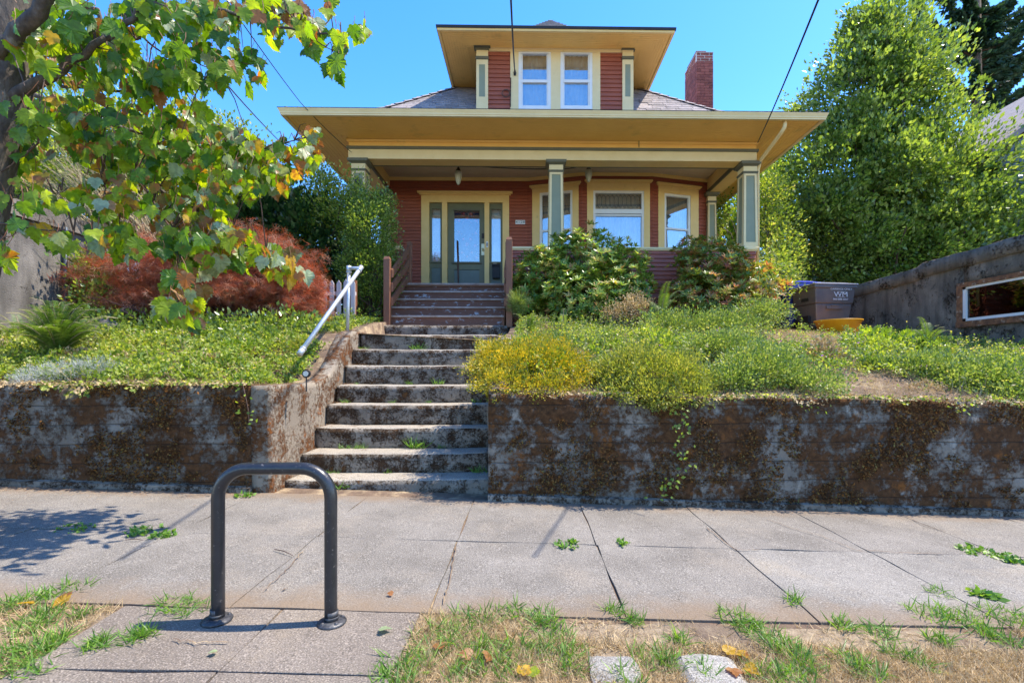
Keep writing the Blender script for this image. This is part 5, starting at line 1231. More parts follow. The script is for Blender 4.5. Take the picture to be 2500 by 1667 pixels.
for (px, py, k) in bl_:
    tip = at(px, py, 23.2 + k); y0 = tip.z - abs(tip.x - tc.x) * .55
    a = Vector((tc.x, 24, y0 )); pts = [a.lerp(tip, q) - Vector((0, 0, .35 * math.sin(math.pi * q))) for q in (0, .25, .5, .75, 1)]
    bq.tube(pts, [.07, .05, .04, .03, .01], 5)
    for i in range(760):
        q = random.random() ** .8; j = min(3, int(q * 4)); p = pts[j].lerp(pts[j + 1], q * 4 - j); wv = (tip - a).normalized(); sd_ = Vector((-wv.z, random.uniform(-1, 1), wv.x)) * random.choice((-1, 1))
        L = (.75 * (1 - q) + .18) * random.random(); pos = p + sd_.normalized() * L * .5 + Vector((0, 0, -.35 * L)) + wv * .2 * L
        P.append(pos); D.append(wv * .8 + sd_ * .5 + Vector((0, 0, -.5)) + Vector(rnd_unit(1)[0]) * .4)
bq.build('boughs', M['twig'], sp, smooth=True)
leafmesh('needles', LM['spruce'], np.array(P), np.array(D), .14 + .2 * rng.random(len(P)), rng.random(len(P)), T_LEAF, parent=sp)

# left side: dark hedge, tall shrub in front of the porch corner, tangled canes
bush('laurel_hedge', 'dark glossy hedge between the fence and the porch', 'hedge', [(640, 560, 130, 130, 9.3, .8), (760, 600, 100, 120, 9.3, .8), (560, 500, 110, 110, 9.6, .9), (700, 690, 130, 80, 9.0, .6), (800, 700, 60, 90, 9.0, .5)], 2600, 8, .09, .11, 'dark', stems=20, r0=.03, thick=.28, lump=.12)
bush('garden_shrub', 'loose yellow green shrub with arching shoots left of the porch column', 'shrub', [(800, 500, 70, 80, 9.1, .5), (860, 540, 60, 90, 9.0, .5), (770, 560, 60, 80, 9.2, .5), (780, 440, 50, 40, 9.4, .4)], 1500, 8, .065, .05, 'ground', stems=22, thick=.4, lump=.3, r0=.012)
bush('clipped_shrub', 'dense small leaved shrub growing against the left porch column', 'shrub', [(905, 570, 62, 90, 8.6, .45), (900, 660, 72, 80, 8.6, .45), (905, 720, 60, 40, 8.6, .4), (935, 505, 28, 40, 8.7, .25), (872, 500, 26, 42, 8.7, .25)], 2500, 8, .055, .042, 'laurel', stems=14, thick=.26, lump=.16, r0=.018)
bush('tangled_shrub', 'tall tangled shrub behind the street maple leaves', 'shrub', [(520, 400, 90, 120, 8.4, .9), (420, 430, 110, 110, 8.2, .9), (250, 430, 150, 130, 7.6, .9), (90, 450, 130, 130, 7.4, .9), (620, 380, 60, 50, 8.6, .5), (480, 290, 30, 50, 8.6, .3), (560, 330, 50, 40, 8.6, .3), (330, 320, 130, 80, 8.0, .7), (150, 300, 140, 80, 8.0, .7)], 3600, 7, .075, .062, 'ground', stems=30, r0=.02, thick=.45, lump=.3)
# dry canes leaning over the garage
cn = thing('rose_canes', (-5.6, 7.2, 1.6), 'bundle of dry straw coloured canes leaning over the left garage', 'canes')
mb = MB()
for i in range(150):
    b = at(random.uniform(220, 420), random.uniform(560, 640), random.uniform(6.9, 7.6)); px = random.uniform(-60, 330)
    e = at(px, random.uniform(310, 420) + max(0, px) * .05, b.y - random.uniform(.2, .9)); m_ = b.lerp(e, .5) + Vector((random.gauss(0, .04), 0, random.uniform(.02, .2)))
    mb.tube([b, m_, e], [.006, .005, .002], 4, caps=False)
for i in range(70):
    px = random.uniform(300, 420); b = at(px, 640, random.uniform(7.4, 7.9)); e = at(px + random.gauss(0, 25), random.uniform(440, 500), b.y); mb.tube([b, b.lerp(e, .5) + Vector((random.gauss(0, .02), 0, 0)), e], [.008, .006, .004], 4, caps=False)
mb.build('canes', M['cane'], cn, kind='stuff')

# red lace-leaf maple
rm, Er = bush('red_maple', 'low spreading red laceleaf maple in front of the picket fence', 'tree',
     [(620, 620, 130, 55, 6.9, .7), (500, 640, 140, 70, 6.7, .8), (360, 680, 120, 60, 6.6, .7), (300, 740, 80, 30, 6.5, .5), (700, 690, 90, 60, 6.8, .6), (745, 715, 45, 45, 6.7, .4), (420, 740, 110, 30, 6.5, .6), (600, 720, 110, 40, 6.6, .6), (740, 760, 60, 30, 6.6, .4), (460, 690, 140, 60, 6.9, .4), (250, 700, 60, 40, 6.6, .4), (640, 700, 140, 60, 6.9, .4)],
     7000, 5, .05, .072, 'redmaple', T_LACE, base=tuple(at(545, 838, 6.7)), stems=26, r0=.035, thick=.26, up=-.25, lump=.30, outw=.6, scat=.8)
mb = MB(); b = at(545, 842, 6.7); pts = [b, at(535, 800, 6.7), at(560, 770, 6.65), at(520, 735, 6.7), at(600, 690, 6.8)]; mb.tube(pts, [.09, .07, .06, .045, .02], 8)
mb.tube([at(560, 775, 6.66), at(620, 740, 6.7), at(700, 700, 6.8)], [.05, .035, .015], 7); mb.build('trunk', M['bark'], rm, smooth=True)

# rhododendrons: the rosettes that show largest are leaves of their own
def rhodo(label, ells, n, seed, base, mat='rhodo'):
    t, E = bush('rhododendron', label, 'shrub', ells, n, 1, .0, .1, 'rhodo', base=base, stems=16, r0=.025, group='rhododendrons below the bay window')
    for ch in [c for c in t.children if c.name.startswith('foliage')]: bpy.data.objects.remove(ch)
    P, O = shell(E, n, .18, .22); N = []; PP = []; DD = []; SS = []; TT = []
    for i in range(n):
        ax = Vector(O[i]) * .75 + Vector((0, 0, .75)); ax.normalize(); a = ax.orthogonal().normalized(); w = ax.cross(a); tone = rng.random(); k = 9
        for j in range(k):
            th = 2 * math.pi * j / k + rng.random() * .5; d = (a * math.cos(th) + w * math.sin(th)) * .8 + ax * (.25 + .6 * rng.random())
            PP.append(P[i]); DD.append(d); N.append(ax); SS.append(.105 * (.75 + .5 * rng.random())); TT.append(min(1, tone * .72 + rng.random() * .3) if rng.random() > .06 else .92 + .08 * rng.random())
    PP = np.array(PP); DD = np.array(DD, float); N = np.array(N, float); SS = np.array(SS); TT = np.array(TT)
    # the foremost leaves become parts
    order = np.argsort(PP[:, 1])[:260] if True else None
    mask = np.zeros(len(PP), bool); mask[order] = True
    leafmesh('leaves', LM[mat], PP[~mask], DD[~mask], SS[~mask], TT[~mask], T_LONG, N=N[~mask], parent=t)
    tv, tf = T_LONG
    me = []
    for q in range(6):
        m_ = bpy.data.meshes.new('leaf'); m_.from_pydata([tuple(v) for v in tv], [], tf); m_.materials.append(LM[mat]); a_ = m_.attributes.new('tone', 'FLOAT', 'FACE'); a_.data.foreach_set('value', [(.1, .3, .5, .65, .8, .9)[q]] * len(tf)); me.append(m_)
    F = frames(DD[mask], N[mask]); o0 = wloc(t)
    for i, (p, s_, tt) in enumerate(zip(PP[mask], SS[mask], TT[mask])):
        o = bpy.data.objects.new('leaf', me[min(5, int(tt * 6))]); o.location = Vector(p) - o0; o.rotation_mode = 'QUATERNION'; o.rotation_quaternion = Matrix(F[i].tolist()).to_quaternion(); o.scale = (s_,) * 3; link(o, t)
    return t
rhodo('large round rhododendron between the porch steps and the bay window', [(1420, 640, 115, 75, 8.7, .6), (1330, 680, 75, 80, 8.5, .5), (1420, 730, 130, 70, 8.4, .6), (1520, 690, 75, 80, 8.6, .5), (1290, 720, 40, 60, 8.4, .4)], 2100, 1, (PX(1430, 8.6), 8.6, 1.75))
rhodo('reddish rhododendron at the right corner of the porch', [(1740, 650, 90, 60, 8.7, .5), (1720, 720, 90, 60, 8.5, .5), (1830, 700, 75, 55, 8.6, .5), (1690, 610, 40, 30, 8.8, .3), (1790, 750, 80, 40, 8.4, .4)], 1400, 2, (PX(1740, 8.6), 8.6, 1.75), 'rhodo2')
# golden shrub
bush('golden_shrub', 'round golden yellow shrub on the wall beside the steps', 'shrub', [(1275, 895, 110, 62, 4.75, .45), (1210, 880, 55, 48, 4.9, .35), (1350, 900, 75, 60, 4.7, .4), (1230, 935, 65, 40, 4.35, .3), (1330, 945, 80, 30, 4.3, .28), (1400, 925, 40, 30, 4.5, .25)], 5600, 8, .022, .021, 'gold', stems=20, r0=.008, thick=.17, lump=.34)
bush('trailing_shrub', 'low yellow green mound spilling over the wall right of the golden shrub', 'shrub', [(1600, 915, 125, 66, 4.5, .4), (1560, 960, 90, 34, 4.2, .25), (1680, 960, 60, 30, 4.25, .25), (1620, 978, 60, 18, 4.1, .15), (1500, 920, 60, 40, 4.5, .3)], 4600, 8, .026, .023, 'gold2', stems=20, r0=.006, thick=.2, lump=.3)
bush('geranium_mound', 'cool green geranium mound at the wall edge below the dry patch', 'plant', [(1850, 905, 110, 60, 4.6, .35), (1780, 930, 80, 45, 4.4, .25), (1975, 935, 80, 38, 4.4, .3), (1750, 850, 90, 40, 5.2, .3)], 3400, 7, .03, .026, 'groundblue', stems=0, thick=.35)
bush('geranium_mound', 'pale leafy mound spilling over the far right end of the wall', 'plant', [(2380, 930, 130, 50, 4.6, .35), (2460, 970, 90, 40, 4.35, .3), (2260, 900, 110, 40, 4.9, .35)], 3200, 7, .03, .028, 'groundblue', stems=0, thick=.35)
bush('leafy_clump', 'broad leaved green clump in front of the yellow tub', 'plant', [(2130, 838, 50, 24, 6.2, .3), (2090, 858, 50, 20, 6.0, .3), (2180, 855, 55, 26, 6.0, .3)], 420, 7, .05, .07, 'yellowgreen', stems=0, thick=.4)
bush('wildflower_patch', 'tall weedy patch below the right rhododendron', 'plant', [(1860, 765, 70, 34, 7.6, .4), (1760, 800, 110, 40, 6.8, .4), (1640, 800, 90, 40, 6.8, .4)], 2200, 7, .05, .034, 'groundblue', stems=0, thick=.45)
bush('silver_plant', 'silvery grey plant trailing over the wall at far left', 'plant', [(140, 915, 75, 28, 4.3, .2), (230, 905, 60, 26, 4.4, .2), (80, 930, 40, 18, 4.2, .15)], 1300, 8, .02, .028, 'silver', T_BLADE, stems=0, thick=.4)
bush('flowering_stems', 'pale brown seed heads standing between the two rhododendrons', 'plant', [(1545, 745, 40, 38, 7.6, .25), (1500, 765, 36, 26, 7.6, .2), (1575, 760, 24, 30, 7.6, .2)], 420, 6, .03, .03, 'dry', stems=20, r0=.005, thick=.5)
bush('spurge', 'blue green feathery spurge at the foot of the right newel post', 'plant', [(1263, 738, 20, 26, 7.9, .15)], 160, 9, .02, .09, 'groundblue', T_NEEDLE, stems=0)

# ferns
def fern(label, px, py, Y, n, L, spread=1.0, mat='fern', base=None, curl=.9):
    b = Vector(at(px, py, Y)) if base is None else Vector(base); t = thing('fern', b, label, 'fern', None); P = []; D = []; S = []; N = []; mb = MB()
    for i in range(n):
        az = random.uniform(0, 2 * math.pi); ln = L * random.uniform(.7, 1.1); out = Vector((math.cos(az), math.sin(az), 0)); el = R(random.uniform(55, 88))
        pts = []; p = b.copy(); d = out * math.cos(el) * spread + Vector((0, 0, math.sin(el))); m = 22
        for j in range(m):
            pts.append(p.copy()); p = p + d.normalized() * ln / m; d = d + Vector((0, 0, -1)) * (curl / m) * 1.25
        mb.tube(pts[::3] + [pts[-1]], .003, 4, caps=False); sidev = out.cross(Vector((0, 0, 1)))
        for j in range(2, m):
            q = j / m; w = .17 * L * math.sin(math.pi * min(1, q * .85 + .12)) ** .8; dd = (pts[j] - pts[j - 1]).normalized()
            for s in (-1, 1):
                for h in (0, .5):
                    P.append(pts[j] - dd * (ln / m) * h); D.append(sidev * s + dd * .45); S.append(w); N.append(sidev.cross(dd) * 1.0 + Vector((0, 0, .1)))
    mb.build('frond_rib', M['cane'], t, kind='stuff')
    tmp = (np.array([(0, 0, 0), (-.055, .4, 0), (0, 1, -.03), (.055, .4, 0)], float), [(0, 2, 1), (0, 3, 2)])
    tone = np.clip(rng.random(len(P)) * .5 + np.repeat(rng.random(n), len(P) // n + 1)[:len(P)] * .5, 0, 1)
    leafmesh('fronds', LM[mat], np.array(P), np.array(D), np.array(S), tone, tmp, N=np.array(N), parent=t); return t
fern('large bright green fern at the left end of the garden bed', 140, 872, 4.8, 54, .66)
fern('small dark fern tucked under the garage wall at far left', 50, 850, 5.6, 16, .5)
fern('pale fern at the foot of the right newel post', 1290, 812, 7.0, 9, .42)
fern('pale fern below the big rhododendron', 1375, 812, 6.9, 7, .42)
fern('upright fern beside the lattice vent', 1615, 775, 7.5, 10, .62)
fern('grey green fern left of the lattice vent', 1590, 790, 7.3, 7, .40)
fern('wide fern growing by the garage wall on the right bank', 2265, 850, 6.0, 12, .45)
# boulders in the bed
for px, py, Y, s, lab in ((265, 815, 5.9, .26, 'dark boulder under the red maple, in the left bed'), (90, 905, 4.9, .17, 'brown rock below the large fern'), (20, 880, 5.2, .16, 'rough rock at the left edge of the bed')):
    c = at(px, py, Y); bm = bmesh.new(); bmesh.ops.create_icosphere(bm, subdivisions=3, radius=s)
    for v in bm.verts: v.co = v.co * (1 + .35 * nse(v.co, 3.5) + .08 * nse(v.co, 13)); v.co.z *= .8
    bm.verts.index_update(); mb = MB(); mb.add([v.co + c for v in bm.verts], [[v.index for v in f.verts] for f in bm.faces]); bm.free(); mb.build('boulder', M['garage'], None, lab, 'rock', 'rocks in the left bed', smooth=False)

# ------------------------------------------------------------------ ground cover on both banks
def cover(name, label, x0, x1, y0, y1, n, mat, size, hgt, dens=None, tmpl=T_LEAF, per=6, kind='stuff', lean=1.0, thr=-.1, seed=0, bump=.10):
    X = rng.uniform(x0, x1, n); Yv = rng.uniform(y0, y1, n); keep = []; Z = np.zeros(n)
    for i in range(n):
        d = nse((X[i] * 1.3 + seed, Yv[i] * 1.6, seed)) + .5 * nse((X[i] * 4, Yv[i] * 4, seed + 3))
        if d > thr and (dens is None or dens(X[i], Yv[i])):
            keep.append(i); Z[i] = garden_z(X[i], Yv[i]) + max(0, d - thr) * bump * (1 if Yv[i] < 5.8 or X[i] > 2.5 else .35)
    k = np.array(keep); P0 = np.stack([X[k], Yv[k], Z[k]], 1); m = len(k); ton = rng.random(m) * .5 + .5 * np.clip(np.array([.5 + 1.3 * nse((X[i] * 3.1, Yv[i] * 3.1, seed + 20)) for i in k]), 0, 1)
    hg = np.array([.45 + 1.8 * max(0, nse((X[i] * 6, Yv[i] * 6, seed + 31))) for i in k])
    P = np.repeat(P0, per, 0) + np.column_stack([rng.normal(0, .022, m * per), rng.normal(0, .022, m * per), rng.random(m * per) * hgt * np.repeat(hg, per)])
    D = rnd_unit(m * per) * lean + np.array([0, 0, .5]); S = size * (.6 + .8 * rng.random(m * per)); tn = np.clip(np.repeat(ton, per) * .6 + rng.random(m * per) * .5 - .05, 0, 1)
    return leafmesh(name, LM[mat], P, D, S, tn, tmpl, parent=None, label=label, cat='ground cover' if kind == 'stuff' else None)
okl = lambda x, y: x < -2.34
def straw(x, y): return (2.9 < x < 6.5 and 6.2 + .3 * math.sin(x * 3) < y < 9.6) or ((x - 2.9) / 1.15) ** 2 + ((y - 4.45) / .38) ** 2 < 1 or ((x - 2.2) / .9) ** 2 + ((y - 6.7) / .5) ** 2 < 1
okr = lambda x, y: x > XR + .22 and not (straw(x, y) and random.random() < .93)
cover('groundcover', 'bright green low groundcover on the left bank', -7.5, -2.35, 4.2, 6.9, 13000, 'ground', .036, .10, okl, thr=-.22, seed=1)
cover('groundcover', 'darker leafy undergrowth behind the left bank', -7.5, -2.4, 5.6, 8.6, 6500, 'laurel', .042, .14, okl, thr=-.3, seed=4)
cover('groundcover', 'yellow green weedy groundcover on the right bank', XR + .22, 6.7, 4.3, 8.6, 15000, 'ground', .032, .10, okr, thr=-.10, seed=7, bump=.16)
cover('groundcover', 'cooler green weeds mixed into the right bank', XR + .22, 6.7, 4.2, 7.6, 6000, 'groundblue', .030, .12, okr, thr=.0, seed=12, bump=.2)
cover('dry_grass', 'straw coloured dry grass between the weeds on the right bank', XR + .22, 6.7, 4.12, 10.5, 30000, 'dry', .055, .01, lambda x, y: x > XR + .22, tmpl=T_NEEDLE, per=5, thr=-.9, seed=2, bump=.0)
cover('dry_grass', 'straw and litter along the left bank', -7.5, -2.35, 4.12, 6.6, 9000, 'dry', .045, .01, okl, tmpl=T_NEEDLE, per=5, thr=-.9, seed=2, bump=.0)
cover('wildflowers', 'scattered purple geranium flowers on the right bank', 0.5, 6.0, 4.2, 7.5, 130, 'flower', .022, .03, okr, per=4, thr=-.05, seed=7, bump=.45)
cover('garden_weeds', 'low weeds behind the bins and along the garage', 6.9, 12, 11.0, 14, 2500, 'laurel', .06, .12, None, thr=-.2, seed=9)

# ------------------------------------------------------------------ dry lawn strip, tufts, weeds in joints
def strip_ok(x, y): return not (-1.78 < x < -.45)
def blades(name, label, P0, mat, size, spread, per, up=.4, tmpl=T_NEEDLE, parent=None, cat=None, group=None, kind='stuff', scat=1.0):
    m = len(P0); P = np.repeat(P0, per, 0) + np.column_stack([rng.normal(0, spread, m * per), rng.normal(0, spread, m * per), np.zeros(m * per)])
    D = rnd_unit(m * per) * scat; D[:, 2] = np.abs(D[:, 2]) * .6 + up; S = size * (.5 + .9 * rng.random(m * per)); tn = np.clip(np.repeat(rng.random(m), per) * .5 + rng.random(m * per) * .55, 0, 1)
    return leafmesh(name, LM[mat], P, D, S, tn, tmpl, parent=parent, label=label, cat=cat, group=group, kind=kind)
pts = []
while len(pts) < 34000:
    x, y = random.uniform(-4.2, 4.2), random.uniform(1.1, 2.17)
    if not strip_ok(x, y): continue
    d = nse((x * 1.6, y * 1.6, 0)); 
    if x < -1.7 and random.random() < .6: continue
    if (y > 1.98 + .05 * nse((x * 3, 0, 0)) and .0 < x < 2.2 and random.random() < .93): continue
    if any((x - a) ** 2 + (y - b) ** 2 < r_ ** 2 for a, b, r_ in ((at(1500, 1622, 1.83).x, 1.83, .10), (at(1735, 1632, 1.80).x, 1.80, .12))): continue
    if d > -.35 or random.random() < .4: pts.append((x, y, sw(x) - .012))
blades('dry_lawn', 'dry straw coloured grass of the lawn strip', np.array(pts), 'dry', .048, .012, 6, up=.20, cat='grass')
def tuft(px, py, r_px, n=26, L=.07, mat='grass', label=None, parent=None, wide=1.0):
    Yg = 1.07 * 1180 / (py - 897)
    for _ in range(3):
        p = at(px, py, Yg); Yg *= (EYE.z - sw(p.x)) / (EYE.z - p.z)
    p = at(px, py, Yg); rr = r_px * Yg / 1180; a = rng.random(n) * 6.28; q = np.sqrt(rng.random(n)) * rr
    X = p.x + np.cos(a) * q * wide; Yv = p.y + np.sin(a) * q * 1.1
    return np.column_stack([X, Yv, [sw(x) - .008 for x in X]])
TB = [(1180, 1505, 45), (1110, 1530, 60), (1060, 1570, 60), (1150, 1590, 45), (1340, 1530, 55), (1370, 1580, 55), (1320, 1500, 40), (1250, 1490, 30), (1400, 1620, 40), (1210, 1575, 40), (1300, 1590, 40), (990, 1620, 60), (960, 1650, 60), (1220, 1630, 50), (1130, 1640, 40),
      (1590, 1605, 45), (1640, 1615, 35), (1660, 1560, 22), (1800, 1510, 45), (1850, 1540, 50), (1890, 1570, 45), (1940, 1600, 45), (1980, 1625, 40), (1870, 1645, 45), (1950, 1655, 45), (2080, 1610, 45), (2120, 1640, 45), (2060, 1525, 26), (2150, 1540, 36), (2190, 1590, 28),
      (2270, 1500, 50), (2330, 1505, 50), (2420, 1500, 60), (2480, 1510, 50), (2380, 1530, 36), (2290, 1560, 26), (2450, 1560, 36), (2250, 1620, 26), (1720, 1640, 30), (1530, 1660, 40),
      (60, 1530, 60), (30, 1600, 60), (90, 1580, 50), (130, 1560, 30), (20, 1480, 40), (90, 1460, 40), (160, 1440, 40), (60, 1640, 50), (200, 1500, 16), (110, 1500, 30), (250, 1570, 20), (230, 1575, 30), (320, 1560, 26), (360, 1545, 20), (1500, 1490, 20), (1550, 1510, 18)]
for i, (px, py, r_) in enumerate(TB):
    P0 = tuft(px, py, r_, int(14 + r_ * .55)); TBm = blades('grass', None, P0, 'grass', .062, .006, 3, up=.25, tmpl=T_BLADE, kind='stuff')
    TBm['label'] = 'green grass tufts in the dry lawn strip'; TBm['category'] = 'grass'; TBm['group'] = 'green tufts of the lawn strip'
WJ = [(350, 1298, 36, .03), (405, 1308, 22, .03), (425, 1480, 50, .05), (470, 1490, 40, .04), (1385, 1332, 26, .03), (1515, 1328, 14, .03), (2385, 1348, 40, .03), (2440, 1360, 40, .03), (2480, 1370, 26, .03), (595, 1212, 20, .03), (190, 1290, 40, .02), (2300, 1450, 30, .04), (2400, 1455, 30, .035), (1940, 1470, 24, .05), (385, 1180, 16, .04), (1255, 1208, 22, .04), (835, 1186, 34, .07), (1600, 1222, 12, .06), (1665, 1224, 14, .05), (1925, 1238, 18, .08), (2090, 1232, 20, .07), (2420, 1248, 26, .06), (2480, 1244, 30, .08), (1790, 1226, 16, .05)]
for i, (px, py, r_, L) in enumerate(WJ):
    P0 = tuft(px, py, r_, int(8 + r_ * .5)); P0[:, 2] += .012; o = blades('joint_weeds', None, P0, 'grass', L * 1.1, .004, 3, up=.2, tmpl=T_LEAF if L < .04 else T_BLADE); o['label'] = 'green weeds sprouting from the sidewalk joints and wall foot'; o['category'] = 'weeds'; o['group'] = 'weeds in the sidewalk joints'
# weeds on the steps: (px, py, step index)
for (px, py, k, r_, L) in ((845, 972, 4, 10, .045), (960, 972, 4, 6, .03), (1045, 972, 4, 8, .03), (860, 1075, 2, 30, .045), (1020, 1078, 2, 16, .10), (1080, 1074, 2, 10, .035), (810, 1140, 1, 18, .03), (765, 1132, 1, 18, .04), (950, 1144, 1, 10, .03), (1180, 1140, 1, 26, .06), (1000, 925, 5, 10, .04), (1070, 925, 5, 12, .06), (870, 928, 5, 6, .03), (1020, 848, 7, 16, .08), (890, 842, 7, 10, .05), (1165, 975, 4, 10, .05)):
    Yk = DK[k] - .03; zk_ = ZK[k - 1]; p = at(px, py, Yk); n = int(6 + r_ * .5); X = p.x + rng.uniform(-1, 1, n) * r_ * Yk / 1180
    P0 = np.column_stack([X, np.full(n, Yk) - rng.random(n) * .02, np.full(n, zk_ - .008)]); o = blades('step_weeds', None, P0, 'grass', L * 1.3, .004, 3, up=.5, tmpl=T_BLADE); o['label'] = 'green weeds growing on the concrete steps'; o['category'] = 'weeds'; o['group'] = 'weeds on the steps'
# litter: needles and bits along the wall foot and the steps
n = 2600; X = rng.uniform(-4.6, -2.2, n); Yv = 4.04 - np.abs(rng.normal(0, .11, n)); P = np.column_stack([X, Yv, [sw(x) + .004 for x in X]])
n2 = 1200; X2 = rng.uniform(.5, 5, n2); Y2 = 4.0 - np.abs(rng.normal(0, .05, n2)); P2 = np.column_stack([X2, Y2, [sw(x) + .004 for x in X2]])
n3 = 900; k = rng.integers(0, 7, n3); X3 = XL + np.abs(rng.normal(0, .10, n3)); P3 = np.column_stack([X3, np.array(DK)[k] + rng.random(n3) * .25, np.array(ZK)[k] + .004])
n4 = 900; Y4 = rng.uniform(4.1, 6.3, n4); P4 = np.column_stack([rng.uniform(XL - .17, XL - .01, n4), Y4, [interp(y, CH) + .006 for y in Y4]])
PA = np.vstack([P, P2, P3, P4]); D = rnd_unit(len(PA)); D[:, 2] *= .15
leafmesh('leaf_litter', LM['litter'], PA, D, .012 + .022 * rng.random(len(PA)), rng.random(len(PA)), T_NEEDLE, label='brown needles and leaf litter along the foot of the wall', cat='litter')

# ================================================================== the street maple whose branches hang into the frame
mt = thing('street_maple', (-3.5, 2.75, .08), 'street maple at the left with hanging green and browning leaves', 'tree')
lp_ = lambda a, b, q: a + (b - a) * q
def limb(name, pts, r, mat='bark', n=7):
    P = []
    for (a, b) in zip(pts, pts[1:]):
        for i in range(4): P.append(Vector(a).lerp(Vector(b), i / 4))
    P.append(Vector(pts[-1])); m = len(P); P = [p + Vector((random.gauss(0, .004), random.gauss(0, .006), random.gauss(0, .004))) for p in P]
    mb = MB(); mb.tube(P, [lp_(r[0], r[1], i / (m - 1)) for i in range(m)], n); return mb.build(name, M[mat], mt, smooth=True)
limb('trunk', [at(-190, 1330, 2.75), at(-120, 820, 2.75), at(-48, 480, 2.75), at(12, 200, 2.72), at(18, -80, 2.7), at(60, -500, 2.7)], [.15, .085], n=14)
LIMBS = [([(-12, 130, 2.5), (30, 95, 2.5), (95, 30, 2.45), (150, -60, 2.4)], .042, .03), ([(262, 98, 2.6), (310, 52, 2.6), (368, 2, 2.6), (420, -60, 2.6)], .012, .022), ([(262, 98, 2.6), (150, 170, 2.65), (30, 240, 2.7)], .014, .035),
         ([(180, 0, 2.9), (240, 30, 2.9), (245, 85, 2.9)], .02, .008), ([(20, 330, 2.9), (85, 300, 2.9), (210, 365, 3.0), (330, 420, 3.1), (440, 500, 3.2), (600, 600, 3.3), (700, 620, 3.3)], .018, .003),
         ([(150, 210, 3.0), (290, 220, 3.0), (370, 205, 3.0), (430, 185, 3.0)], .010, .003), ([(60, 220, 3.1), (250, 300, 3.2), (480, 360, 3.4), (640, 365, 3.5), (745, 335, 3.6)], .016, .003),
         ([(420, -40, 2.8), (520, 20, 2.8), (640, 60, 2.9), (780, 82, 3.0), (850, 85, 3.05), (885, 66, 3.1)], .012, .002), ([(640, 60, 2.9), (700, 30, 2.9), (760, 90, 3.0), (830, 140, 3.0)], .006, .002),
         ([(330, 95, 2.7), (345, 92, 2.7), (400, 130, 2.8), (470, 150, 2.85), (560, 190, 2.9)], .007, .002), ([(240, 300, 2.9), (250, 380, 2.9), (255, 480, 2.9), (300, 580, 2.9)], .007, .002),
         ([(330, 420, 3.0), (420, 560, 3.0), (440, 680, 2.95), (430, 760, 2.9)], .007, .002), ([(-20, 545, 2.6), (60, 556, 2.6), (180, 565, 2.65), (240, 590, 2.7)], .005, .002), ([(-20, 480, 2.7), (90, 482, 2.75), (170, 460, 2.8)], .004, .002),
         ([(120, 320, 2.8), (60, 380, 2.75), (0, 420, 2.7)], .006, .002), ([(0, 590, 2.4), (40, 560, 2.45)], .004, .002)]
for pts, r0, r1 in LIMBS: limb('branch', [at(*p) for p in pts], [r0, r1], 'bark' if r0 > .01 else 'twig', 7)
# leaf blade: five lobed, toothed, cupped; several shapes
def maple_tmpl(seed):
    q = random.Random(seed); half = [(0.0, .05), (.14, -.02), (.28, .03), (.33, .13), (.45, .20), (.40, .28), (.50, .40), (.41, .42), (.45, .55), (.33, .55), (.28, .60), (.29, .70), (.19, .73), (.16, .85), (.09, .87), (.0, 1.04)]
    pts = [(x * (1 + q.uniform(-.09, .09)) * 1.02, y + q.uniform(-.02, .02)) for x, y in half]
    R_ = pts; L_ = [(-x * (1 + q.uniform(-.08, .08)), y + q.uniform(-.015, .015)) for x, y in pts[1:-1]][::-1]
    ol = R_ + L_; mid = [(0, .30), (0, .62)]
    cup = q.uniform(.15, .45); drp = q.uniform(.1, .45); tw = q.uniform(-.25, .25)
    def z(x, y): return -cup * x * x * 1.6 + abs(x) * .28 - drp * (y - .3) ** 2 + tw * x * y + .018 * math.sin(x * 31) * math.cos(y * 23)
    V = [(x, y, z(x, y)) for x, y in ol] + [(0, .36, z(0, .36) - .03)]; n = len(ol); fs = [(i, (i + 1) % n, n) for i in range(n)]
    return np.array(V, float), fs
MT = [maple_tmpl(i) for i in range(5)]
MC = {'green': leafmat('maple_green', [(0, (.035, .10, .012)), (.5, (.07, .16, .016)), (1, (.13, .24, .02))], .38, .5, tcol=(2.6, 2.3, .3)),
      'lime': leafmat('maple_lime', [(0, (.14, .24, .02)), (1, (.30, .40, .03))], .42, .6, tcol=(2.3, 2.1, .3)),
      'pale': leafmat('maple_pale', [(0, (.20, .27, .13)), (1, (.42, .45, .28))], .38, .3, tcol=(1.3, 1.4, .5)),
      'yellow': leafmat('maple_yellow', [(0, (.45, .28, .02)), (1, (.65, .42, .05))], .45, .5, tcol=(1.5, 1.3, .4)),
      'brown': leafmat('maple_brown', [(0, (.20, .16, .03)), (.5, (.32, .17, .05)), (1, (.40, .24, .13))], .5, .4, tcol=(1.6, 1.2, .6))}
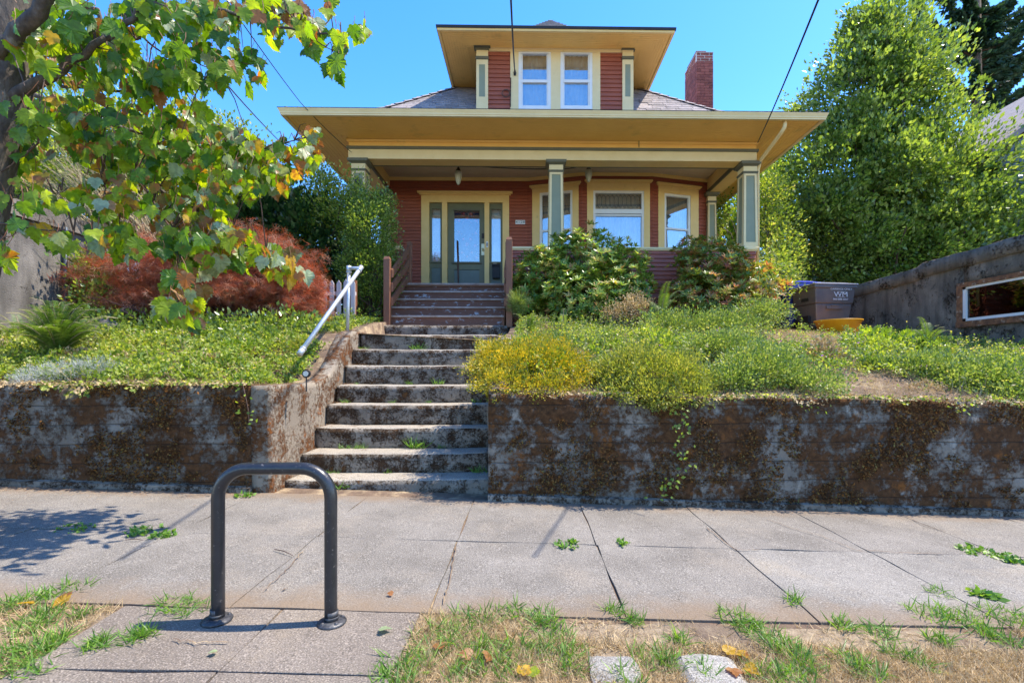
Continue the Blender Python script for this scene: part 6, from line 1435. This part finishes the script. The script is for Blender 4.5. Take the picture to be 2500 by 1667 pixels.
for k, m_ in MC.items():      # scorched rims: brown grows in from the noise, on some kinds of leaf more than others
    t_ = m_.node_tree; hs = [n for n in t_.nodes if n.type == 'HUE_SAT'][0]; g = [n for n in t_.nodes if n.type == 'NEW_GEOMETRY'][0]
    nz = _n(t_, 'ShaderNodeTexNoise'); nz.inputs['Scale'].default_value = 11; nz.inputs['Detail'].default_value = 5; t_.links.new(g.outputs['Position'], nz.inputs['Vector'])
    mr = _n(t_, 'ShaderNodeMapRange'); e = {'green': .66, 'lime': .60, 'pale': .58, 'yellow': .54, 'brown': .46}[k]; mr.inputs['From Min'].default_value = e; mr.inputs['From Max'].default_value = e + .05; t_.links.new(nz.outputs['Fac'], mr.inputs['Value'])
    mx = _n(t_, 'ShaderNodeMix', data_type='RGBA'); t_.links.new(mr.outputs[0], mx.inputs['Factor'])
    tgt = [(l.to_node, l.to_socket) for l in t_.links if l.from_node == hs]; t_.links.new(hs.outputs[0], mx.inputs[6]); mx.inputs[7].default_value = (.30, .13, .04, 1)
    for nd, so_ in tgt: t_.links.new(mx.outputs[2], so_)
KE = list(MC)
PAL = {'g': (.60, .32, .04, .0, .04), 'gl': (.34, .52, .08, .03, .03), 'lit': (.18, .40, .30, .07, .05), 'y': (.10, .32, .30, .18, .10), 'b': (.26, .34, .12, .07, .21), 'b2': (.12, .28, .28, .10, .22)}  # leaf colour shares; extra lime and pale paint in sun shining through
CL = [(110, 40, 120, 60, 26, 'g', 2.6), (230, 110, 90, 70, 34, 'g', 2.7), (90, 130, 80, 50, 14, 'gl', 2.6), (330, 40, 70, 50, 20, 'gl', 2.7), (420, 60, 50, 50, 14, 'g', 2.8), (490, 40, 60, 40, 14, 'gl', 2.8), (440, 130, 50, 60, 13, 'g', 2.8), (540, 100, 55, 55, 15, 'g', 2.8), (600, 170, 45, 50, 10, 'gl', 2.9), (540, 185, 30, 25, 4, 'gl', 2.9),
      (575, 20, 80, 25, 12, 'b', 2.8), (690, 25, 70, 40, 16, 'b', 2.9), (670, 85, 40, 35, 8, 'gl', 2.9), (735, 55, 40, 40, 9, 'b', 3.0), (805, 25, 18, 30, 3, 'b', 3.0), (750, 110, 24, 50, 5, 'gl', 3.0), (820, 140, 24, 50, 7, 'gl', 3.0), (850, 85, 40, 15, 4, 'gl', 3.05), (888, 70, 8, 12, 2, 'lit', 3.1), (770, 65, 50, 20, 4, 'gl', 3.0),
      (300, 190, 90, 60, 26, 'g', 2.8), (130, 230, 110, 60, 26, 'b', 2.75), (40, 290, 70, 60, 20, 'g', 2.7), (390, 200, 60, 50, 17, 'g', 2.85), (465, 195, 40, 30, 7, 'g', 2.9), (250, 300, 100, 50, 32, 'gl', 2.9), (140, 330, 110, 60, 34, 'gl', 2.85), (60, 370, 80, 50, 18, 'gl', 2.8), (350, 300, 70, 45, 24, 'g', 3.0), (450, 290, 60, 40, 18, 'gl', 3.1),
      (430, 370, 100, 60, 44, 'g', 3.2), (540, 370, 90, 55, 42, 'lit', 3.35), (630, 400, 80, 50, 36, 'lit', 3.4), (710, 390, 60, 45, 28, 'y', 3.5), (760, 370, 26, 50, 14, 'y', 3.6), (560, 460, 100, 40, 30, 'gl', 3.3), (470, 460, 60, 50, 20, 'gl', 3.2), (680, 450, 40, 24, 8, 'lit', 3.4),
      (250, 380, 90, 50, 30, 'b', 2.9), (340, 390, 90, 50, 30, 'g', 3.0), (250, 470, 60, 55, 22, 'b', 2.9), (350, 480, 70, 50, 24, 'b', 3.0), (450, 530, 90, 50, 34, 'b2', 3.1), (530, 500, 40, 50, 14, 'lit', 3.2), (270, 540, 45, 40, 11, 'b', 2.9), (310, 590, 30, 35, 8, 'gl', 2.9),
      (450, 600, 60, 40, 18, 'b', 3.0), (520, 580, 60, 35, 20, 'y', 3.15), (590, 600, 50, 28, 12, 'y', 3.25), (500, 640, 55, 36, 12, 'b2', 3.1), (580, 640, 60, 26, 8, 'gl', 3.25), (680, 630, 50, 26, 11, 'b2', 3.3), (700, 665, 50, 26, 8, 'y', 3.3), (430, 680, 36, 36, 9, 'b', 2.95), (480, 720, 26, 36, 5, 'b2', 3.0), (425, 760, 30, 40, 7, 'b', 2.85), (455, 790, 30, 20, 3, 'b', 2.9),
      (60, 445, 60, 30, 6, 'lit', 2.7), (150, 500, 70, 30, 9, 'lime', 2.75), (50, 500, 50, 30, 5, 'gl', 2.6), (60, 560, 50, 16, 4, 'lit', 2.6), (150, 585, 40, 20, 5, 'lime', 2.7), (10, 620, 14, 30, 3, 'g', 2.4), (230, 585, 24, 14, 3, 'gl', 2.7)]
PAL['lime'] = (.15, .75, .10, 0, 0)
LV = []
MUL = lambda cx, cy: 1.15 if (cx < 400 and 230 < cy < 500) else (2.5 if cy > 440 else (2.1 if cy > 250 else 1.5))
for (cx, cy, rx, ry, n, pal, Yc) in CL:
    for i in range(int(n * MUL(cx, cy))):
        a = random.random() * 6.283; q = math.sqrt(random.random()); Yv = Yc + random.gauss(0, .13)
        p = at(cx + rx * q * math.cos(a), cy - 14 + ry * q * math.sin(a), Yv)
        d = Vector((random.gauss(0, .34), random.gauss(0, .30), -1 + random.random() * .35)); nr = Vector((random.gauss(.15, .6), -1 + random.gauss(0, .7), random.gauss(.25, .4)))
        kk = random.choices(range(5), PAL[pal])[0]; s_ = random.uniform(.062, .125) * (1.0 if cy < 230 or cy > 560 else .82) * (.8 if pal in ('lime',) else 1); LV.append((p, d, nr, s_, kk, random.randrange(5), random.random()))
order = sorted(range(len(LV)), key=lambda i: -LV[i][3] / LV[i][0].y)
top = set(order[:296]); ms = {}
for kk in range(5):
    for sh_ in range(5):
        tv, tf = MT[sh_]; m_ = bpy.data.meshes.new('leaf'); m_.from_pydata([tuple(v) for v in tv], [], tf); m_.materials.append(MC[KE[kk]]); a_ = m_.attributes.new('tone', 'FLOAT', 'FACE'); a_.data.foreach_set('value', [.15 + .17 * sh_] * len(tf)); ms[(kk, sh_)] = m_
o0 = wloc(mt)
for i in sorted(top):
    p, d, nr, s_, kk, sh_, tn = LV[i]; F = frames(np.array([d]), np.array([nr]))[0]
    o = bpy.data.objects.new('leaf', ms[(kk, sh_)]); o.location = p - o0; o.rotation_mode = 'QUATERNION'; o.rotation_quaternion = Matrix(F.tolist()).to_quaternion(); o.scale = (s_,) * 3; link(o, mt)
for sh_ in range(5):
    L = [LV[i] for i in order[296:] if LV[i][5] == sh_]
    leafmesh('leaves', [MC[k] for k in KE], np.array([l[0] for l in L]), np.array([l[1] for l in L]), np.array([l[3] for l in L]), np.array([l[6] for l in L]), MT[sh_], N=np.array([l[2] for l in L]), parent=mt, mi=np.array([l[4] for l in L]))
# petioles
NODES = [at(*p).lerp(at(*q), k / 4) for pts_, _, _ in LIMBS for p, q in zip(pts_, pts_[1:]) for k in range(4)]
mb = MB()
for i in random.sample(range(len(LV)), 300):
    p = LV[i][0] + Vector((0, 0, .05)); nd = min(NODES, key=lambda v: (v - p).length)
    if (nd - p).length < .75: m_ = nd.lerp(p, .5) + Vector((0, 0, .05)); mb.tube([nd, m_, p], [.0045, .003, .0015], 4, caps=False)
mb.build('twigs', M['twig'], mt, kind='stuff')
mb = MB()
for i in order[:700]:
    p, d, nr, s_, kk, sh_, tn = LV[i]; u = Vector((random.gauss(0, .02), random.gauss(0, .02), random.uniform(.04, .09))); mb.tube([p, p + u * .5 + Vector((.005, 0, 0)), p + u], .0016, 3, caps=False)
mb.build('leaf_stalks', M['rail_wood'], mt, kind='stuff')
# fallen leaves: each lies on the ground by itself
FL = [(158, 1478, 'yellow', 'large pale yellow fallen leaf at the lawn edge left of the rack'), (50, 1480, 'yellow', 'small yellow fallen leaf at the far left edge'), (924, 1546, 'pale', 'curled tan fallen leaf on the concrete pad edge'), (530, 1598, 'pale', 'tiny cream fallen leaf on the concrete pad'), (960, 1455, 'brown', 'tiny tan leaf lying on the sidewalk'),
      (1060, 1590, 'brown', 'orange brown fallen leaf in the grass tufts'), (1272, 1655, 'yellow', 'yellow fallen leaf beside a green one in the lawn'), (1295, 1660, 'lime', 'fresh green fallen leaf at the bottom edge'), (1770, 1600, 'yellow', 'uppermost yellow leaf beside the larger stepping stone'), (1798, 1598, 'yellow', 'folded yellow leaf right of the larger stepping stone'), (1788, 1638, 'brown', 'brown leaf at the foot of the larger stepping stone'), (1817, 1635, 'yellow', 'rightmost yellow leaf near the stepping stone'), (1155, 1606, 'brown', 'small brown leaf between the green tufts'), (1195, 1602, 'brown', 'reddish brown curled leaf between the tufts')]
for (px, py, k, lab) in FL:
    Yg = 1.07 * 1180 / (py - 897)
    for _ in range(3): p = at(px, py, Yg); Yg *= (EYE.z - sw(p.x)) / (EYE.z - p.z)
    p = at(px, py, Yg); a = random.random() * 6.28; F = frames(np.array([[math.cos(a), math.sin(a), .15]]), np.array([[random.gauss(0, .35), random.gauss(0, .35) - .2, 1.0]]))[0]; s_ = {158: .085, 924: .055, 530: .03, 960: .03}.get(px, .06)
    o = bpy.data.objects.new('fallen_leaf', ms[(KE.index(k), random.randrange(5))]); o.location = (p.x, p.y, sw(p.x) + .014); o.rotation_mode = 'QUATERNION'; o.rotation_quaternion = Matrix(F.tolist()).to_quaternion(); o.scale = (s_,) * 3; link(o, None, lab, 'leaf', 'fallen leaves')
# twigs lying on the sidewalk
for (x0, y0, x1, y1, lab) in ((670, 1338, 716, 1350, 'thin dark twig lying on the sidewalk behind the rack'), (306, 1326, 350, 1324, 'short pale twig lying on the sidewalk near the left weeds')):
    Y0 = 1.07 * 1180 / (y0 - 897) * .985; Y1 = 1.07 * 1180 / (y1 - 897) * .985; a = at(x0, y0, Y0); b = at(x1, y1, Y1); a.z = sw(a.x) + .012; b.z = sw(b.x) + .008; MB().tube([a, (a + b) / 2 + Vector((0, .004, .006)), b], [.0025, .003, .0015], 5).build('fallen_twig', M['twig'], None, lab, 'twig', 'twigs on the sidewalk')
# ivy strand hanging over the right wall, and one over the left
for (pts, lab) in ((((1660, 985), (1668, 1040), (1655, 1090), (1672, 1140), (1640, 1180), (1608, 1215)), 'thin ivy strand hanging down the right retaining wall'), (((590, 930), (598, 960), (606, 1000), (608, 1030)), 'short ivy strand hanging over the left retaining wall')):
    P = [at(x, y, 3.99 if i else 4.04) for i, (x, y) in enumerate(pts)]; t = thing('ivy_strand', P[0], lab, 'vine'); mb = MB(); mb.tube(P, .003, 5); mb.build('stem', M['twig'], t)
    LP = []; LD = []
    for a, b in zip(P, P[1:]):
        for k in range(13 if len(P) > 5 else 6): q = random.random(); LP.append(a.lerp(b, q) + Vector((random.gauss(0, .045), -abs(random.gauss(.01, .02)), random.gauss(0, .02)))); LD.append((random.gauss(0, 1), -.4, random.gauss(-.3, .6)))
    n = len(LP); leafmesh('leaves', LM['yellowgreen'], np.array(LP), np.array(LD), .028 + .02 * rng.random(n), rng.random(n), T_LEAF, parent=t, N=np.array([(0.1, -1, .3)] * n) + rnd_unit(n) * .4)
# small solar stake lights among the groundcover
for px, py, Y, lab in ((748, 912, 4.35, 'small round solar stake light at the wall corner left of the steps'), (863, 791, 6.9, 'small round solar stake light at the top of the steps')):
    c = at(px, py, Y); t = thing('stake_light', (c.x, Y, c.z - .1), lab, 'garden light', 'solar stake lights beside the steps')
    mb = MB(); mb.tube([(c.x, Y + .012, c.z), (c.x, Y - .012, c.z)], .036, 18); mb.build('head', M['rubber'], t, smooth=False); mb = MB(); mb.tube([(c.x, Y - .0121, c.z), (c.x, Y - .018, c.z)], .024, 14); mb.build('lens', M['pipe'], t)
    mb = MB(); mb.tube([(c.x, Y, c.z - .03), (c.x, Y, c.z - .16)], .006, 6); mb.build('stake', M['rubber'], t)
# wiry stalks and seed heads standing out of both banks
def stalks(label, x0, x1, y0, y1, n, h, mat, ok, head=True):
    mb = MB(); HP = []; HD = []
    for i in range(n):
        x, y = random.uniform(x0, x1), random.uniform(y0, y1)
        if not ok(x, y): continue
        z = garden_z(x, y); L = h * random.uniform(.5, 1.2); tp = Vector((x + random.gauss(0, .25) * L, y + random.gauss(0, .2) * L, z + L)); m_ = Vector((x, y, z)).lerp(tp, .5) + Vector((random.gauss(0, .02), 0, .01)); mb.tube([(x, y, z), m_, tp], [.0022, .0018, .001], 3, caps=False)
        for q in range(7): HP.append(tp.lerp(m_, random.random() * .7) + Vector((random.gauss(0, .008),) * 3)); HD.append((random.gauss(0, 1), random.gauss(0, 1), random.gauss(.6, .6)))
    o = mb.build('stalks', M['cane'], None, label, 'weeds', kind='stuff')
    leafmesh('stalk_leaves', LM[mat], np.array(HP), np.array(HD), .014 + .028 * rng.random(len(HP)), rng.random(len(HP)), T_LEAF, label=label.replace('stalks', 'leaves on the stalks'), cat='weeds')
stalks('wiry weed stalks standing above the right bank', XR + .3, 6.5, 4.15, 8.0, 1500, .24, 'ground', okr)
stalks('wiry weed stalks standing above the left bank', -7, -2.4, 4.15, 6.8, 900, .18, 'ground', okl)
# sprays that hang over the lip of both walls
def overhang(label, spans, mat, n, size, drop):
    P = []; D = []
    for i in range(n):
        a, b = random.choice(spans); x = random.uniform(a, b); k = max(0, .12 + 1.0 * nse((x * 2.3, 7, 1)) + .5 * nse((x * 7, 2, 2))); q = random.random() ** 1.6
        P.append((x, 4.03 - .03 * random.random() + .12 * (1 - q), wall_top(x) + .03 - drop * k * q)); D.append((random.gauss(0, .7), random.gauss(-.5, .4), random.gauss(-.35, .6)))
    leafmesh('overhanging_sprays', LM[mat], np.array(P), np.array(D), size * (.6 + .8 * rng.random(n)), rng.random(n), T_LEAF, label=label, cat='ground cover')
overhang('green sprays hanging over the lip of the left wall', [(-4.0, -2.3)], 'ground', 800, .034, .16)
overhang('green sprays hanging over the lip of the right wall', [(.5, 5.2)], 'ground', 1300, .030, .18)
overhang('dry straw hanging over the lip of the walls', [(-5.5, -2.3), (.2, 5.5)], 'dry', 2600, .030, .10)
# ivy-like moss clumps in relief on both wall faces
P = []; D = []
for i in range(60000):
    x = random.uniform(-4.8, 4.9)
    if -2.3 < x < -.3: continue
    z = random.uniform(sw(x) + .06, wall_top(x)); d = nse((x * 1.7, 3, z * 2.2)) + .5 * nse((x * 5, 3, z * 5)) + .3 * nse((x * 14, 3, z * 14))
    if d < .08: continue
    P.append((x, 4.046 - .02 * min(1, d), z)); D.append((random.gauss(0, 1), -.5, random.gauss(-.2, 1)))
LM['moss'] = leafmat('brown_moss', [(0, (.06, .03, .013)), (.55, (.15, .075, .028)), (.85, (.25, .11, .03)), (1, (.24, .19, .06))], .9, .1, tcol=(1, 1, 1), spec=.1)
leafmesh('moss_tufts', LM['moss'], np.array(P), np.array(D), .012 + .018 * rng.random(len(P)), rng.random(len(P)), T_LEAF, label='brown dry moss tufts standing out of the retaining wall faces', cat='moss')
# mounds of different weeds breaking up both banks
def mounds(x0, x1, y0, y1, n, ok, labels, rmin=.09, rmax=.26, seed=3):
    rd2 = random.Random(seed); acc = {}
    for i in range(n):
        x, y = rd2.uniform(x0, x1), rd2.uniform(y0, y1)
        if not ok(x, y): continue
        r = rd2.uniform(rmin, rmax) * (1 if y < 6 or x > 2.5 else .6); mat = rd2.choice(['ground', 'ground', 'groundblue', 'yellowgreen', 'laurel', 'dry', 'gold2', 'groundblue'])
        m = int(2200 * r * r * 7) + 60; u = rnd_unit(m); u[:, 2] = np.abs(u[:, 2]); q = 1 - np.abs(rng.normal(0, .22, m)); hh = rd2.uniform(.55, 1.1)
        C = np.array([x, y, garden_z(x, y)]); P = C + u * np.array([r, r, r * hh]) * q[:, None] * (1 + .25 * np.sin(u[:, 0] * 7 + x * 9) * np.cos(u[:, 1] * 6))[:, None]
        a = acc.setdefault(mat, [[], [], [], []]); a[0].append(P); a[1].append(u + rnd_unit(m) * .8 + np.array([0, 0, .4])); a[2].append(rd2.uniform(.018, .040) * (.6 + .8 * rng.random(m))); a[3].append(np.clip(rd2.random() * .5 + rng.random(m) * .6 - .05, 0, 1))
    for mat, (P, D, S, T) in acc.items():
        leafmesh('weed_mounds', LM[mat], np.vstack(P), np.vstack(D), np.concatenate(S), np.concatenate(T), T_LEAF, label=labels % {'ground': 'bright green', 'groundblue': 'cool green', 'yellowgreen': 'lime green', 'laurel': 'dark green', 'dry': 'dried straw coloured', 'gold2': 'olive gold'}[mat], cat='weeds')
mounds(XR + .3, 6.6, 4.25, 8.6, 190, lambda x, y: okr(x, y), '%s weed mounds on the right bank')
mounds(-6.5, -2.5, 4.3, 7.0, 110, okl, '%s weed mounds on the left bank', .07, .20, 5)
# cracks across the sidewalk slabs: narrow dark grooves lying open in the surface
CR = [[(1870, 1268), (1930, 1290), (2010, 1312), (2080, 1342), (2110, 1350)], [(2110, 1345), (2200, 1352), (2300, 1354)], [(640, 1448), (700, 1395), (742, 1346)], [(1725, 1290), (1760, 1318), (1795, 1345), (1860, 1345)], [(2200, 1255), (2260, 1285), (2310, 1300)], [(1080, 1480), (1100, 1420), (1112, 1330)], [(690, 1445), (700, 1440)], [(420, 1565), (480, 1572), (560, 1572)]]
for i, c in enumerate(CR):
    P = []
    for (px, py) in c:
        Yg = 1.07 * 1180 / (py - 897)
        for _ in range(3): p = at(px, py, Yg); Yg *= (EYE.z - sw(p.x)) / (EYE.z - p.z)
        P.append(Vector((p.x, p.y, 0)))
    Q = []
    for a, b in zip(P, P[1:]):
        for k in range(8): Q.append(a.lerp(b, k / 8) + Vector((random.gauss(0, .004), random.gauss(0, .004), 0)))
    Q.append(P[-1]); mb = MB(); L = []; R2 = []
    for j, p in enumerate(Q):
        d = (Q[min(j + 1, len(Q) - 1)] - Q[max(j - 1, 0)]).normalized(); w = Vector((-d.y, d.x, 0)) * (.0022 + .0012 * random.random()) * (1 if 0 < j < len(Q) - 1 else .2); L.append(p + w); R2.append(p - w)
    vs = []
    for a, b in zip(L, R2): vs += [(a.x, a.y, sw(a.x) + .0105), (b.x, b.y, sw(b.x) + .0105)]
    mb.add(vs, [(2 * j, 2 * j + 2, 2 * j + 3, 2 * j + 1) for j in range(len(Q) - 1)]); mb.build('crack', M['rubber'] if False else M['soil'], walk)
# greenery that closes the view at the far left and in front of the red maple
bush('ivy_hedge', 'dark ivy hedge behind the dry canes at the far left', 'hedge', [(40, 470, 120, 110, 8.9, .5), (200, 490, 120, 95, 8.9, .5), (350, 520, 100, 90, 8.9, .5), (470, 580, 80, 80, 8.9, .5), (-60, 440, 90, 110, 8.8, .5)], 2600, 8, .08, .085, 'dark', stems=14, thick=.25, lump=.25)
bush('leafy_undergrowth', 'leafy green plants growing at the foot of the red maple', 'plant', [(280, 792, 80, 24, 6.0, .3), (400, 800, 90, 22, 6.0, .3), (520, 800, 80, 22, 6.0, .3), (640, 795, 80, 22, 6.1, .3), (730, 790, 50, 22, 6.1, .3), (240, 740, 40, 50, 6.2, .3), (215, 660, 34, 60, 6.4, .25)], 900, 7, .05, .055, 'laurel', stems=10, thick=.4, lump=.4)
